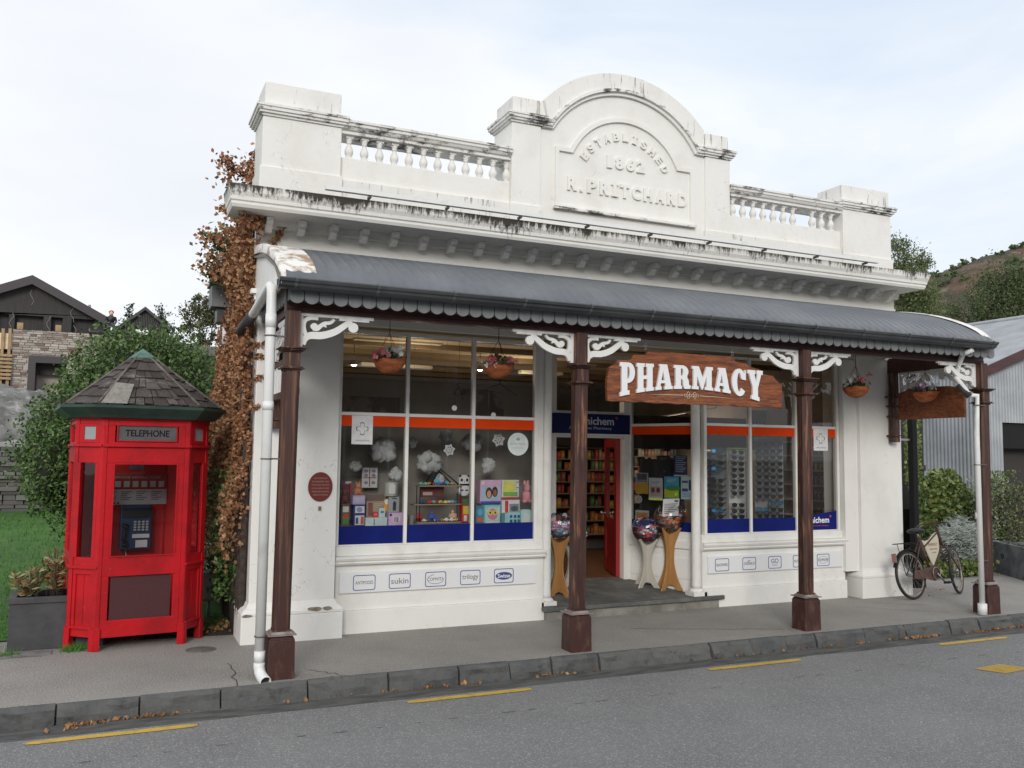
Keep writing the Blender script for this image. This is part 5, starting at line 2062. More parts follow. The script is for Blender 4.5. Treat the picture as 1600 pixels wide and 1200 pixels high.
carton(607, 632, 801, 822, 1.46, (178, 150, 190), 'lilac box with white barcode panel beside the mint box', [('r', (.3, .72, .25, .75), (215, 205, 220)), ('r', (.36, .42, .3, .7), (90, 70, 100)), ('r', (.46, .50, .3, .7), (90, 70, 100)), ('r', (.54, .6, .3, .7), (90, 70, 100)), ('e', (.12, .85, .08, .1), (50, 45, 60))])
carton(607, 624, 776, 800.5, 1.52, (135, 138, 140), 'grey box with dark figure print above the lilac box', [('r', (.4, .7, .1, .62), (50, 50, 55)), ('e', (.55, .62, .1, .1), (40, 40, 45)), ('r', (.3, .8, .85, .92), (70, 70, 75))])
carton(600, 608, 780, 800.4, 1.55, (215, 130, 50), 'thin orange box left of the grey figure box', [('e', (.5, .8, .42, .2), (220, 220, 215))], depth=.05)
carton(640, 646, 805, 820, 1.52, (120, 118, 112), 'narrow grey box at the left of the middle pane', [], depth=.05)
b = MB().lathe([(.065, 0), (.066, .005), (.066, .125), (.062, .13)], at(610.5, 775, 1.56), 20)
solo(b, 'tin', pc(150, 150, 145), 'round grey tin with a white animal print on the grey box', 'tin')
b = MB(F(at(612.5, 775, 1.49)))
b.prism([(-.03, .02), (.03, .02), (.033, .10), (0, .118), (-.03, .10)], 0, .003)
solo(b, 'tin_label', pc(215, 215, 212), 'white paper label leaning on the round grey tin', 'label')
def plush(u, v0, v1, Y, col, label, w_=1.0):
    a, c = at(u, v1, Y), at(u, v0, Y)
    H_ = c.z - a.z
    o = thing('soft_toy', label, 'soft toy', (a.x, Y, a.z))
    MB().ball((a.x, Y, a.z + H_ * .32), H_ * .32, 12, (w_, .8, 1), .12, 3).build('body', pc(*col, .95), o)
    h_ = MB().ball((a.x, Y - .01, a.z + H_ * .70), H_ * .24, 12, (w_, .9, 1), .08, 5).build('head', pc(*col, .95), o)
    for s_ in (-1, 1):
        MB().ball((a.x + s_ * H_ * .13 * w_, Y, a.z + H_ * .92), H_ * .10, 8, (.7, .5, 1.3)).build('ear', pc(*col, .95), h_)
        MB().ball((a.x + s_ * H_ * .22 * w_, Y - .03, a.z + H_ * .12), H_ * .13, 8, (.9, 1, .8)).build('foot', pc(*col, .95), o)
    return o


plush(559, 753, 774, 1.55, (165, 110, 85), 'tan soft toy sitting on the lilac box at the left', .95)
plush(822, 752, 787, 1.60, (205, 130, 140), 'pink plush rabbit seated at the right end of the left window', .62)
plush(538, 762, 787, 1.60, (100, 60, 60), 'dark red soft toy in the left bottom corner of the window', .8)
carton(547, 551, 755, 775, 1.62, (140, 60, 65), 'slim dark red pack behind the tan soft toy', [], depth=.04)
carton(530, 549, 752, 765, 1.66, (95, 60, 75), 'dark purple pack with white top beside the left frame', [('r', (.5, 1, .7, 1), (170, 165, 165))])
# display rack in the middle pane
rk_ = thing('toy_rack', 'three tier wooden shelf of small toys in the middle pane', 'display rack', (at(690, 820, 1.62).x, 1.65, .935))
ya, yb = 1.60, 1.72
for (u0, u1, v_) in ((655, 722, 759), (647, 724, 788), (652, 735, 816)):
    a, c = at(u0, v_, ya), at(u1, v_, ya)
    zz = (a.z + c.z) / 2
    MB().box(a.x, c.x, ya, yb, zz - .008, zz + .004).build('shelf', mat('pale_shelf_wood', (.38, .28, .19), .6), rk_, bevel=.001)
b = MB()
zt1, zt2, zt3 = at(690, 759, ya).z, at(690, 788, ya).z, at(690, 816, ya).z
xa, xb = at(655, 780, ya).x, at(722, 780, ya).x
for x in (xa + .01, xb - .01):
    for y in (ya + .01, yb - .01):
        b.tube([(x, y, .935), (x, y, zt1)], .004, 6)
cx_ = (xa + xb) / 2 - .02
b.tube([(xa + .08, yb, zt1), (cx_, yb, at(690, 731, yb).z), (xb - .05, yb, zt1)], .007, 6)
b.tube([(xa + .12, ya + .03, zt1), (cx_ + .02, ya + .03, at(690, 733, ya).z), (xb - .01, ya + .03, zt1)], .006, 6)
b.build('rack_frame', m_blk, rk_)
rt = random.Random(12)
tcol = [(160, 40, 40), (50, 80, 150), (190, 170, 90), (90, 150, 140), (200, 200, 195), (70, 70, 75), (190, 120, 60)]
protos = []
for ci, cl in enumerate(tcol):
    o = thing('toy_car', 'tiny toy vehicle on the three tier rack', 'toy', (0, 0, 0), 0, 'small toys on the display rack')
    b = MB().prism([(-.026, .006), (.026, .006), (.027, .018), (.014, .020), (.008, .031), (-.012, .031), (-.018, .020), (-.027, .018)], -.011, .011)
    b.build('car_body', pc(*cl), o, bevel=.002, world=False)
    b = MB()
    for x in (-.016, .016):
        for y in (-.012, .012):
            b.tube([(x, y - .003, .006), (x, y + .003, .006)], .006, 10)
    tag(b.build('wheels', m_black, o, world=False))
    protos.append(o)
used = set()
for row, (z, x0, x1, nn) in enumerate(((zt1 + .004, xa + .0, xb - .02, 9), (zt2 + .004, xa + .02, xb - .02, 10), (zt3 + .004, xa + .04, xb + .02, 9))):
    for i in range(nn):
        j = rt.randrange(7)
        o = protos[j] if j not in used else copy_tree(protos[j])
        used.add(j)
        o.location = (x0 + (x1 - x0) * (i + .5) / nn, rt.uniform(ya + .02, ya + .06), z)
        o.rotation_euler = (0, 0, rt.uniform(-.8, .8))
        s_ = rt.uniform(.9, 1.25)
        o.scale = (s_, s_, s_)
for j in range(7):
    if j not in used:
        protos[j].location = (xb, ya + .05, zt1 + .004)
        
for (u0, v0, v1, cl, lb) in ((655, 800, 814, (150, 35, 40), 'small red toy robot at the left of the lowest rack shelf'), (674, 799, 814, (45, 75, 150), 'small blue toy robot next to the red one on the rack'), (707, 797, 814, (185, 150, 125), 'little pale doll on the lowest rack shelf'), (682, 745, 758, (90, 150, 175), 'pale blue toy on the top rack shelf')):
    a, c = at(u0, v1, 1.63), at(u0, v0, 1.63)
    H_ = c.z - a.z
    o = thing('toy_figure', lb, 'toy', (a.x, 1.63, a.z))
    MB().box(a.x - H_ * .22, a.x + H_ * .22, 1.615, 1.645, a.z + H_ * .3, a.z + H_ * .72).build('torso', pc(*cl), o, bevel=.004)
    MB().ball((a.x, 1.63, a.z + H_ * .85), H_ * .16, 10).build('head', pc(min(255, cl[0] + 40), cl[1], cl[2]), o)
    for s_ in (-1, 1):
        MB().box(a.x + s_ * H_ * .14 - H_ * .09, a.x + s_ * H_ * .14 + H_ * .09, 1.618, 1.642, a.z, a.z + H_ * .3).build('leg', pc(int(cl[0] * .7), int(cl[1] * .7), int(cl[2] * .8)), o)
        MB().box(a.x + s_ * H_ * .30 - H_ * .06, a.x + s_ * H_ * .30 + H_ * .06, 1.62, 1.64, a.z + H_ * .35, a.z + H_ * .68).build('arm', pc(*cl), o)
carton(657, 694, 760.5, 777, 1.70, (95, 45, 42), 'flat dark red box stored on the middle rack shelf', [('r', (.1, .5, .2, .5), (150, 140, 135)), ('r', (.6, .9, .1, .4), (70, 60, 60))], depth=.01)
o = thing('panda_case', 'white toy case with a panda face beside the rack', 'toy case', (at(726, 775, 1.62).x, 1.65, at(726, 775, 1.62).z))
a, c = at(717, 775, 1.62), at(734, 742, 1.62)
MB().prism(rrect(a.x, c.x, a.z, c.z, .05, 6), 1.62, 1.68).build('case_body', pc(200, 200, 198), o, bevel=.004)
xm, zm = (a.x + c.x) / 2, c.z - .05
b = MB()
for s_ in (-1, 1):
    b.prism(ell(xm + s_ * .028, zm, .012, .015, 12), 1.618, 1.62)
    b.prism(ell(xm + s_ * .045, zm + .04, .014, .010, 12), 1.617, 1.62)
b.prism(ell(xm, zm - .018, .006, .004, 10), 1.618, 1.62)
b.box(a.x + .004, c.x - .004, 1.6175, 1.62, zm - .055, zm - .038)
b.box(a.x + .015, xm - .01, 1.618, 1.62, a.z + .05, a.z + .062)
b.box(xm + .01, c.x - .015, 1.618, 1.62, a.z + .05, a.z + .062)
b.build('printed_face', m_blk, o)
carton(722, 735, 780, 816, 1.56, (165, 60, 50), 'tall red and yellow toy shop box at the right of the middle pane', [('r', (0, 1, .75, 1), (60, 95, 60)), ('r', (.1, .95, .35, .7), (190, 160, 60)), ('r', (.2, .6, .05, .3), (205, 200, 190))])
# right pane
carton(750, 783, 750, 787, 1.60, (190, 150, 175), 'large pink game box with two children pictured', [('r', (.05, .95, .12, .72), (150, 165, 190)), ('e', (.42, .45, .16, .24), (70, 45, 38)), ('e', (.42, .40, .10, .16), (185, 130, 105)), ('e', (.70, .50, .14, .22), (50, 35, 30)), ('e', (.70, .46, .09, .14), (125, 85, 65)), ('e', (.12, .88, .09, .09), (225, 220, 225)), ('r', (0, 1, 0, .10), (70, 70, 140))])
carton(784, 811, 750, 779, 1.60, (205, 205, 190), 'square yellow and green game box right of the pink one', [('r', (.08, .75, .12, .95), (190, 185, 90)), ('r', (.08, .92, .12, .35), (105, 150, 80)), ('e', (.55, .6, .2, .2), (215, 190, 90)), ('l', (.8, .97, .4, .9, 5), (60, 60, 60)), ('r', (0, 1, 0, .08), (180, 50, 45))])
carton(757, 782, 789, 819, 1.50, (120, 180, 180), 'teal craft box with a round face print at the window front', [('r', (.08, .92, .18, .88), (165, 205, 195)), ('e', (.5, .52, .34, .30), (200, 110, 135)), ('e', (.34, .60, .15, .13), (215, 200, 70)), ('e', (.66, .60, .15, .13), (215, 200, 70)), ('e', (.34, .60, .06, .06), (40, 40, 45)), ('e', (.66, .60, .06, .06), (40, 40, 45)), ('r', (.1, .9, .04, .14), (215, 235, 235))])
carton(743, 757, 790, 819, 1.54, (60, 110, 135), 'blue toy pack left of the teal craft box', [('r', (.15, .85, .15, .35), (190, 90, 60)), ('e', (.5, .65, .3, .2), (90, 140, 165))])
carton(784, 812, 781, 802, 1.56, (200, 200, 205), 'white model kit box with red side above the small blue box', [('r', (.18, .36, .05, .95), (175, 45, 50)), ('r', (.42, .95, .1, .7), (110, 120, 130)), ('e', (.7, .35, .2, .2), (70, 75, 80))])
carton(789, 814, 801, 819, 1.50, (130, 175, 200), 'small light blue box with six dark pictures', [('r', (.3, .45, .55, .8), (50, 70, 100)), ('r', (.55, .7, .55, .8), (50, 70, 100)), ('r', (.78, .92, .55, .8), (40, 60, 90)), ('r', (.3, .45, .15, .4), (45, 65, 95)), ('r', (.55, .7, .15, .4), (50, 70, 100)), ('r', (.78, .92, .15, .4), (50, 75, 105))])
b = MB()
a, c = at(822, 819, 1.48), at(822, 796, 1.48)
b.prism([(a.x - .055, a.z), (a.x + .055, a.z), (a.x + .062, c.z - .02), (a.x + .04, c.z), (a.x - .04, c.z), (a.x - .062, c.z - .02)], 1.47, 1.53)
o = solo(b, 'toy_pouch', pc(150, 205, 210), 'blue and white pouch with a smiling animal print in the right corner', 'pouch', bevel=.006)
b = MB()
b.prism(ell(a.x, a.z + .055, .042, .05, 18), 1.466, 1.4695)
x_ = b.build('printed_panel', pc(225, 225, 215), o)
# hanging paper and cotton
cl_ = [(598, 704, 23, 19, 1.80, 'big cotton wool cloud hanging at the left of the window'), (555, 728, 11, 8, 1.85, 'small cotton wool cloud left of the big one'), (617, 741, 12, 11, 1.70, 'cotton wool cloud above the grey tin'),
       (645, 692, 7, 9, 1.85, 'narrow cotton wool cloud beside the first window bar'), (671, 724, 21, 18, 1.75, 'big cotton wool cloud above the toy rack'), (697, 680, 11, 8, 1.8, 'small cotton wool cloud under the orange strip'),
       (737, 690, 17, 15, 1.8, 'cotton wool cloud behind the second window bar'), (763, 728, 11, 13, 1.72, 'cotton wool cloud in the right pane above the game boxes'), (687, 748, 9, 7, 1.72, 'small low cotton wool cloud over the top rack shelf')]
for k_, (u, v_, ru, rv, Y, lb) in enumerate(cl_):
    c = at(u, v_, Y)
    r1 = (at(u + ru, v_, Y) - c).length
    rnd = random.Random(k_ + 40)
    o = thing('cotton_cloud', lb, 'cloud decoration', c - Vector((0, 0, r1 * rv / ru)))
    b = MB().ball(c, r1 * .8, 20, (1, .6, rv / ru), .7, k_)
    for i in range(12):
        a = rnd.uniform(0, 2 * PI)
        b.ball(c + Vector((math.cos(a) * r1 * .58, rnd.uniform(-.35, .15) * r1, math.sin(a) * r1 * .55 * rv / ru)), r1 * rnd.uniform(.28, .44), 10, (1, .8, .9), .6, i + k_)
    b.build('cotton', m_cotton, o)
    MB().tube([c + Vector((0, 0, r1 * .5)), (c.x, c.y, 2.75)], .0012, 4).build('thread', m_metal, o)
for (u, v_, r_, lb) in ((702, 703, 9.5, 'white paper snowflake in the middle pane'), (779, 687, 10.5, 'white paper snowflake in the right pane')):
    c = at(u, v_, 1.50)
    rr_ = (at(u + r_, v_, 1.50) - c).length
    pts = []
    for i in range(24):
        a = 2 * PI * i / 24 + .2
        q = rr_ * (1 if i % 4 == 0 else (.80 if i % 2 else .68))
        pts.append((c.x + q * math.cos(a), c.z + q * math.sin(a)))
    inn = [(c.x + (p[0] - c.x) * .32, c.z + (p[1] - c.z) * .32) for p in pts]
    b = MB()
    ring(b, pts, [(c.x + (p[0] - c.x) * .62, c.z + (p[1] - c.z) * .62) for p in pts], 1.50, 1.502)
    ring(b, [(c.x + (p[0] - c.x) * .40, c.z + (p[1] - c.z) * .40) for p in pts], [(c.x + (p[0] - c.x) * .12, c.z + (p[1] - c.z) * .12) for p in pts], 1.50, 1.502)
    for i in range(8):
        a = 2 * PI * i / 8
        b.stroke([(c.x + .1 * rr_ * math.cos(a), c.z + .1 * rr_ * math.sin(a)), (c.x + .7 * rr_ * math.cos(a), c.z + .7 * rr_ * math.sin(a))], rr_ * .13, 1.5022, 1.5035)
    solo(b, 'paper_snowflake', m_paper, lb, 'paper snowflake', 'paper snowflakes in the left window')


def poster(u0, u1, v0, v1, label, deco, name='poster', col=(205, 208, 212), M=None, Y=1.3675, rot=0, cat='poster', txt=()):
    """flat sheet on the inside of a pane; M: frame of a slanting pane, then u0.. are metres in it"""
    if M is None:
        a, c = at(u0, v1, Y), at(u1, v0, Y)
        x0, x1, z0, z1 = a.x, c.x, a.z, c.z
        yy = Y
        MM = Matrix()
    else:
        x0, x1, z0, z1, yy, MM = u0, u1, v0, v1, Y, M
    base = MM @ Vector(((x0 + x1) / 2, yy, z0))
    o = thing(name, label, cat, base)
    MB(MM).box(x0, x1, yy, yy + .0015, z0, z1).build('sheet', pc(*col, .7), o)
    W_, H_ = x1 - x0, z1 - z0
    for k_, (kind, p, cl) in enumerate(deco):
        b_ = MB(MM)
        y2 = yy - .0006 * (k_ + 1)
        if kind == 'r':
            b_.box(x0 + p[0] * W_, x0 + p[1] * W_, y2, y2 + .0005, z0 + p[2] * H_, z0 + p[3] * H_)
        elif kind == 'e':
            b_.prism(ell(x0 + p[0] * W_, z0 + p[1] * H_, p[2] * W_, p[3] * H_, 18), y2, y2 + .0005)
        elif kind == 'p':
            b_.prism([(x0 + q[0] * W_, z0 + q[1] * H_) for q in p], y2, y2 + .0005)
        elif kind == 'ring':
            pts = [(x0 + q[0] * W_, z0 + q[1] * H_) for q in p]
            cx_, cz_ = sum(q[0] for q in pts) / len(pts), sum(q[1] for q in pts) / len(pts)
            ring(b_, pts, [(cx_ + (q[0] - cx_) * .86, cz_ + (q[1] - cz_) * .86) for q in pts], y2, y2 + .0005)
        elif kind == 'l':
            for i in range(p[4]):
                zz = z0 + (p[3] - (p[3] - p[2]) * i / p[4]) * H_
                b_.box(x0 + p[0] * W_, x0 + (p[1] - .1 * (i % 3)) * W_, y2, y2 + .0005, zz - .35 * (p[3] - p[2]) * H_ / p[4], zz)
        elif kind == 't':
            text(b_, p[4], x0 + p[0] * W_, x0 + p[1] * W_, z0 + p[2] * H_, z0 + p[3] * H_, y2, .0004)
        b_.build('printed_panel', pc(*cl), o)
    return o


def cross(cx_, cz_, r_, asp):
    q = []
    w_ = .36
    for k_ in range(4):
        a = PI / 2 * k_
        for (dx, dz) in ((w_, w_ * 1.0), (w_, .8), (w_ * .6, 1), (-w_ * .6, 1), (-w_, .8)):
            X_, Z_ = dx * math.cos(a) - dz * math.sin(a), dx * math.sin(a) + dz * math.cos(a)
            q.append((cx_ + X_ * r_, cz_ + Z_ * r_ * asp))
    return q


for u0, u1, v0, v1, lb in ((549, 583, 648, 694, 'white poster with a green outlined cross at the top left of the left window'), (1271.5, 1293, 668, 704, 'white poster with a green outlined cross at the top of the last pane')):
    poster(u0, u1, v0, v1, lb, [('ring', cross(.5, .52, .29, .74), (50, 85, 75)), ('t', (.15, .85, .10, .15, 'CARE & ADVICE'), (60, 70, 75))], Y=1.3585)
poster(565, 590, 731, 762, 'white sheet divided into six small pictures behind the tan soft toy', [('r', (.47, .53, .05, .95), (120, 60, 70)), ('r', (.08, .92, .48, .52), (120, 60, 70))] + [('e', (cx_, cz_, .13, .08), (135, 120, 140)) for cx_ in (.27, .74) for cz_ in (.25, .62, .84)], Y=1.95)
c = at(809.5, 694, 1.362)
b = MB().prism(ell(c.x, c.z, .112, .112, 30), 1.362, 1.3635)
o = solo(b, 'round_sticker', pc(165, 172, 172, .6), 'pale round sticker high in the right pane of the left window', 'sticker')
b = MB()
text(b, 'PHARMACY', c.x - .08, c.x + .08, c.z - .005, c.z + .012, 1.3615, .0005)
text(b, 'natural health & beauty', c.x - .07, c.x + .07, c.z - .045, c.z - .032, 1.3615, .0005)
b.prism(ell(c.x, c.z + .05, .022, .015, 12), 1.3605, 1.3615)
b.build('printed_panel', pc(120, 130, 128), o)
for u, v_, r_, lb in ((710, 637.5, 4.6, 'small white round sticker on the upper middle pane'), (771, 648.5, 4.0, 'small pale round sticker low on the upper right pane')):
    c = at(u, v_, 1.362)
    solo(MB().prism(ell(c.x, c.z, .026, .026, 16), 1.362, 1.3632), 'round_sticker', pc(190, 192, 196), lb, 'sticker')
for u, v_, lb in ((717, 612, 'black wire coat hanger seen edge on in the middle pane'), (782, 607, 'black wire coat hanger hanging in the upper right pane')):
    c = at(u, v_ - 12, 1.75)
    wd_ = .19 if u > 750 else .05
    b = MB().tube([(c.x + .01, 1.75, c.z + .0), (c.x, 1.75, c.z + .02), (c.x - .015, 1.75, c.z), (c.x, 1.75, c.z - .03), (c.x + wd_, 1.75, c.z - .15), (c.x - wd_, 1.75, c.z - .10), (c.x, 1.75, c.z - .03)], .004, 6)
    b.tube([(c.x, 1.75, c.z + .02), (c.x, 1.75, 2.75)], .0015, 4)
    solo(b, 'coat_hanger', m_blk, lb, 'coat hanger')

# ================================================================== posters on the slanting entry pane
pm = MS @ Matrix.Identity(4)
def onpane(u, v_):
    """metres along and up the slanting pane for a point of the photograph"""
    d = right * ((u - 800) / FPX) + up * ((600 - v_) / FPX) + fwd
    n_ = (MS.to_3x3() @ Vector((0, 1, 0)))
    o_ = MS.translation + n_ * .034
    t = (o_ - Vector((CX, CY, CZ))).dot(n_) / d.dot(n_)
    return MS.inverted() @ (Vector((CX, CY, CZ)) + d * t)


def pposter(u0, u1, v0, v1, *a, **k_):
    p, q = onpane(u0, v1), onpane(u1, v0)
    return poster(p.x, q.x, p.z, q.z, *a, M=MS, Y=.032, **k_)


pposter(993, 1013, 739, 771, 'poster with a yellow lower half at the left of the slanting entry pane', [('r', (0, 1, 0, .52), (190, 145, 50)), ('r', (.15, .9, .56, .95), (70, 75, 80)), ('l', (.1, .9, .56, .66, 2), (200, 200, 200))], col=(150, 155, 160))
pposter(1014, 1035.5, 747, 781, 'white poster with a group photo in its middle on the slanting pane', [('r', (.08, .92, .18, .62), (175, 150, 140)), ('e', (.3, .45, .14, .12), (95, 65, 55)), ('e', (.68, .45, .14, .12), (80, 70, 70)), ('l', (.15, .85, .68, .85, 3), (90, 110, 140)), ('r', (0, 1, 0, .1), (150, 160, 80))])
pposter(1038, 1061, 745, 780, 'bright poster of yellow green field under blue sky on the slanting pane', [('r', (0, 1, .08, .45), (175, 190, 60)), ('e', (.6, .5, .5, .12), (70, 130, 80)), ('l', (.2, .85, .72, .9, 3), (200, 220, 225)), ('e', (.8, .22, .1, .07), (110, 170, 60))], col=(75, 150, 180))
pposter(1064, 1084, 745, 780, 'pale blue calendar poster with dark blocks beside the right column', [('r', (.1, .55, .72, .82), (70, 75, 130)), ('r', (.1, .55, .35, .48), (60, 70, 120)), ('r', (.62, .98, .4, .85), (45, 50, 85)), ('l', (.15, .95, .08, .26, 3), (70, 110, 150))], col=(165, 185, 205))
pposter(1026, 1047, 712, 744, 'black framed poster high on the slanting pane', [('l', (.25, .8, .78, .9, 2), (110, 110, 108)), ('r', (.5, .7, .2, .3), (70, 70, 68))], col=(38, 38, 40))
pposter(1053, 1074, 712, 744, 'dark blue poster full of white writing, top right of the slanting pane', [('l', (.12, .9, .15, .95, 9), (150, 155, 175)), ('r', (0, 1, 0, .07), (170, 175, 185))], col=(40, 45, 75))
pposter(993, 1014, 798, 830, 'white flyer with orange food photo low on the slanting pane', [('r', (.1, .92, .35, .9), (190, 130, 80)), ('e', (.5, .6, .25, .2), (205, 110, 50)), ('l', (.1, .6, .08, .28, 3), (80, 80, 85)), ('e', (.82, .15, .1, .08), (60, 65, 90))])
p = onpane(998.5, 780)
b = MB(MS).prism(ell(p.x, p.z, .043, .043, 20), .0315, .033)
o = solo(b, 'round_sticker', pc(205, 205, 200), 'white round sticker on the slanting entry pane', 'sticker')
b = MB(MS)
ring(b, ell(p.x, p.z, .028, .028), ell(p.x, p.z, .02, .02), .0305, .0312)
b.box(p.x - .012, p.x + .012, .0305, .0312, p.z - .004, p.z + .004)
b.build('printed_panel', pc(110, 100, 80), o)
# dark and grey boards behind the posters
o = thing('notice_stand', 'tall black notice stand behind the slanting entry pane', 'notice stand', (4.65, 2.35, .2))
MB(F((4.42, 2.25, .25), (1, -.55, 0))).box(0, .52, 0, .03, 0, 1.32).build('board', m_darkin, o)
MB(F((4.42, 2.25, .25), (1, -.55, 0))).box(.1, .4, .03, .3, -.03, .02).build('stand_foot', m_darkin, o)

# ================================================================== sunglasses stands in the right window
gl_frame = mat('black_spectacle_frame', (.015, .015, .016), .3)
gl_lens = mat('dark_lens', (.02, .02, .022), .08)
gl_blue = mat('blue_mirror_lens', (.05, .40, .75), .08, metal=.7, emit=None)
gl_brown = mat('brown_lens', (.06, .035, .02), .1)


def glasses(lens, label, group):
    o = thing('sunglasses', label, 'sunglasses', (0, 0, 0), 0, group)
    b_ = MB()
    for s_ in (-1, 1):
        pts = [(s_ * .036 + .030 * math.cos(t), .021 * math.sin(t) * (1.0 if math.sin(t) < 0 else .8)) for t in [2 * PI * i / 12 for i in range(12)]]
        ring(b_, pts, [(s_ * .036 + (q[0] - s_ * .036) * .84, q[1] * .80) for q in pts], -.003, .003)
        b_.box(min(s_ * .064, s_ * .068), max(s_ * .064, s_ * .068), .0, .11, .006, .014)
    b_.box(-.008, .008, -.003, .003, .006, .012)
    b_.build('spectacle_frame', gl_frame, o, world=False)
    for s_ in (-1, 1):
        MB().prism([(s_ * .036 + .0252 * math.cos(t), .0168 * math.sin(t)) for t in [2 * PI * i / 12 for i in range(12)]], -.001, .001).build('lens', lens, o, world=False)
    return o


GP = [glasses(gl_lens, 'black sunglasses with dark lenses on the display columns', 'dark sunglasses on the display stands'),
      glasses(gl_blue, 'sunglasses with bright blue mirror lenses on the display columns', 'blue mirrored sunglasses on the display stands'),
      glasses(gl_brown, 'sunglasses with brown lenses on the display columns', 'brown sunglasses on the display stands')]
gused = [False] * 3
rg = random.Random(77)


def put_glasses(M, pb=.12):
    t = rg.random()
    j = 1 if t < pb else (2 if t < pb + .18 else 0)
    o = GP[j] if not gused[j] else copy_tree(GP[j])
    gused[j] = True
    o.location = M.translation
    o.rotation_euler = M.to_euler()
    o.scale = (1.08, 1, 1.35)


def col_stand(u0, u1, v0, v1, Y, label, ncol, nrow, ang, panel, header=None, hcol=None, pb=.12):
    a, c = at(u0, v1, Y), at(u1, v0, Y)
    W_ = (c.x - a.x)
    zc0, zc1 = a.z, c.z
    xdir = Vector((math.cos(ang), math.sin(ang), 0))
    org = Vector((a.x, Y, zc0))
    W_ = W_ * .78
    M = F(org, xdir)
    o = thing('sunglasses_stand', label, 'display stand', org)
    MB(M).box(0, W_, .02, .05, 0, zc1 - zc0).build('backboard', panel, o, bevel=.002)
    b_ = MB(M)
    for i in range(ncol + 1):
        x = W_ * i / ncol
        b_.box(x - .006, x + .006, .0, .02, 0, zc1 - zc0)
    b_.build('stand_frame', mat('stand_trim', (.32, .33, .33), .4), o)
    if header:
        MB(M).box(-.01, W_ + .01, -.005, .055, zc1 - zc0, zc1 - zc0 + header[0]).build('header', pc(*hcol), o)
        if header[1]:
            tb_ = MB(M)
            text(tb_, header[1], W_ * .12, W_ * .88, zc1 - zc0 + header[0] * .2, zc1 - zc0 + header[0] * .8, -.0055, .001, .01)
            tb_.build('header_lettering', pc(90, 92, 95), o)
    for i in range(ncol):
        for j in range(nrow):
            if rg.random() < .05:
                continue
            x = W_ * (i + .5) / ncol
            z = (zc1 - zc0) * (j + .5) / nrow
            Mx = M @ Matrix.Translation((x, -.09, z)) @ Matrix.Rotation(rg.uniform(-.08, .08), 4, 'Y')
            put_glasses(Mx, pb)
    return o


m_pan = mat('stand_panel_white', (.80, .80, .79), .45)
m_pang = mat('stand_panel_grey', (.26, .275, .28), .4)
col_stand(1139, 1166, 702, 820, 1.75, 'white column stand with one row of sunglasses, green top edge', 1, 13, R(-36), m_pan, (.015, None), (120, 190, 60), .06)
col_stand(1112, 1136, 700, 820, 1.86, 'grey column stand of sunglasses left of the white column', 1, 13, R(-50), m_pang, None, None, .22)
col_stand(1098, 1111, 705, 820, 1.95, 'narrow dark column of sunglasses next to the right column', 1, 12, R(-15), m_pang, None, None, .1)
col_stand(1181, 1221, 690, 820, 1.80, 'wide grey stand with two rows of sunglasses and a pale header', 2, 13, R(-36), m_pang, (.05, 'BILL BASS'), (120, 124, 126), .2)
# shelf unit seen in the last pane
sh = thing('shelf_unit', 'cream shelf unit of bottles behind the last pane', 'shelf unit', (6.9, 2.6, .2))
b = MB()
b.box(7.20, 7.235, 1.70, 3.3, .2, 2.2)
b.build('unit_back', m_inwall, sh)
for z in (.85, 1.05, 1.24, 1.43, 1.62, 1.80, 1.98):
    MB().box(6.98, 7.20, 1.70, 3.3, z, z + .018).build('shelf', mat('cream_shelf', (.45, .42, .36), .5), sh)
bot = []
bc = [(190, 190, 185), (150, 110, 120), (120, 130, 140), (170, 160, 120), (90, 95, 100)]
for cl in bc:
    o = thing('bottle', 'small bottle on the shelves behind the last pane', 'bottle', (0, 0, 0), 0, 'bottles on the cream shelf unit')
    MB().lathe([(.022, 0), (.022, .075), (.010, .09)], (0, 0, 0), 10).build('bottle_body', pc(*cl), o, world=False)
    MB().lathe([(.012, .09), (.012, .108)], (0, 0, 0), 8).build('cap', pc(200, 200, 198), o, world=False)
    bot.append([o, False])
for z in (.868, 1.068, 1.258, 1.448, 1.638, 1.818):
    for i in range(11):
        q = rg.choice(bot)
        o = q[0] if not q[1] else copy_tree(q[0])
        q[1] = True
        o.location = (7.03 + rg.uniform(0, .05), 1.76 + i * .075, z)
# interior frame picture
p = at(1190, 660, 3.38)
o = thing('wall_picture', 'small brown framed picture on the dark bulkhead inside the shop', 'picture', (p.x, 3.38, p.z - .1))
MB().box(p.x - .20, p.x + .14, 3.375, 3.39, p.z - .15, p.z + .17).build('picture_frame', pc(110, 90, 70), o, bevel=.003)
b = MB()
for i in range(5):
    b.prism(ell(p.x - .15 + i * .06, p.z - .05, .022, .07, 10), 3.370, 3.3745)
b.build('picture_print', pc(75, 50, 48), o)

# ================================================================== shelves seen through the door
prod = []
pcl = [(165, 55, 45), (170, 130, 60), (165, 150, 135), (135, 65, 62), (80, 90, 110), (165, 90, 55), (85, 50, 45), (140, 130, 118), (85, 100, 65), (160, 125, 105)]
for cl in pcl:
    o = thing('product_packet', 'small coloured packet on the shop shelves seen through the doorway', 'packet', (0, 0, 0), 0, 'packets on the shelves inside the shop')
    MB().box(-.034, .034, -.02, .02, 0, .11).build('packet_body', pc(*cl), o, world=False)
    MB().box(-.024, .024, -.0215, -.0202, .035, .08).build('packet_label', pc(min(255, cl[0] + 10), min(255, cl[1] + 35), min(255, cl[2] + 35)), o, world=False)
    prod.append([o, False])


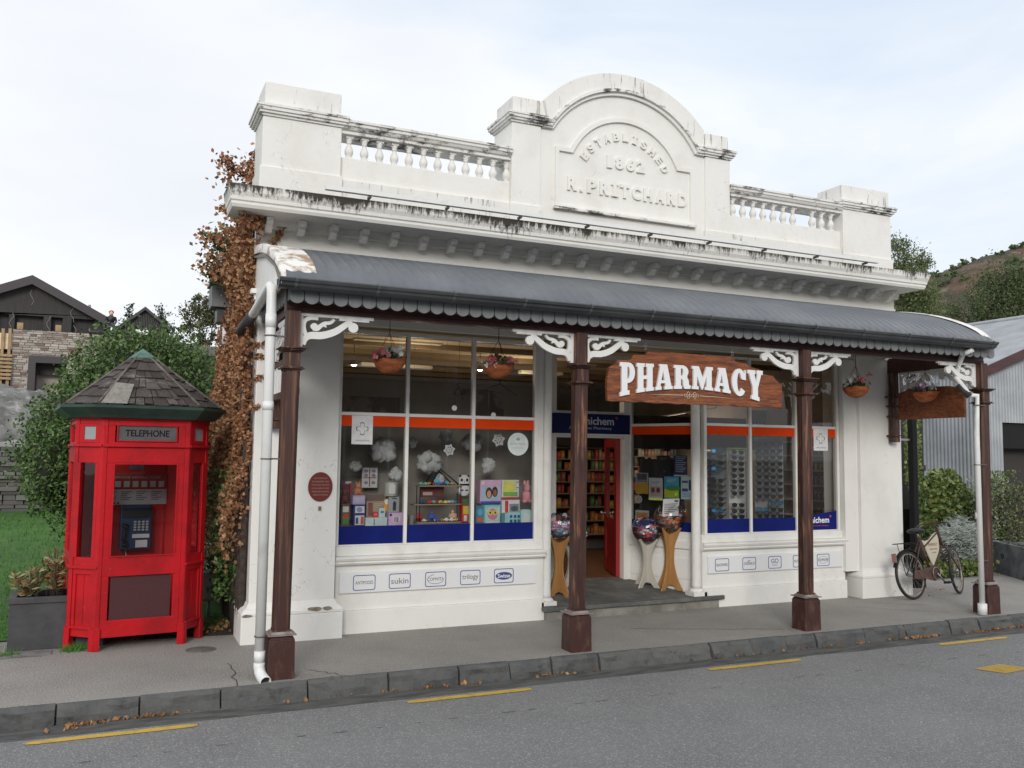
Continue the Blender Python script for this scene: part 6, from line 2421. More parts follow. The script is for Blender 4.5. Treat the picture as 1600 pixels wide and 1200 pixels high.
def shelves(x0, x1, y, label, zs, seed, pal, zt=2.0):
    o = thing('shop_shelves', label, 'shelf unit', ((x0 + x1) / 2, y, .2))
    MB().box(x0, x1, y + .32, y + .35, .2, zt).build('unit_back', m_inwall, o)
    for z in zs:
        MB().box(x0, x1, y, y + .32, z - .015, z).build('shelf', m_shelf, o)
    MB().box(x0 - .02, x0, y, y + .35, .2, zt).build('unit_side', m_shelf, o)
    MB().box(x1, x1 + .02, y, y + .35, .2, zt).build('unit_side', m_shelf, o)
    rr_ = random.Random(seed)
    for z in zs[:-1]:
        n = int((x1 - x0) / .062)
        for i in range(n):
            if rr_.random() < .12:
                continue
            q = prod[rr_.choice(pal)]
            c_ = q[0] if not q[1] else copy_tree(q[0])
            q[1] = True
            c_.location = (x0 + .04 + i * .062, y + .04 + rr_.uniform(0, .03), z + .001)
            s_ = rr_.uniform(.75, 1.42)
            c_.scale = (rr_.uniform(.6, .9), 1, s_)


shelves(4.6, 5.75, 4.9, 'wide stocked shelf unit seen through the doorway, left of the post', [.45, .65, .85, 1.05, 1.22, 1.39, 1.55, 1.72], 3, [0, 1, 5, 3, 8, 1, 0, 9])
shelves(5.85, 7.1, 5.4, 'stocked shelf unit seen between the post and the red door', [.45, .65, .87, 1.08, 1.28, 1.44, 1.60, 1.76], 4, [2, 7, 3, 4, 6, 9, 2, 0], 2.05)

# ================================================================== lamps inside
def spot(u, v_, Y, energy, label, big=1.0, rail=False):
    c = at(u, v_, Y)
    o = thing('ceiling_lamp', label, 'ceiling lamp', c, 0, 'lit lamps inside the shop')
    b_ = MB(Matrix.Translation(c))
    b_.lathe([(.02 * big, .05 * big), (.05 * big, .015 * big), (.075 * big, -.005), (.07 * big, -.006), (.04 * big, .015 * big), (.01, .04 * big)], (0, 0, 0), 14, cap=False)
    b_.tube([(0, 0, .05 * big), (0, 0, max(.06, 2.86 - c.z))], .005, 6)
    b_.build('lamp_shade', mat('lamp_metal', (.12, .09, .07), .5), o)
    MB(Matrix.Translation(c)).ball((0, 0, .004), .032 * big, 10, (1, 1, .6)).build('bulb', m_lamp, o)
    ld = bpy.data.lights.new('lamp_light', 'POINT')
    ld.energy = energy * .7
    ld.color = (1, .83, .62)
    ld.shadow_soft_size = .12
    lo = bpy.data.objects.new('lamp_light', ld)
    COL.objects.link(lo)
    lo.parent = o
    lo.location = (0, 0, -.42)
    return o


spot(649, 528, 2.9, 9, 'lit lamp behind the top of the second pane of the left window', 1.1)
spot(553, 570, 3.2, 9, 'lit lamp seen left of the leftmost flower basket', 1.1)
spot(750, 578, 3.6, 10, 'lit lamp seen beside the second window bar', 1.1)
spot(818, 556, 3.8, 10, 'lit lamp high at the right edge of the left window', 1.0)
spot(1075, 651, 4.6, 16, 'lit spot lamp left of the right column', .9)
spot(1128, 645, 4.6, 16, 'lit spot lamp above the orange band of the right window', .9)
for u, v_, Y in ((700, 545, 3.0),):
    pass
b = MB()
for (u0, v0, u1, v1, Y) in ((555, 527, 692, 536, 2.9), (565, 568, 676, 574, 3.4), (815, 580, 880, 584, 3.9)):
    a, c = at(u0, v0, Y), at(u1, v1, Y)
    zz = (a.z + c.z) / 2
    o = thing('light_fitting', 'long cream light fitting near %s' % {2.9: 'the top of the left window', 3.4: 'the ceiling behind the leftmost basket', 3.9: 'the ceiling beyond the doorway'}[Y], 'light fitting', (a.x, Y, zz))
    MB().box(a.x, c.x, Y, Y + .12, zz - .02, zz + .02).build('batten', mat('cream_fitting', (.55, .50, .38), .5), o, bevel=.004)
    MB().tube([((a.x + c.x) / 2, Y + .06, zz + .02), ((a.x + c.x) / 2, Y + .06, 2.85)], .006, 6).build('rod', m_metal, o)
a, c = at(985, 658, 4.7), at(1130, 636, 4.5)
b = MB().tube([a, c], .012, 8)
tr = solo(b, 'lamp_track', m_letter, 'thin white lamp track under the shop ceiling right of the door', 'lamp track')


# ================================================================== creeper, shrubs, planters
def crown_pts(c, rad, rnd, shell=.55, lump=.25, seed=0, flat=0):
    """a point in the outer part of a lumpy ellipsoid"""
    while True:
        d = Vector((rnd.gauss(0, 1), rnd.gauss(0, 1), rnd.gauss(0, 1))).normalized()
        if d.z > -.75:
            break
    k = 1 + lump * noise.noise(d * 1.9 + Vector((seed, 2 * seed, 0))) + lump * .5 * noise.noise(d * 5 + Vector((seed, 0, seed)))
    t = shell + (1 - shell) * rnd.random() ** .6
    return Vector((c[0] + d.x * rad[0] * k * t, c[1] + d.y * rad[1] * k * t, c[2] + d.z * rad[2] * k * t))


# camellia behind the booth
rv = random.Random(31)
bu = thing('camellia_bush', 'big dense dark green shrub behind the red booth', 'shrub', (-1.15, 4.2, .05))
blobs = [((-.95, 4.3, 1.55), (.92, .9, 1.5)), ((-1.52, 4.1, 1.55), (.60, .8, 1.0)), ((-.55, 4.3, 1.9), (.65, .8, 1.05)), ((-1.0, 4.4, 2.3), (.75, .7, .78)), ((-.42, 3.9, 1.2), (.5, .7, 1.1)), ((-1.72, 3.9, 1.45), (.32, .6, .62))]
b = MB()
for (c, r_), n in zip(blobs, (9500, 6200, 6200, 5600, 3800, 2400)):
    leaf_cards(b, n, lambda q, c=c, r_=r_: crown_pts(c, r_, q, .62, .28, c[0]), .050, rv)
# sprigs sticking out
for i in range(70):
    c, r_ = blobs[rv.choice((0, 1, 2, 3, 4))]
    p = crown_pts(c, r_, rv, .97, .28, c[0])
    d = (p - Vector(c)).normalized() * .5 + Vector((0, 0, .7))
    for k in range(9):
        q = p + d * k * .022
        leaf_cards(b, 1, lambda r: q + Vector((r.gauss(0, .02), r.gauss(0, .02), 0)), .05, rv)
b.build('foliage', m_bush, bu)
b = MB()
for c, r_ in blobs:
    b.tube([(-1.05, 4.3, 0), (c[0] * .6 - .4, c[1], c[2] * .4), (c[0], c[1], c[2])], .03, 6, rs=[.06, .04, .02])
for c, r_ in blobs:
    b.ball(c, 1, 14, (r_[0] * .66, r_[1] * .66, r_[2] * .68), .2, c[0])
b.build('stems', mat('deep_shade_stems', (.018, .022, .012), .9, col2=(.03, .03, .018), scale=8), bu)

# dry creeper over the left side wall
rv = random.Random(32)
vi = thing('dry_creeper', 'brown dry leafed creeper covering the left side wall of the shop', 'creeper', (-.2, 2.2, 0))
b = MB()


def vine_pt(r):
    y = 1.24 + 2.4 * r.random() ** 1.15
    z = .25 + 3.6 * r.random()
    lim = 3.6 if y < 2.3 else 3.6 - (y - 2.3) * .95
    if z > lim + .25 * noise.noise(Vector((y * 3, z, 0))):
        return None
    if z < 1.45 and r.random() < (1.45 - z) * 1.1:
        return None
    th = .07 + .15 * (noise.noise(Vector((y * 2.5, z * 2.2, 4))) + .5) + .05 * math.sin(z * 2)
    return (-.09 - th * r.random() ** .5, y, z)


leaf_cards(b, 25000, vine_pt, .038, rv, .8, .6)
# front edge wisps and a trail on to the frieze
def trail(pts, n, sp, size=.045):
    for i in range(n):
        t = rv.random() * (len(pts) - 1)
        k = int(t)
        p = Vector(pts[k]).lerp(Vector(pts[k + 1]), t - k)
        leaf_cards(b, 1, lambda r: p + Vector((r.gauss(0, sp), r.gauss(0, sp * .6), r.gauss(0, sp))), size, rv, .8, .5)


P = lambda u, v_, Y: tuple(at(u, v_, Y))
trail([P(398, 400, 1.28), P(415, 390, 1.26), P(432, 372, 1.26), P(447, 345, 1.26)], 90, .018)
trail([P(380, 340, 1.0), P(400, 352, 1.1), P(412, 332, 1.15)], 160, .03)
for v_ in (540, 558, 592, 638):
    trail([P(395, v_, 1.22), P(412 if v_ < 600 else 408, v_ - 3, 1.2)], 26, .012, .04)
trail([P(385, 350, 1.15), P(392, 420, 1.25), P(396, 470, 1.28)], 520, .045)
trail([P(402, 235, 1.75), P(398, 280, 1.72), P(394, 330, 1.7)], 330, .04)
trail([P(345, 250, 1.9), P(365, 262, 1.85), P(395, 285, 1.8)], 210, .05)
trail([P(340, 285, 1.9), P(370, 272, 1.85), P(398, 268, 1.75)], 130, .05)
trail([P(350, 320, 1.9), P(368, 338, 1.7), P(385, 350, 1.5)], 260, .045)
trail([P(318, 372, 2.2), P(345, 370, 2.0), P(380, 378, 1.7)], 200, .05)
trail([P(318, 410, 2.2), P(345, 405, 2.0), P(380, 400, 1.7)], 170, .06)
trail([P(325, 425, 2.3), P(350, 430, 2.0), P(375, 440, 1.7)], 260, .055)
b.build('dry_leaves', m_vine, vi)
b = MB()
leaf_cards(b, 2400, lambda r: (-.12 - .2 * r.random(), 1.5 + 2.1 * r.random(), .30 + 1.15 * r.random() ** 1.2), .048, rv, .6)
def tl(pts, n, sp):
    for i in range(n):
        t = rv.random() * (len(pts) - 1)
        k = int(t)
        p = Vector(pts[k]).lerp(Vector(pts[k + 1]), t - k)
        leaf_cards(b, 1, lambda r: p + Vector((r.gauss(0, sp), r.gauss(0, sp * .6), r.gauss(0, sp))), .055, rv, .6)


tl([P(315, 374, 2.3), P(350, 368, 2.2), P(375, 372, 2.0)], 150, .05)
tl([P(322, 418, 2.3), P(345, 398, 2.2), P(362, 392, 2.0)], 170, .06)
tl([P(332, 440, 2.3), P(350, 420, 2.2)], 90, .05)
b.build('green_leaves', m_bush, vi)
b = MB()
for i in range(16):
    y = 1.4 + rv.random() * 1.9
    pts = [(-.10 - .02 * rv.random(), y, 0)]
    for k in range(9):
        y += rv.uniform(-.10, .10)
        pts.append((-.11 - .03 * rv.random(), max(1.37, y), .4 * (k + 1)))
    b.tube(pts, .02, 6, rs=[.035 * (1 - k / 11) + .004 for k in range(10)])
for (a_, c_) in (((395, 285, 1.8), (345, 250, 1.9)), ((380, 378, 1.7), (318, 372, 2.2)), ((380, 400, 1.7), (318, 412, 2.2)), ((402, 360, 1.27), (447, 345, 1.26))):
    b.tube([P(*a_), P(*c_)], .006, 5)
b.build('stems', mat('vine_stem', (.075, .055, .045), .95, col2=(.04, .03, .025), scale=20, bump=.8), vi)

# meter box and dark bin beside the creeper
o = thing('meter_box', 'grey electric meter box behind the right side of the booth', 'meter box', (at(330, 915, 2.4).x, 2.4, .1))
a, c = at(322, 938, 2.4), at(335, 893, 2.4)
MB().box(a.x - .05, c.x, 2.35, 2.5, a.z, c.z).build('box_body', pc(120, 120, 120), o, bevel=.006)
MB().box(a.x - .04, c.x - .01, 2.34, 2.349, a.z + .02, c.z - .02).build('box_door', pc(135, 135, 133), o, bevel=.002)
MB().tube([(c.x - .04, 2.42, a.z), (c.x - .04, 2.42, -.01)], .014, 8).build('conduit', pc(110, 110, 112), o)
o = thing('dark_bin', 'tall dark bin between the booth and the creeper', 'bin', (at(357, 960, 2.9).x, 2.9, 0))
a, c = at(346, 950, 2.7), at(368, 860, 2.7)
MB().box(a.x, c.x + .02, 2.7, 3.1, 0, c.z).build('bin_body', m_planter, o, bevel=.01)
MB().box(a.x - .01, c.x + .03, 2.68, 3.12, c.z, c.z + .03).build('lid', m_blk, o, bevel=.01)

# planter at the left with variegated plants
pl = thing('plant_trough', 'dark grey wooden planter trough left of the booth', 'planter', (-1.55, 1.78, 0))
X0_, X1_, Y0_, Y1_ = -1.875, -1.18, 1.56, 2.02
b = MB()
b.box(X0_, X1_, Y0_, Y0_ + .03, 0, .37)
b.box(X0_, X1_, Y1_ - .03, Y1_, 0, .37)
b.box(X0_, X0_ + .03, Y0_ + .03, Y1_ - .03, 0, .37)
b.box(X1_ - .03, X1_, Y0_ + .03, Y1_ - .03, 0, .37)
b.build('trough', m_planter, pl, bevel=.004)
b = MB()
b.box(X0_ - .01, X1_ + .01, Y0_ - .015, Y0_ + .045, .37, .415)
b.box(X0_ - .01, X1_ + .01, Y1_ - .045, Y1_ + .015, .37, .415)
b.box(X0_ - .01, X0_ + .045, Y0_ + .045, Y1_ - .045, .37, .415)
b.box(X1_ - .045, X1_ + .01, Y0_ + .045, Y1_ - .045, .37, .415)
b.build('rim', m_planter, pl, bevel=.003)
MB().box(X0_ + .03, X1_ - .03, Y0_ + .03, Y1_ - .03, .30, .35).build('soil', m_soil, pl)
rp_ = random.Random(9)
for k, (x, y, h_, lb) in enumerate(((-1.74, 1.78, .26, 'low variegated plant with creamy edges at the left end of the grey trough'), (-1.56, 1.80, .42, 'tall bushy plant with orange shoots in the middle of the grey trough'), (-1.36, 1.82, .36, 'variegated plant at the right of the trough, partly behind the booth'))):
    o = thing('trough_plant', lb, 'plant', (x, y, .35), 0, 'plants in the grey trough')
    b = MB()
    st_ = MB()
    for i in range(16):
        a = rp_.uniform(0, 2 * PI)
        tip = Vector((x + math.cos(a) * .15 * rp_.random(), y + math.sin(a) * .12 * rp_.random(), .35 + h_ * rp_.uniform(.5, 1)))
        st_.tube([(x + rp_.gauss(0, .03), y + rp_.gauss(0, .03), .34), tip], .0035, 5)
        base = Vector((x, y, .36))
        for j in range(20):
            t = rp_.uniform(.25, 1)
            p = base.lerp(tip, t)
            d = Vector((rp_.gauss(0, 1), rp_.gauss(0, 1), rp_.uniform(.2, 1.4))).normalized()
            u = d.orthogonal().normalized() * .010
            Ln = rp_.uniform(.05, .09)
            b.add([p - u * .4, p + d * Ln * .5 + u, p + d * Ln, p + d * Ln * .5 - u], [(0, 1, 2, 3)])
    b.build('leaves', m_var, o)
    st_.build('stems', m_bark, o)
# a tuft of grass and slate edging near the trough
b = MB()
for i in range(260):
    cx_, cy_ = ((-1.39, 1.42), (-1.86, 1.40))[i % 4 == 0]
    p = Vector((cx_ + rp_.gauss(0, .045), cy_ + rp_.gauss(0, .03), 0))
    d = Vector((rp_.gauss(0, .4), rp_.gauss(0, .4), 1)).normalized() * rp_.uniform(.03, .085)
    b.add([p + Vector((-.003, 0, 0)), p + Vector((.003, 0, 0)), p + d], [(0, 1, 2)])
tag(b.build('weeds', m_blade), 'tufts of grass growing at the foot of the trough', 'grass', kind='stuff')
b = MB()
for i in range(9):
    x, y = -2.35 + .16 * (i % 3) + rp_.uniform(-.02, .02), 1.55 + .16 * (i // 3)
    pts = [(x + .075 * math.cos(t) * rp_.uniform(.8, 1.1), y + .07 * math.sin(t) * rp_.uniform(.8, 1.1)) for t in [2 * PI * k / 7 for k in range(7)]]
    b.prism(pts[::-1], .001, .02 + rp_.uniform(0, .01), 'Z')
b.prism([(-1.95, 1.30), (-1.55, 1.34), (-1.55, 1.50), (-1.95, 1.52)][::-1], .001, .007, 'Z')
struct(b, 'slate_paving', mat('slate_slabs', (.22, .215, .20), .85, col2=(.14, .135, .13), scale=8, bump=.5))

# drystone wall at the top of the lawn
rw = random.Random(14)
dw = thing('drystone_wall', 'low grey drystone retaining wall at the top of the lawn', 'stone wall', (-3, 12, .46))
b = MB()
z = .40
while z < 1.60:
    h_ = rw.uniform(.05, .10)
    x = -7.5 + rw.uniform(0, .2)
    while x < .4:
        l_ = rw.uniform(.18, .5)
        y0 = 11.88 + rw.uniform(-.03, .05) + (z - .4) * .1
        b.box(x + .006, x + l_ - .006, y0, 12.35, z + .005, z + h_ - .003, .006)
        x += l_
    z += h_
b.build('stones', m_drys, dw)
MB().box(-7.5, .4, 12.02, 12.30, .38, 1.50).build('wall_core', m_darkin, dw)

# black clad barn with its schist base
bn = thing('black_barn', 'black clad gabled barn under construction on the hillside at the left', 'barn', (-5, 41, 4))
A_ = at(52, 432, 40)
eR = at(165, 495, 40)
Lx = -9.2
sl_ = (A_.z - eR.z) / (eR.x - A_.x)
eLz = at(0, 455, 40).z - .5 * (at(0, 455, 40).x - Lx) * .45
sLf = (A_.z - at(0, 447, 40).z) / (A_.x - at(0, 447, 40).x)
eL = Vector((A_.x - 4.6, 40, A_.z - sLf * 4.6))
zb_ = at(60, 515, 40).z
b = MB()
b.prism([(eL.x + .3, at(0, 490, 40).z), (eR.x - .15, at(0, 490, 40).z), (eR.x - .15, eR.z), (A_.x, A_.z - .15), (eL.x + .3, eL.z)], 40, 40.3)
b.box(eL.x + .3, eR.x - .15, 40.3, 50, 3.5, eR.z - .15)
gbw = b.build('gable_wall', m_barn, bn)
zo = at(0, 490, 40).z
b = MB()
for u0, u1 in ((-30, -6), (14, 23), (68, 80), (98, 112), (148, 163)):
    a, c = at(u0, 500, 40), at(u1, 500, 40)
    b.box(a.x, c.x, 40, 40.3, zb_ - .5, zo)
b.box(eL.x + .3, eR.x - .15, 40.02, 40.25, zb_ - 1.0, zb_ - .1)
b.build('wall_post', m_barn, bn)
MB().box(eL.x + .5, eR.x - .3, 41.2, 41.3, 5, zo + .1).build('dark_room', mat('barn_inside', (.012, .012, .012), .9), bn)
b = MB()
th = .42
for (e_, s_) in ((eR, 1), (eL, -1)):
    d = Vector((e_.x - A_.x, 0, e_.z - A_.z)).normalized()
    e2 = Vector(e_) + d * .25
    b.prism([(A_.x, A_.z), (e2.x, e2.z), (e2.x, e2.z - th), (A_.x, A_.z - th)], 39.6, 50)
b.build('roof', m_barnr, bn)
MB().box(at(138, 478, 42).x, at(142, 478, 42).x, 42, 42.4, at(138, 490, 42).z, at(138, 476, 42).z).build('chimney', pc(110, 108, 112), bn)
b = MB()
for k, (u, v_) in enumerate(((50, 465), (113, 492), (76, 505), (18, 500), (116, 520))):
    c = at(u, v_, 39.98)
    pts = [(c.x + .09 * math.sin(t * 2 + k), c.z - .35 + .7 * t / 3) for t in (0, .8, 1.5, 2.2, 3)]
    b.stroke(pts, .018, 39.97, 39.99)
b.build('chalk_scribble', pc(105, 102, 98), bn)
# schist wall
sw = thing('schist_wall', 'cream and brown schist masonry wall below the black barn', 'stone wall', (-5, 39, 3.5))
zt_ = at(60, 516, 39).z
xl_, xr_ = at(18, 560, 39).x, at(160, 560, 39).x
ox0, ox1, oz1 = at(46, 552, 39).x, at(105, 552, 39).x, at(46, 556, 39).z
b = MB()
rw = random.Random(15)
z = 3.0
while z < zt_:
    h_ = rw.uniform(.07, .14)
    x = xl_
    while x < xr_ + 2:
        l_ = rw.uniform(.16, .45)
        x1 = min(x + l_, xr_ + 2)
        if not (x1 > ox0 and x < ox1 and z < oz1):
            b.box(x + .015, x1 - .015, 39 + rw.uniform(-.03, .02), 39.3, z + .012, min(z + h_, zt_) - .008)
        x += l_
    z += h_
b.build('stones', m_schist, sw)
b = MB()
b.box(xl_, ox0, 39.05, 39.6, 3.0, zt_)
b.box(ox1, xr_ + 2, 39.05, 39.6, 3.0, zt_)
b.box(ox0, ox1, 39.05, 39.6, oz1, zt_)
b.build('wall_core', m_mortar, sw)
b = MB()
b.box(ox0 - .02, ox0 + .28, 38.9, 39.7, 2.9, oz1 + .02)
b.box(ox0 + .28, ox1, 38.9, 39.7, oz1 - .30, oz1 + .02)
b.build('opening_frame', m_barnr, sw)
MB().box(ox0 + .28, ox1 + .1, 39.9, 40.0, 2.9, oz1 - .5).build('infill_masonry', m_schist, sw)
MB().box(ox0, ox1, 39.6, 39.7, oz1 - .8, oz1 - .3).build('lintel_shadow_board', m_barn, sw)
b = MB()
# timber formwork at the far left
fw_ = thing('timber_formwork', 'raw timber boards and posts at the far left below the barn', 'formwork', (-6.4, 39, 3.2))
a, c = at(-30, 545, 38.8), at(17, 592, 38.8)
for i in range(7):
    zz = at(5, 553 + i * 6, 38.8).z
    b.box(a.x, c.x, 38.8, 38.85, zz - .11, zz)
b.build('boards', m_timber, fw_)
b = MB()
for u in (-20, -8, 4, 15):
    p = at(u, 530, 38.9)
    b.box(p.x - .06, p.x + .06, 38.9, 39.0, 3.2, at(u, 513, 38.9).z)
b.build('studs', m_timber, fw_)
MB().box(a.x, c.x, 39.05, 39.1, at(5, 545, 39).z, at(5, 520, 39).z).build('sheet', pc(190, 170, 140), fw_)
MB().box(a.x, c.x, 39.05, 39.2, 3.0, at(5, 550, 39).z).build('backing', m_barn, fw_)
for u, v_, lb in ((31, 510, 'raw timber block left on top of the schist wall'), (91, 512, 'raw timber post stub on top of the schist wall')):
    p = at(u, v_, 38.95)
    solo(MB().box(p.x - .12, p.x + .12, 39.0, 39.25, zt_, zt_ + .30), 'timber_block', m_timber, lb, 'timber')
o = thing('steel_stake', 'thin rusty steel stake with a cross rail below the schist wall', 'stake', at(17, 612, 37))
MB().box(at(16, 600, 37).x, at(18.5, 600, 37).x, 37, 37.07, at(17, 612, 37).z - .2, at(17, 584, 37).z).build('stake_bar', m_barnr, o)

# little dark gabled shed and the man by the barn
gs = thing('gabled_shed', 'small dark corrugated gabled shed behind the camellia', 'shed', (-.3, 31, 3))
A2, L2_, R2 = at(227, 480, 30), at(182, 512, 30), at(266, 513, 30)
b = MB()
b.prism([(L2_.x + .12, 2.5), (R2.x - .12, 2.5), (R2.x - .12, R2.z - .05), (A2.x, A2.z - .12), (L2_.x + .12, L2_.z - .05)], 30, 33)
b.build('shed_wall', m_barn, gs)
b = MB()
for i in range(26):
    x = L2_.x + .2 + i * (R2.x - L2_.x - .4) / 25
    t = 1 - abs((x - A2.x) / (R2.x - A2.x))
    b.box(x - .018, x + .018, 29.965, 30, 2.5, L2_.z + t * (A2.z - L2_.z) - .2)
b.build('batten', m_barnr, gs)
b = MB()
b.prism([(A2.x, A2.z), (R2.x, R2.z), (R2.x, R2.z - .13), (A2.x, A2.z - .13)], 29.8, 33.2)
b.prism([(A2.x, A2.z), (L2_.x, L2_.z), (L2_.x, L2_.z - .13), (A2.x, A2.z - .13)], 29.8, 33.2)
b.build('roof', m_barnr, gs)
MB().box(at(205, 517, 29.9).x, at(233, 517, 29.9).x, 29.9, 29.96, at(220, 522, 29.9).z, at(220, 515, 29.9).z).build('eave_trim', pc(190, 190, 188), gs)


def skin_body(name, joints, edges, m_, parent, sub=1):
    me = bpy.data.meshes.new(name)
    me.from_pydata([j[0] for j in joints], edges, [])
    o = bpy.data.objects.new(name, me)
    COL.objects.link(o)
    mo = o.modifiers.new('skin', 'SKIN')
    mo.use_smooth_shade = True
    for k, j in enumerate(joints):
        me.skin_vertices[0].data[k].radius = (j[1], j[1])
    me.skin_vertices[0].data[0].use_root = True
    s_ = o.modifiers.new('sub', 'SUBSURF')
    s_.levels = s_.render_levels = sub
    me.materials.append(m_)
    o.parent = parent
    return o


pe = at(173, 512, 38)
pr = thing('person', 'distant person in a black top crouching by the end of the barn roof', 'person', (pe.x, 38, pe.z - .25))
J = [((0, 0, .22), .12), ((0, -.05, .45), .13), ((0, -.10, .68), .14), ((0, -.13, .78), .06), ((0, -.16, .92), .10),
     ((-.17, -.10, .70), .055), ((-.20, -.25, .45), .045), ((-.08, -.42, .40), .035), ((.17, -.10, .70), .055), ((.22, -.25, .45), .045), ((.10, -.42, .42), .035),
     ((-.10, -.25, .42), .08), ((-.12, -.28, .02), .05), ((-.12, -.42, .0), .04), ((.12, -.28, .40), .08), ((.14, -.25, .02), .05), ((.14, -.40, .0), .04)]
E_ = [(0, 1), (1, 2), (2, 3), (3, 4), (2, 5), (5, 6), (6, 7), (2, 8), (8, 9), (9, 10), (0, 11), (11, 12), (12, 13), (0, 14), (14, 15), (15, 16)]
skin_body('body', J, E_, pc(60, 58, 62, .8), pr)
J2 = [((0, .0, .24), .14), ((0, -.04, .46), .15), ((0, -.09, .69), .155), ((-.18, -.10, .70), .07), ((-.20, -.22, .50), .055), ((.18, -.10, .70), .07), ((.22, -.22, .50), .055)]
skin_body('jacket', J2, [(0, 1), (1, 2), (2, 3), (3, 4), (2, 5), (5, 6)], m_blk, pr)
MB().ball((0, -.17, .90), .10, 10, (.9, 1, 1.15)).build('face', pc(185, 140, 120, .7), pr, world=False)
MB().ball((0, -.13, .95), .115, 10, (1, 1, .8)).build('hair', m_barn, pr, world=False)
o = thing('scaffold_deck', 'narrow dark deck at the end of the barn roof under the person', 'deck', (pe.x, 38, pe.z - .3))
MB().box(pe.x - .9, pe.x + 1.0, 37.4, 38.4, pe.z - .32, pe.z - .25).build('deck_board', m_barnr, o)
b = MB()
for dx in (-.8, .9):
    b.box(pe.x + dx - .05, pe.x + dx + .05, 37.9, 38.0, 3.2, pe.z - .32)
b.build('deck_leg', m_barnr, o)


# ================================================================== trees
def tree(name, label, cat, base, h, crown, m_leaf, seed, leaf, n, tr=.12, lump=.3, shell=.35, group=None, droop=0, limbs=True):
    """crown: list of (centre offset, radii)"""
    rnd = random.Random(seed)
    base = Vector(base)
    o = thing(name, label, cat, base, 0, group)
    b_ = MB()
    tot_ = sum(r[0] * r[1] * r[2] for c, r in crown)
    for c, r in crown:
        cc = base + Vector(c)
        k_ = int(n * r[0] * r[1] * r[2] / tot_) + 60
        # clumps inside every blob: leaf sprays rather than an even shell
        ncl = max(8, k_ // 26)
        for i in range(ncl):
            p = crown_pts(cc, r, rnd, shell, lump, seed + c[0])
            s_ = min(r) * rnd.uniform(.10, .22)
            leaf_cards(b_, 26, lambda q, p=p, s_=s_: p + Vector((q.gauss(0, s_), q.gauss(0, s_), q.gauss(0, s_ * (1 + droop)) - abs(q.gauss(0, s_)) * droop)), leaf, rnd, .5, droop)
    b_.build('crown', m_leaf, o)
    b_ = MB()
    b_.tube([base, base + Vector((.02 * h, 0, h * .3)), base + Vector((0, 0, h * .75))], tr, 8, rs=[tr, tr * .75, tr * .3])
    if limbs:
        for c, r in crown:
            b_.tube([base + Vector((0, 0, h * .3)), base + Vector(c) * .7 + Vector((0, 0, .1 * h)), base + Vector(c) + Vector((0, 0, r[2] * .4))], tr * .3, 6, rs=[tr * .45, tr * .3, tr * .1])
            for k_ in range(3):
                d = Vector((rnd.gauss(0, 1), rnd.gauss(0, 1), rnd.uniform(.2, 1))).normalized()
                b_.tube([base + Vector(c), base + Vector(c) + Vector((d.x * r[0], d.y * r[1], d.z * r[2])) * .85], tr * .1, 5, rs=[tr * .16, tr * .05])
    b_.build('trunk', m_bark, o)
    return o


# maple like tree behind the camellia
c0 = at(318, 495, 15)
tree('maple_tree', 'green tree with reddish tips between the booth and the creeper', 'tree', (c0.x, 15, 1.2), c0.z - .9, [((0, 0, c0.z - 1.2), (.55, .5, .42)), ((-.32, 0, c0.z - 1.45), (.30, .4, .20)), ((.25, 0, c0.z - 1.0), (.38, .4, .32)), ((-.1, 0, c0.z - .86), (.26, .3, .18)), ((.05, 0, c0.z - 1.75), (.35, .4, .25))],
     mat('maple_leaves', (.06, .09, .03), .6, island=[(.025, .05, .018), (.05, .09, .025), (.08, .11, .035), (.16, .05, .04)], trans=.15), 5, .07, 4200, .05, .35, .2)
c0 = at(232, 492, 36)
tree('conifer_tree', 'dark tree rising behind the small gabled shed', 'tree', (c0.x, 36, 3.9), c0.z - 3.9, [((-.6, 0, c0.z - 4.2), (.45, .5, .7)), ((.0, 0, c0.z - 4.4), (.4, .5, .5)), ((.55, 0, c0.z - 4.15), (.5, .5, .6)), ((1.0, 0, c0.z - 4.9), (.35, .4, .5))],
     mat('dark_tree_leaves', (.03, .05, .03), .6, island=[(.02, .035, .022), (.04, .06, .035), (.06, .08, .05)]), 6, .13, 1600, .10, .4, .1)
# stone path wall bit seen behind: grey low roof between bush and creeper
o = thing('slate_roofed_shed', 'low grey slate roofed shed between the camellia and the creeper', 'shed', (.9, 13, 1.5))
a, c = at(318, 540, 13), at(345, 620, 13)
b = MB()
b.prism([(a.x - 1.3, a.z + .05), (a.x + .5, a.z - .02), (a.x + .9, a.z - .1), (a.x + .9, a.z - .25), (a.x - 1.3, a.z - .12)], 13, 15)
b.build('roof', m_drys, o)
MB().box(a.x - 1.2, a.x + .8, 13.1, 15, .4, a.z - .15).build('shed_wall', m_darkin, o)

# willow behind the right end of the parapet
c0 = at(1420, 430, 16)
tree('willow_tree', 'feathery green tree rising behind the right end of the cornice', 'tree', (c0.x, 16, 0), c0.z, [((-.25, 0, c0.z - .1), (.75, .8, 1.1)), ((-.55, 0, c0.z + .95), (.38, .5, .45)), ((.55, 0, c0.z + .45), (.42, .5, .5)), ((.3, 0, c0.z - 1.2), (1.0, .9, 1.2)), ((-.5, 0, c0.z - 2.6), (1.0, .9, 1.0)), ((.9, 0, c0.z - 2.9), (.7, .8, .8))],
     m_willow, 8, .085, 30000, .14, .35, .15, droop=.9)
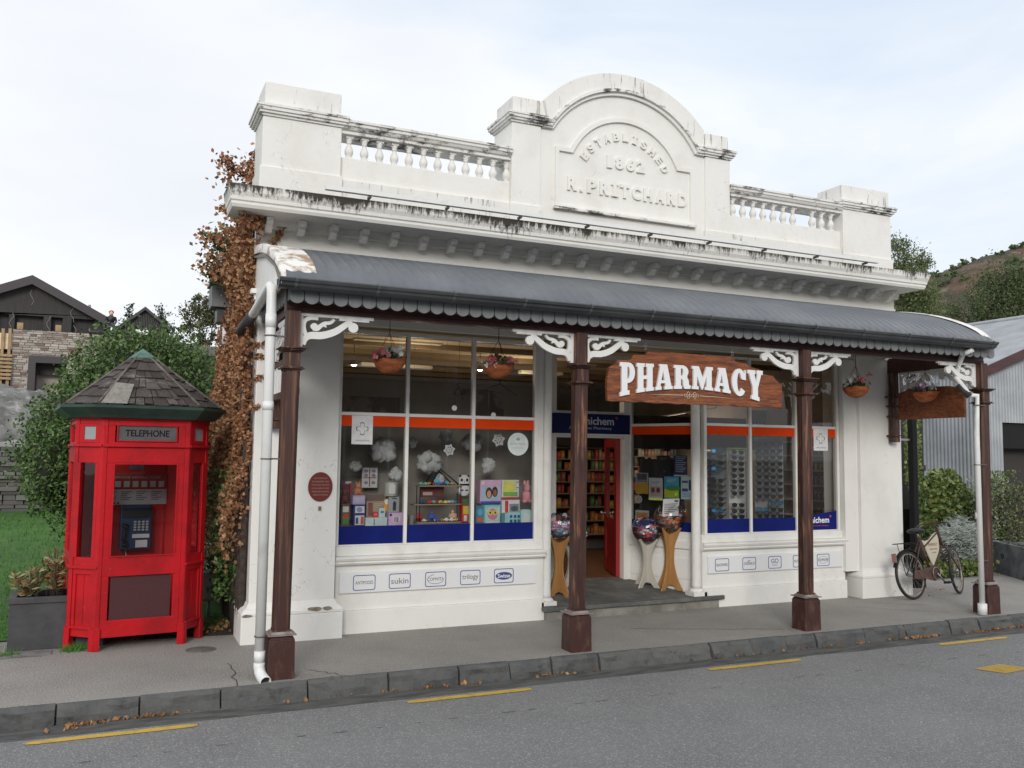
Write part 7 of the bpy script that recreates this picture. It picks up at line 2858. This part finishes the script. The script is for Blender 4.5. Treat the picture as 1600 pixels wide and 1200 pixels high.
# trees in front of the hill
c0 = at(1566, 452, 45)
G_ = 'trees below the dry hill'
tree('poplar_tree', 'broad light green tree before the hill at the right edge', 'tree', (c0.x, 45, 0), c0.z, [((0, 0, c0.z), (2.4, 3, 2.5)), ((-1.9, 0, c0.z - 1.8), (1.9, 2.4, 2.0)), ((2.2, 0, c0.z + .4), (2.2, 2.6, 2.2)), ((.5, 0, c0.z - 3), (3.4, 3, 2.2)), ((4.2, 0, c0.z - .6), (2.4, 3, 2.6))],
     mat('olive_tree_leaves', (.07, .09, .03), .6, island=[(.035, .055, .018), (.07, .10, .032), (.10, .13, .045), (.05, .075, .025)], trans=.15), 9, .24, 17000, .5, .3, .3, group=G_, droop=.4)
c0 = at(1478, 500, 50)
tree('poplar_tree', 'darker green tree left of the broad one, low against the hill', 'tree', (c0.x, 50, 0), c0.z, [((0, 0, c0.z - 1), (2.6, 2.6, 2.8)), ((2.6, 0, c0.z - 2), (2.2, 2.6, 2.4)), ((-2.6, 0, c0.z - 2.5), (2.2, 2.6, 2.6))], m_treeg, 10, .26, 5200, .35, .3, .3, group=G_)
c0 = at(1640, 450, 52)
tree('poplar_tree', 'tall green tree cut by the right edge of the picture', 'tree', (c0.x, 52, 0), c0.z, [((0, 0, c0.z), (3.0, 3, 3.0)), ((2, 0, c0.z - 4), (4, 3, 4))], MATS['olive_tree_leaves'], 12, .26, 7000, .4, .3, .3, group=G_, droop=.3)
# scrub scattered on the hill
rh = random.Random(44)
b = MB()
for i in range(900):
    x, y = rh.uniform(110, 240), rh.uniform(48, 150)
    z = hillz(x, y)
    if z < 3:
        continue
    s_ = rh.uniform(.35, 1.2)
    for k in range(16):
        d = Vector((rh.gauss(0, 1), rh.gauss(0, 1), abs(rh.gauss(0, .8)))).normalized() * s_ * rh.uniform(.5, 1)
        p = Vector((x, y, z)) + d
        leaf_cards(b, 1, lambda r: p, .9 * s_, rh, .7)
tag(b.build('hill_scrub', m_treeg), 'dark scrub scattered over the dry hill', 'scrub', kind='stuff')

# ================================================================== corrugated shed on the right
sh = thing('corrugated_shed', 'galvanised corrugated iron shed at the right edge', 'shed', (14, 6, 0))
SX, SY = 12.45, 4.0
ez = 3.17


def corr(b_, x0, x1, zf0, zf1, M, pitch=.076, amp=.012, axis=0):
    n = int((x1 - x0) / pitch * 6)
    v, f = [], []
    for i in range(n + 1):
        x = x0 + (x1 - x0) * i / n
        y = amp * math.sin(2 * PI * x / pitch)
        v += [(x, y, zf0(x)), (x, y, zf1(x))]
    f = [(2 * i, 2 * i + 2, 2 * i + 3, 2 * i + 1) for i in range(n)]
    b0 = MB(M)
    b0.add(v, f, True)
    k = len(b_.v)
    b_.v += b0.v
    b_.f += [tuple(q + k for q in f_) for f_ in b0.f]
    b_.sm += b0.sm


rise = .36
dxr = 3.9
b = MB()
# front wall with an opening
wx0, wx1, wz0, wz1 = 13.14 - SX, 15.2 - SX, 1.1, 2.30
p = at(1565, 660, 4.0)
wx0 = p.x - SX
wz1 = p.z
M = F((SX, SY, 0))
corr(b, 0, wx0, lambda x: 0, lambda x: ez + rise * x, M)
corr(b, wx0, dxr, lambda x: wz1, lambda x: ez + rise * min(x, dxr), M)
fwl = b.build('front_wall', m_corr, sh)
b = MB()
corr(b, 0, 9, lambda x: 0, lambda x: ez, F((SX, SY + 9, 0), (0, -1, 0)))
b.build('side_wall', m_corr, sh)
MB().box(SX + wx0, SX + dxr + 2, SY + .25, SY + .3, 0, wz1 + .1).build('dark_interior', m_darkin, sh)
MB().box(SX + wx0, SX + dxr, SY + .05, SY + .12, wz1 - .45, wz1).build('roller_door', m_blk, sh)
b = MB()
v = []
n = 60
o_ = .10
for (x, z) in ((-o_, ez - rise * o_ + .03), (dxr, ez + rise * dxr + .03)):
    pass
b.add([(SX - o_, SY - .12, ez - rise * o_ + .04), (SX + dxr, SY - .12, ez + rise * dxr + .04), (SX + dxr, SY + 9.2, ez + rise * dxr + .04), (SX - o_, SY + 9.2, ez - rise * o_ + .04)], [(0, 1, 2, 3)])
for i in range(116):
    y = SY - .1 + i * .08
    b.add([(SX - o_, y, ez - rise * o_ + .042), (SX - o_, y + .02, ez - rise * o_ + .056), (SX - o_, y + .04, ez - rise * o_ + .042),
           (SX + dxr, y, ez + rise * dxr + .042), (SX + dxr, y + .02, ez + rise * dxr + .056), (SX + dxr, y + .04, ez + rise * dxr + .042)], [(0, 3, 4, 1), (1, 4, 5, 2)])
b.add([(SX + dxr, SY - .12, ez + rise * dxr + .04), (SX + 2 * dxr, SY - .12, ez), (SX + 2 * dxr, SY + 9.2, ez), (SX + dxr, SY + 9.2, ez + rise * dxr + .04)], [(0, 1, 2, 3)])
b.build('roof', m_corrr, sh)
b = MB()
b.prism([(SX - o_, ez - rise * o_ + .035), (SX + dxr, ez + rise * dxr + .035), (SX + dxr, ez + rise * dxr - .13), (SX - o_, ez - rise * o_ - .13)], SY - .14, SY - .10)
b.build('barge_board', m_brownd, sh)
MB().tube([(SX + dxr, SY - .14, ez + rise * dxr + .06), (SX + dxr, SY + 9.2, ez + rise * dxr + .06)], .05, 8).build('ridge_cap', m_corrr, sh)

# hedge of ivy and silver shrub
rv = random.Random(61)
hd_ = thing('ivy_hedge', 'bank of green and yellow ivy beside the corrugated shed', 'hedge', (10.9, 3.6, 0))
b = MB()
def hpt(r):
    u = r.uniform(1418, 1532)
    zt = 1.30 if u < 1450 else (1.42 if u < 1490 else 1.42 - (u - 1490) / 42 * .62)
    Y = r.uniform(3.0, 4.0)
    p = at(u, 800, Y)
    z = zt * (1 - .0 * r.random()) * r.random() ** .8
    z += .08 * noise.noise(Vector((p.x * 3, z * 3, 1)))
    return (p.x, Y - .25 * (1 - z / 1.5), z)
leaf_cards(b, 6500, hpt, .075, rv, .8)
def hpt2(r):
    u = r.uniform(1416, 1442)
    Y = r.uniform(3.6, 4.2)
    p = at(u, 800, Y)
    return (p.x, Y, 1.2 + 1.2 * r.random() ** 1.5)
leaf_cards(b, 900, hpt2, .07, rv, .8)
b.build('foliage', m_ivy, hd_)
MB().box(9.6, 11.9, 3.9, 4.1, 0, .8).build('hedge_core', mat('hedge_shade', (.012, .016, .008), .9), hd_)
ss = thing('silver_shrub', 'silvery grey spiky shrub behind the bicycle', 'shrub', (9.6, 2.5, 0))
b = MB()
for i in range(2400):
    u = rv.uniform(1452, 1530)
    Y = rv.uniform(2.2, 2.9)
    p = at(u, 850, Y)
    zt = .72 * (1 - ((u - 1498) / 62) ** 2) + .05
    z = zt * rv.random() ** .6
    d = Vector((rv.gauss(0, 1), rv.gauss(-.2, .8), rv.uniform(0, 1.3))).normalized()
    w_ = d.orthogonal().normalized() * .006
    q = Vector((p.x, Y, max(.03, z)))
    b.add([q - w_, q + w_, q + d * .11], [(0, 1, 2)])
b.build('foliage', m_silver, ss)
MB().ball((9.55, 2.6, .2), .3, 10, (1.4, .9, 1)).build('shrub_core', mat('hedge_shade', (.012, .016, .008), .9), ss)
gc = MB()
leaf_cards(gc, 1600, lambda r: (at(r.uniform(1450, 1532), 850, 2.05 + .25 * r.random()).x, 2.0 + .3 * r.random(), .03 + .17 * r.random()), .06, rv, .8)
tag(gc.build('ground_cover', m_ivy), 'low yellow green ground cover behind the bicycle', 'ground cover', kind='stuff')
# planter on the right and its plants
pb_ = thing('plant_box', 'grey timber planter box at the right edge behind the last post', 'planter', (10.9, 2.3, 0))
q0, q1 = onz(1553, 894, 0), onz(1606, 909, 0)
dd = (q1 - q0).normalized()
Lb = (q1 - q0).length
M = F(q0, dd)
b = MB(M)
b.box(0, Lb + .3, 0, .04, 0, .44)
b.box(0, .04, .04, .55, 0, .44)
b.box(0, Lb + .3, .55, .59, 0, .44)
b.box(Lb + .26, Lb + .3, .04, .55, 0, .44)
b.build('box_body', mat('grey_planter', (.17, .175, .185), .7, col2=(.075, .08, .088), scale=6), pb_, bevel=.004)
MB(M).box(.04, Lb + .26, .04, .55, .36, .40).build('soil', m_soil, pb_)
c = M @ Vector((.45, -.0, .2))
MB(M).torus((.28, -.003, .26), .03, .006, (1, 0, 0), (0, 0, 1), 12, 6).build('ring_handle', m_blk, pb_)
for k, (u, Y, h_, wd_, lb) in enumerate(((1565, 2.45, 1.05, .16, 'upright yellow green shrub in the grey box beside the last post'), (1590, 2.2, .85, .20, 'loose dark green shrub in the grey box at the right edge'), (1548, 2.75, .95, .14, 'thin grey green shrub behind the last post'))):
    p = at(u, 880, Y)
    o = thing('box_shrub', lb, 'shrub', (p.x, Y, .38), 0, 'shrubs at the right planter box')
    b = MB()
    ml = (m_ivy, m_var, m_silver)[k] if k != 1 else mat('olive_leaves', (.06, .08, .03), .6, island=[(.04, .06, .025), (.08, .10, .04), (.13, .14, .06), (.20, .20, .09)])
    leaf_cards(b, 1500, lambda r: (p.x + r.gauss(0, wd_) * (1.1 - r.random() * .4), Y + r.gauss(0, wd_ * .8), .40 + h_ * r.random()), .05, rv, .45)
    b.build('leaves', ml, o)
    b = MB()
    for i in range(7):
        b.tube([(p.x, Y, .3), (p.x + rv.gauss(0, wd_ * .5), Y + rv.gauss(0, .06), .4 + h_ * rv.uniform(.5, 1))], .006, 5)
    b.build('stems', m_bark, o)

# tall black post that the bicycle leans on
bp_ = thing('black_post', 'tall slim black square post by the right end of the shop', 'post', (8.10, 1.62, 0))
pa, pb2 = at(1452, 905, 1.62), at(1441, 620, 1.62)
MB().box(8.06, 8.14, 1.58, 1.66, 0, 2.75).build('post_shaft', m_blk, bp_, bevel=.003)
MB().box(8.02, 8.18, 1.54, 1.70, 0, .05).build('post_foot', m_blk, bp_)
MB().box(7.48, 8.06, 1.61, 1.63, 1.835, 1.86).build('wall_strut', m_metal, bp_)

# ================================================================== bicycle
q0, q1 = onz(1429, 937, 0), onz(1500, 928, 0)
dv = (q1 - q0)
WB = dv.length
WR = .275
ang = math.atan2(dv.y, dv.x)
bk = thing('bicycle', 'old brown bicycle with a cream frame sign leaning by the right corner of the shop', 'bicycle', q0, rot=(R(-9), 0, ang))
m_rust = mat('rusty_brown_frame', (.042, .02, .015), .55, col2=(.12, .05, .028), scale=16, bump=.3)
m_rim = mat('old_rim', (.38, .34, .28), .5, metal=.4, col2=(.2, .15, .1), scale=20)


def wheel(name, cx, steer, par):
    M = Matrix.Translation((cx, 0, WR)) @ Matrix.Rotation(steer, 4, 'Z')
    b_ = MB(M).torus((0, 0, 0), WR - .016, .016, n=44, m_=8)
    o = b_.build(name, m_black, par, world=False)
    b_ = MB(M).torus((0, 0, 0), WR - .036, .009, n=44, m_=6)
    b_.build('rim', m_rim, o, world=False)
    b_ = MB(M)
    for i in range(28):
        a = 2 * PI * i / 28
        s_ = .02 if i % 2 else -.02
        b_.tube([(.015 * math.cos(a + .8), s_, .015 * math.sin(a + .8)), ((WR - .038) * math.cos(a), 0, (WR - .038) * math.sin(a))], .0013, 4, cap=False)
    b_.build('spokes', m_metal, o, world=False)
    b_ = MB(M)
    b_.tube([(0, -.035, 0), (0, .035, 0)], .018, 10)
    b_.build('hub', m_metal, o, world=False)
    return o


ST = R(19)
wheel('wheel', 0, 0, bk)
wheel('wheel', WB, ST, bk)
bb = Vector((.40, 0, .27))
seat = Vector((.27, 0, .68))
head0, head1 = Vector((WB - .20, 0, .58)), Vector((WB - .245, 0, .78))
b = MB()
for a_, c_, r_ in ((bb, seat, .016), (bb, head0 + Vector((0, 0, .01)), .017), ((seat * .72 + bb * .28), head1 * .85 + head0 * .15, .014), (head0, head1, .020)):
    b.tube([a_, c_], r_, 10)
for s_ in (-1, 1):
    b.tube([bb + Vector((0, s_ * .02, 0)), (0, s_ * .05, WR)], .010, 8)
    b.tube([seat + Vector((0, s_ * .012, -.04)), (0, s_ * .05, WR)], .008, 8)
b.build('frame', m_rust, bk, world=False)
b = MB()
sdv = Matrix.Rotation(ST, 3, 'Z')
for s_ in (-1, 1):
    off = sdv @ Vector((0, s_ * .045, 0))
    b.tube([head0 + off * .9 + Vector((.0, 0, -.02)), Vector((WB - .10, 0, .42)) + off, Vector((WB, 0, WR)) + off], .011, 8)
b.tube([head0 + Vector((0, 0, -.02)) + sdv @ Vector((0, .045, 0)), head0 + Vector((0, 0, -.02)) + sdv @ Vector((0, -.045, 0))], .014, 8)
b.build('fork', m_rust, bk, world=False)
b = MB()
hx = head1 + Vector((-.02, 0, .07))
b.tube([head1, hx], .011, 8)
b.tube([hx + sdv @ Vector((-.15, -.19, -.05)), hx + sdv @ Vector((-.05, -.16, -.01)), hx + sdv @ Vector((.04, -.08, .0)), hx, hx + sdv @ Vector((.04, .08, .0)), hx + sdv @ Vector((-.05, .16, -.01)), hx + sdv @ Vector((-.15, .19, -.05))], .010, 8)
hbr = b.build('handlebar', m_rust, bk, world=False)
b = MB()
for s_ in (-1, 1):
    b.tube([hx + sdv @ Vector((-.07, s_ * .166, -.018)), hx + sdv @ Vector((-.155, s_ * .192, -.052))], .015, 8)
b.build('grip', m_black, hbr, world=False)
b = MB()
b.ball(seat + Vector((-.04, 0, .09)), .10, 12, (1.15, .95, .35))
b.ball(seat + Vector((.06, 0, .088)), .06, 10, (1.5, .5, .45))
sdl = b.build('saddle', mat('cracked_saddle', (.02, .018, .02), .6, bump=.4, scale=30), bk, world=False)
b = MB().tube([seat, seat + Vector((-.012, 0, .07))], .011, 8)
b.build('seat_post', m_metal, sdl, world=False)
b = MB()
for (a0, a1, cx, st) in ((R(20), R(160), 0, 0),):
    M = Matrix.Translation((cx, 0, WR)) @ Matrix.Rotation(st, 4, 'Z')
    n = 22
    v, f = [], []
    for i in range(n + 1):
        t = a0 + (a1 - a0) * i / n
        for (yy, rr_) in ((-.026, WR + .006), (-.016, WR + .018), (.016, WR + .018), (.026, WR + .006)):
            v.append((rr_ * math.cos(t), yy, rr_ * math.sin(t)))
    f = [(i * 4 + j, i * 4 + 4 + j, i * 4 + 5 + j, i * 4 + 1 + j) for i in range(n) for j in range(3)]
    b0 = MB(M).add(v, f, True)
    b0.build('mudguard', m_blk, bk, world=False)
# carrier, rear plate
b = MB()
for s_ in (-1, 1):
    b.tube([(.20, s_ * .03, .60), (.05, s_ * .055, .635), (-.16, s_ * .055, .635), (-.20, 0, .635)], .006, 6)
    b.tube([(-.08, s_ * .055, .635), (0, s_ * .055, WR)], .004, 6)
for x in (.08, -.02, -.12):
    b.tube([(x, -.055, .635), (x, .055, .635)], .004, 6)
b.build('luggage_rack', m_blk, bk, world=False)
MB().box(-.255, -.247, -.028, .028, .43, .53).build('rear_plate', pc(120, 85, 82), bk, world=False)
b = MB().tube([(-.25, 0, .50), (-.21, 0, .52)], .006, 6)
b.build('plate_stay', m_metal, bk, world=False)
# chain guard, crank, pedals
b = MB()
cg = [(-.02, .235), (.0, .33), (.12, .325), (.30, .345), (.42, .355), (.48, .33), (.49, .26), (.44, .20), (.36, .185), (.20, .225), (.05, .225)]
b.prism(cg, -.062, -.05)
b.build('chain_guard', m_rust, bk, world=False)
b = MB().torus((bb.x, -.068, bb.z), .07, .005, n=24, m_=6)
b.tube([(bb.x, -.075, bb.z), (bb.x + .11, -.085, bb.z - .11)], .009, 8)
b.tube([(bb.x, .065, bb.z), (bb.x - .11, .075, bb.z + .11)], .009, 8)
crk = b.build('crank', m_metal, bk, world=False)
b = MB()
b.box(bb.x + .07, bb.x + .15, -.17, -.09, bb.z - .125, bb.z - .10)
b.build('pedal', m_black, crk, world=False)
b = MB()
b.box(bb.x - .15, bb.x - .07, .08, .16, bb.z + .10, bb.z + .125)
b.build('pedal', m_black, crk, world=False)
# cream sign in the frame
sp_ = [(.315, .66), (.36, .645), (.44, .66), (.53, .72), (.60, .745), (.615, .66), (.60, .55), (.55, .45), (.48, .37), (.44, .36), (.41, .42)]
b = MB()
kx = (head1.x - .30) / .32
sp2 = [(.30 + (p[0] - .30) * kx * .98, p[1]) for p in sp_]
b.prism(sp2, -.008, .002)
fs_ = b.build('frame_sign', m_cream, bk, world=False)
b = MB()
cx_ = sum(p[0] for p in sp2) / len(sp2) + .01
text(b, 'PHARMACY', cx_ - .09, cx_ + .09, .585, .62, -.0085, .001)
text(b, 'ARROWTOWN', cx_ - .07, cx_ + .07, .54, .555, -.0085, .001)
text(b, 'est 1862', cx_ - .04, cx_ + .04, .50, .515, -.0085, .001)
b.build('lettering', pc(110, 75, 60), fs_, world=False)
# stone or block behind the rear wheel
b = MB().box(-.05, .05, -.05, .05, 0, .10, .008)
b.M = None
blk = solo(b, 'rubber_block', m_blk, 'small dark block on the pavement behind the bicycle', 'block', bevel=.01)
blk.location = (onz(1453, 925, 0).x + .25, onz(1453, 925, 0).y + .35, 0)

# ================================================================== fallen leaves in the gutter
rl = random.Random(90)
b = MB()
def drift(u, v_, n, sx, sy):
    c = onz(u, v_, -.115)
    for i in range(n):
        p = Vector((c.x + rl.gauss(0, sx), min(-.275, c.y + rl.gauss(0, sy)), -.108 + .012 * rl.random()))
        leaf_cards(b, 1, lambda r: p, .034, rl, .7)
for u, v_, n, sx, sy in ((225, 1118, 70, .10, .012), (135, 1133, 60, .08, .012), (90, 1143, 10, .05, .01), (690, 1068, 40, .22, .012), (870, 1052, 30, .15, .012), (1395, 992, 40, .12, .012), (1415, 988, 26, .08, .01),
                        (1525, 981, 55, .13, .012), (1560, 976, 30, .1, .012), (1180, 1020, 26, .3, .015), (1300, 1005, 22, .2, .012), (500, 1085, 14, .2, .02)):
    drift(u, v_, int(n * .7), sx, sy)
for i in range(260):
    p = Vector((-.22 + rl.gauss(0, .14), 1.75 + abs(rl.gauss(0, .6)), .006 + .02 * rl.random()))
    leaf_cards(b, 1, lambda r: p, .04, rl, .7)
for (u, v_) in ((1497, 918), (1455, 930), (1470, 921)):
    for i in range(5):
        p = onz(u + rl.gauss(0, 5), v_ + rl.gauss(0, 1), .008)
        leaf_cards(b, 1, lambda r: p, .035, rl, .7)
tag(b.build('fallen_leaves', m_litter), 'dry brown leaves drifted along the kerb and under the creeper', 'fallen leaves', kind='stuff')
tag(MB().add([(-.9, 1.66, .004), (-.09, 1.62, .004), (-.09, 3.6, .004), (-.6, 3.6, .004)], [(0, 1, 2, 3)]).build('garden_soil', m_soil), kind='structure')

# ================================================================== unseen shop across the street, added to darken reflections in the panes
op = thing('unseen_shop', 'dark stained timber shop across the street, unseen, added to darken the pane reflections', 'shop building', (4, -18, 0))
b = MB()
b.box(-9, 19, -24, -18, 0, 4.2)
b.build('shop_wall', mat('dark_weatherboard', (.10, .085, .07), .8, col2=(.07, .06, .05), scale=3, stretch=(.3, 1, 8)), op)
b = MB()
b.prism([(-9.4, 4.2), (19.4, 4.2), (17, 6.0), (-7, 6.0)], -23.5, -17.6)
b.build('roof', m_corrr, op)
for i in range(8):
    x = -7.5 + i * 3.4
    f0 = MB().box(x - .75, x + .75, -18, -17.95, .9, 2.5).build('window', m_white, op)
    MB().box(x - .68, x + .68, -17.95, -17.94, .97, 2.43).build('pane', m_gdark, f0)
struct(MB().add([(-60, -16.5, -.05), (90, -16.5, -.05), (90, -12.5, -.05), (-60, -12.5, -.05)], [(0, 1, 2, 3)]), 'pavement', m_pave)
# heap of broken rock above the drystone wall
rq = random.Random(70)
def moundz(x, y):
    d = math.hypot((x + 3.9) / 2.1, (y - 17.5) / 3.4)
    return terr(x, y) - .05 + max(0, 1 - d * d) * 1.05 + .22 * noise.fractal(Vector((x * 1.6, y * 1.1, 5)), 1, 2, 4) * (1 if d < 1.05 else 0)
grid([-6.4 + .11 * i for i in range(46)], [14.0 + .16 * i for i in range(45)], moundz, 'rock_mound', mat('broken_rock', (.20, .195, .185), .95, col2=(.10, .098, .092), scale=2.5, lo=.42, hi=.6, bump=1, bscale=9, col3=(.33, .32, .30), scale3=4, lo3=.55, hi3=.65))
# dark cracks and tar dashes on the road
b = MB()
rq = random.Random(71)
x = -3.0
while x < 9:
    l_ = rq.uniform(.03, .12)
    y = -1.02 + .05 * noise.noise(Vector((x, 0, 2)))
    b.add([(x, y - .003, -.1165), (x + l_, y - .002 + rq.uniform(-.006, .004), -.1165), (x + l_, y + .004, -.1165), (x, y + .005, -.1165)], [(0, 1, 2, 3)])
    x += l_ + rq.uniform(.05, .5)
struct(b, 'road_crack', mat('tar', (.08, .08, .08), .9))
# black panel added as the shade in the gap right of the shop
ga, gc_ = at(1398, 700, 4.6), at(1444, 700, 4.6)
o = thing('gap_shade_panel', 'tall black boarded panel added as the shade in the gap between the shop and the ivy', 'dark panel', (ga.x, 4.6, 0))
MB().box(ga.x - .6, gc_.x - .02, 4.60, 4.66, 0, 2.85).build('shade_boards', m_barn, o)
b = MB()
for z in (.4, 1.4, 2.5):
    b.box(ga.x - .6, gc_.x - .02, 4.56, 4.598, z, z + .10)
b.build('shade_rail', m_barn, o)
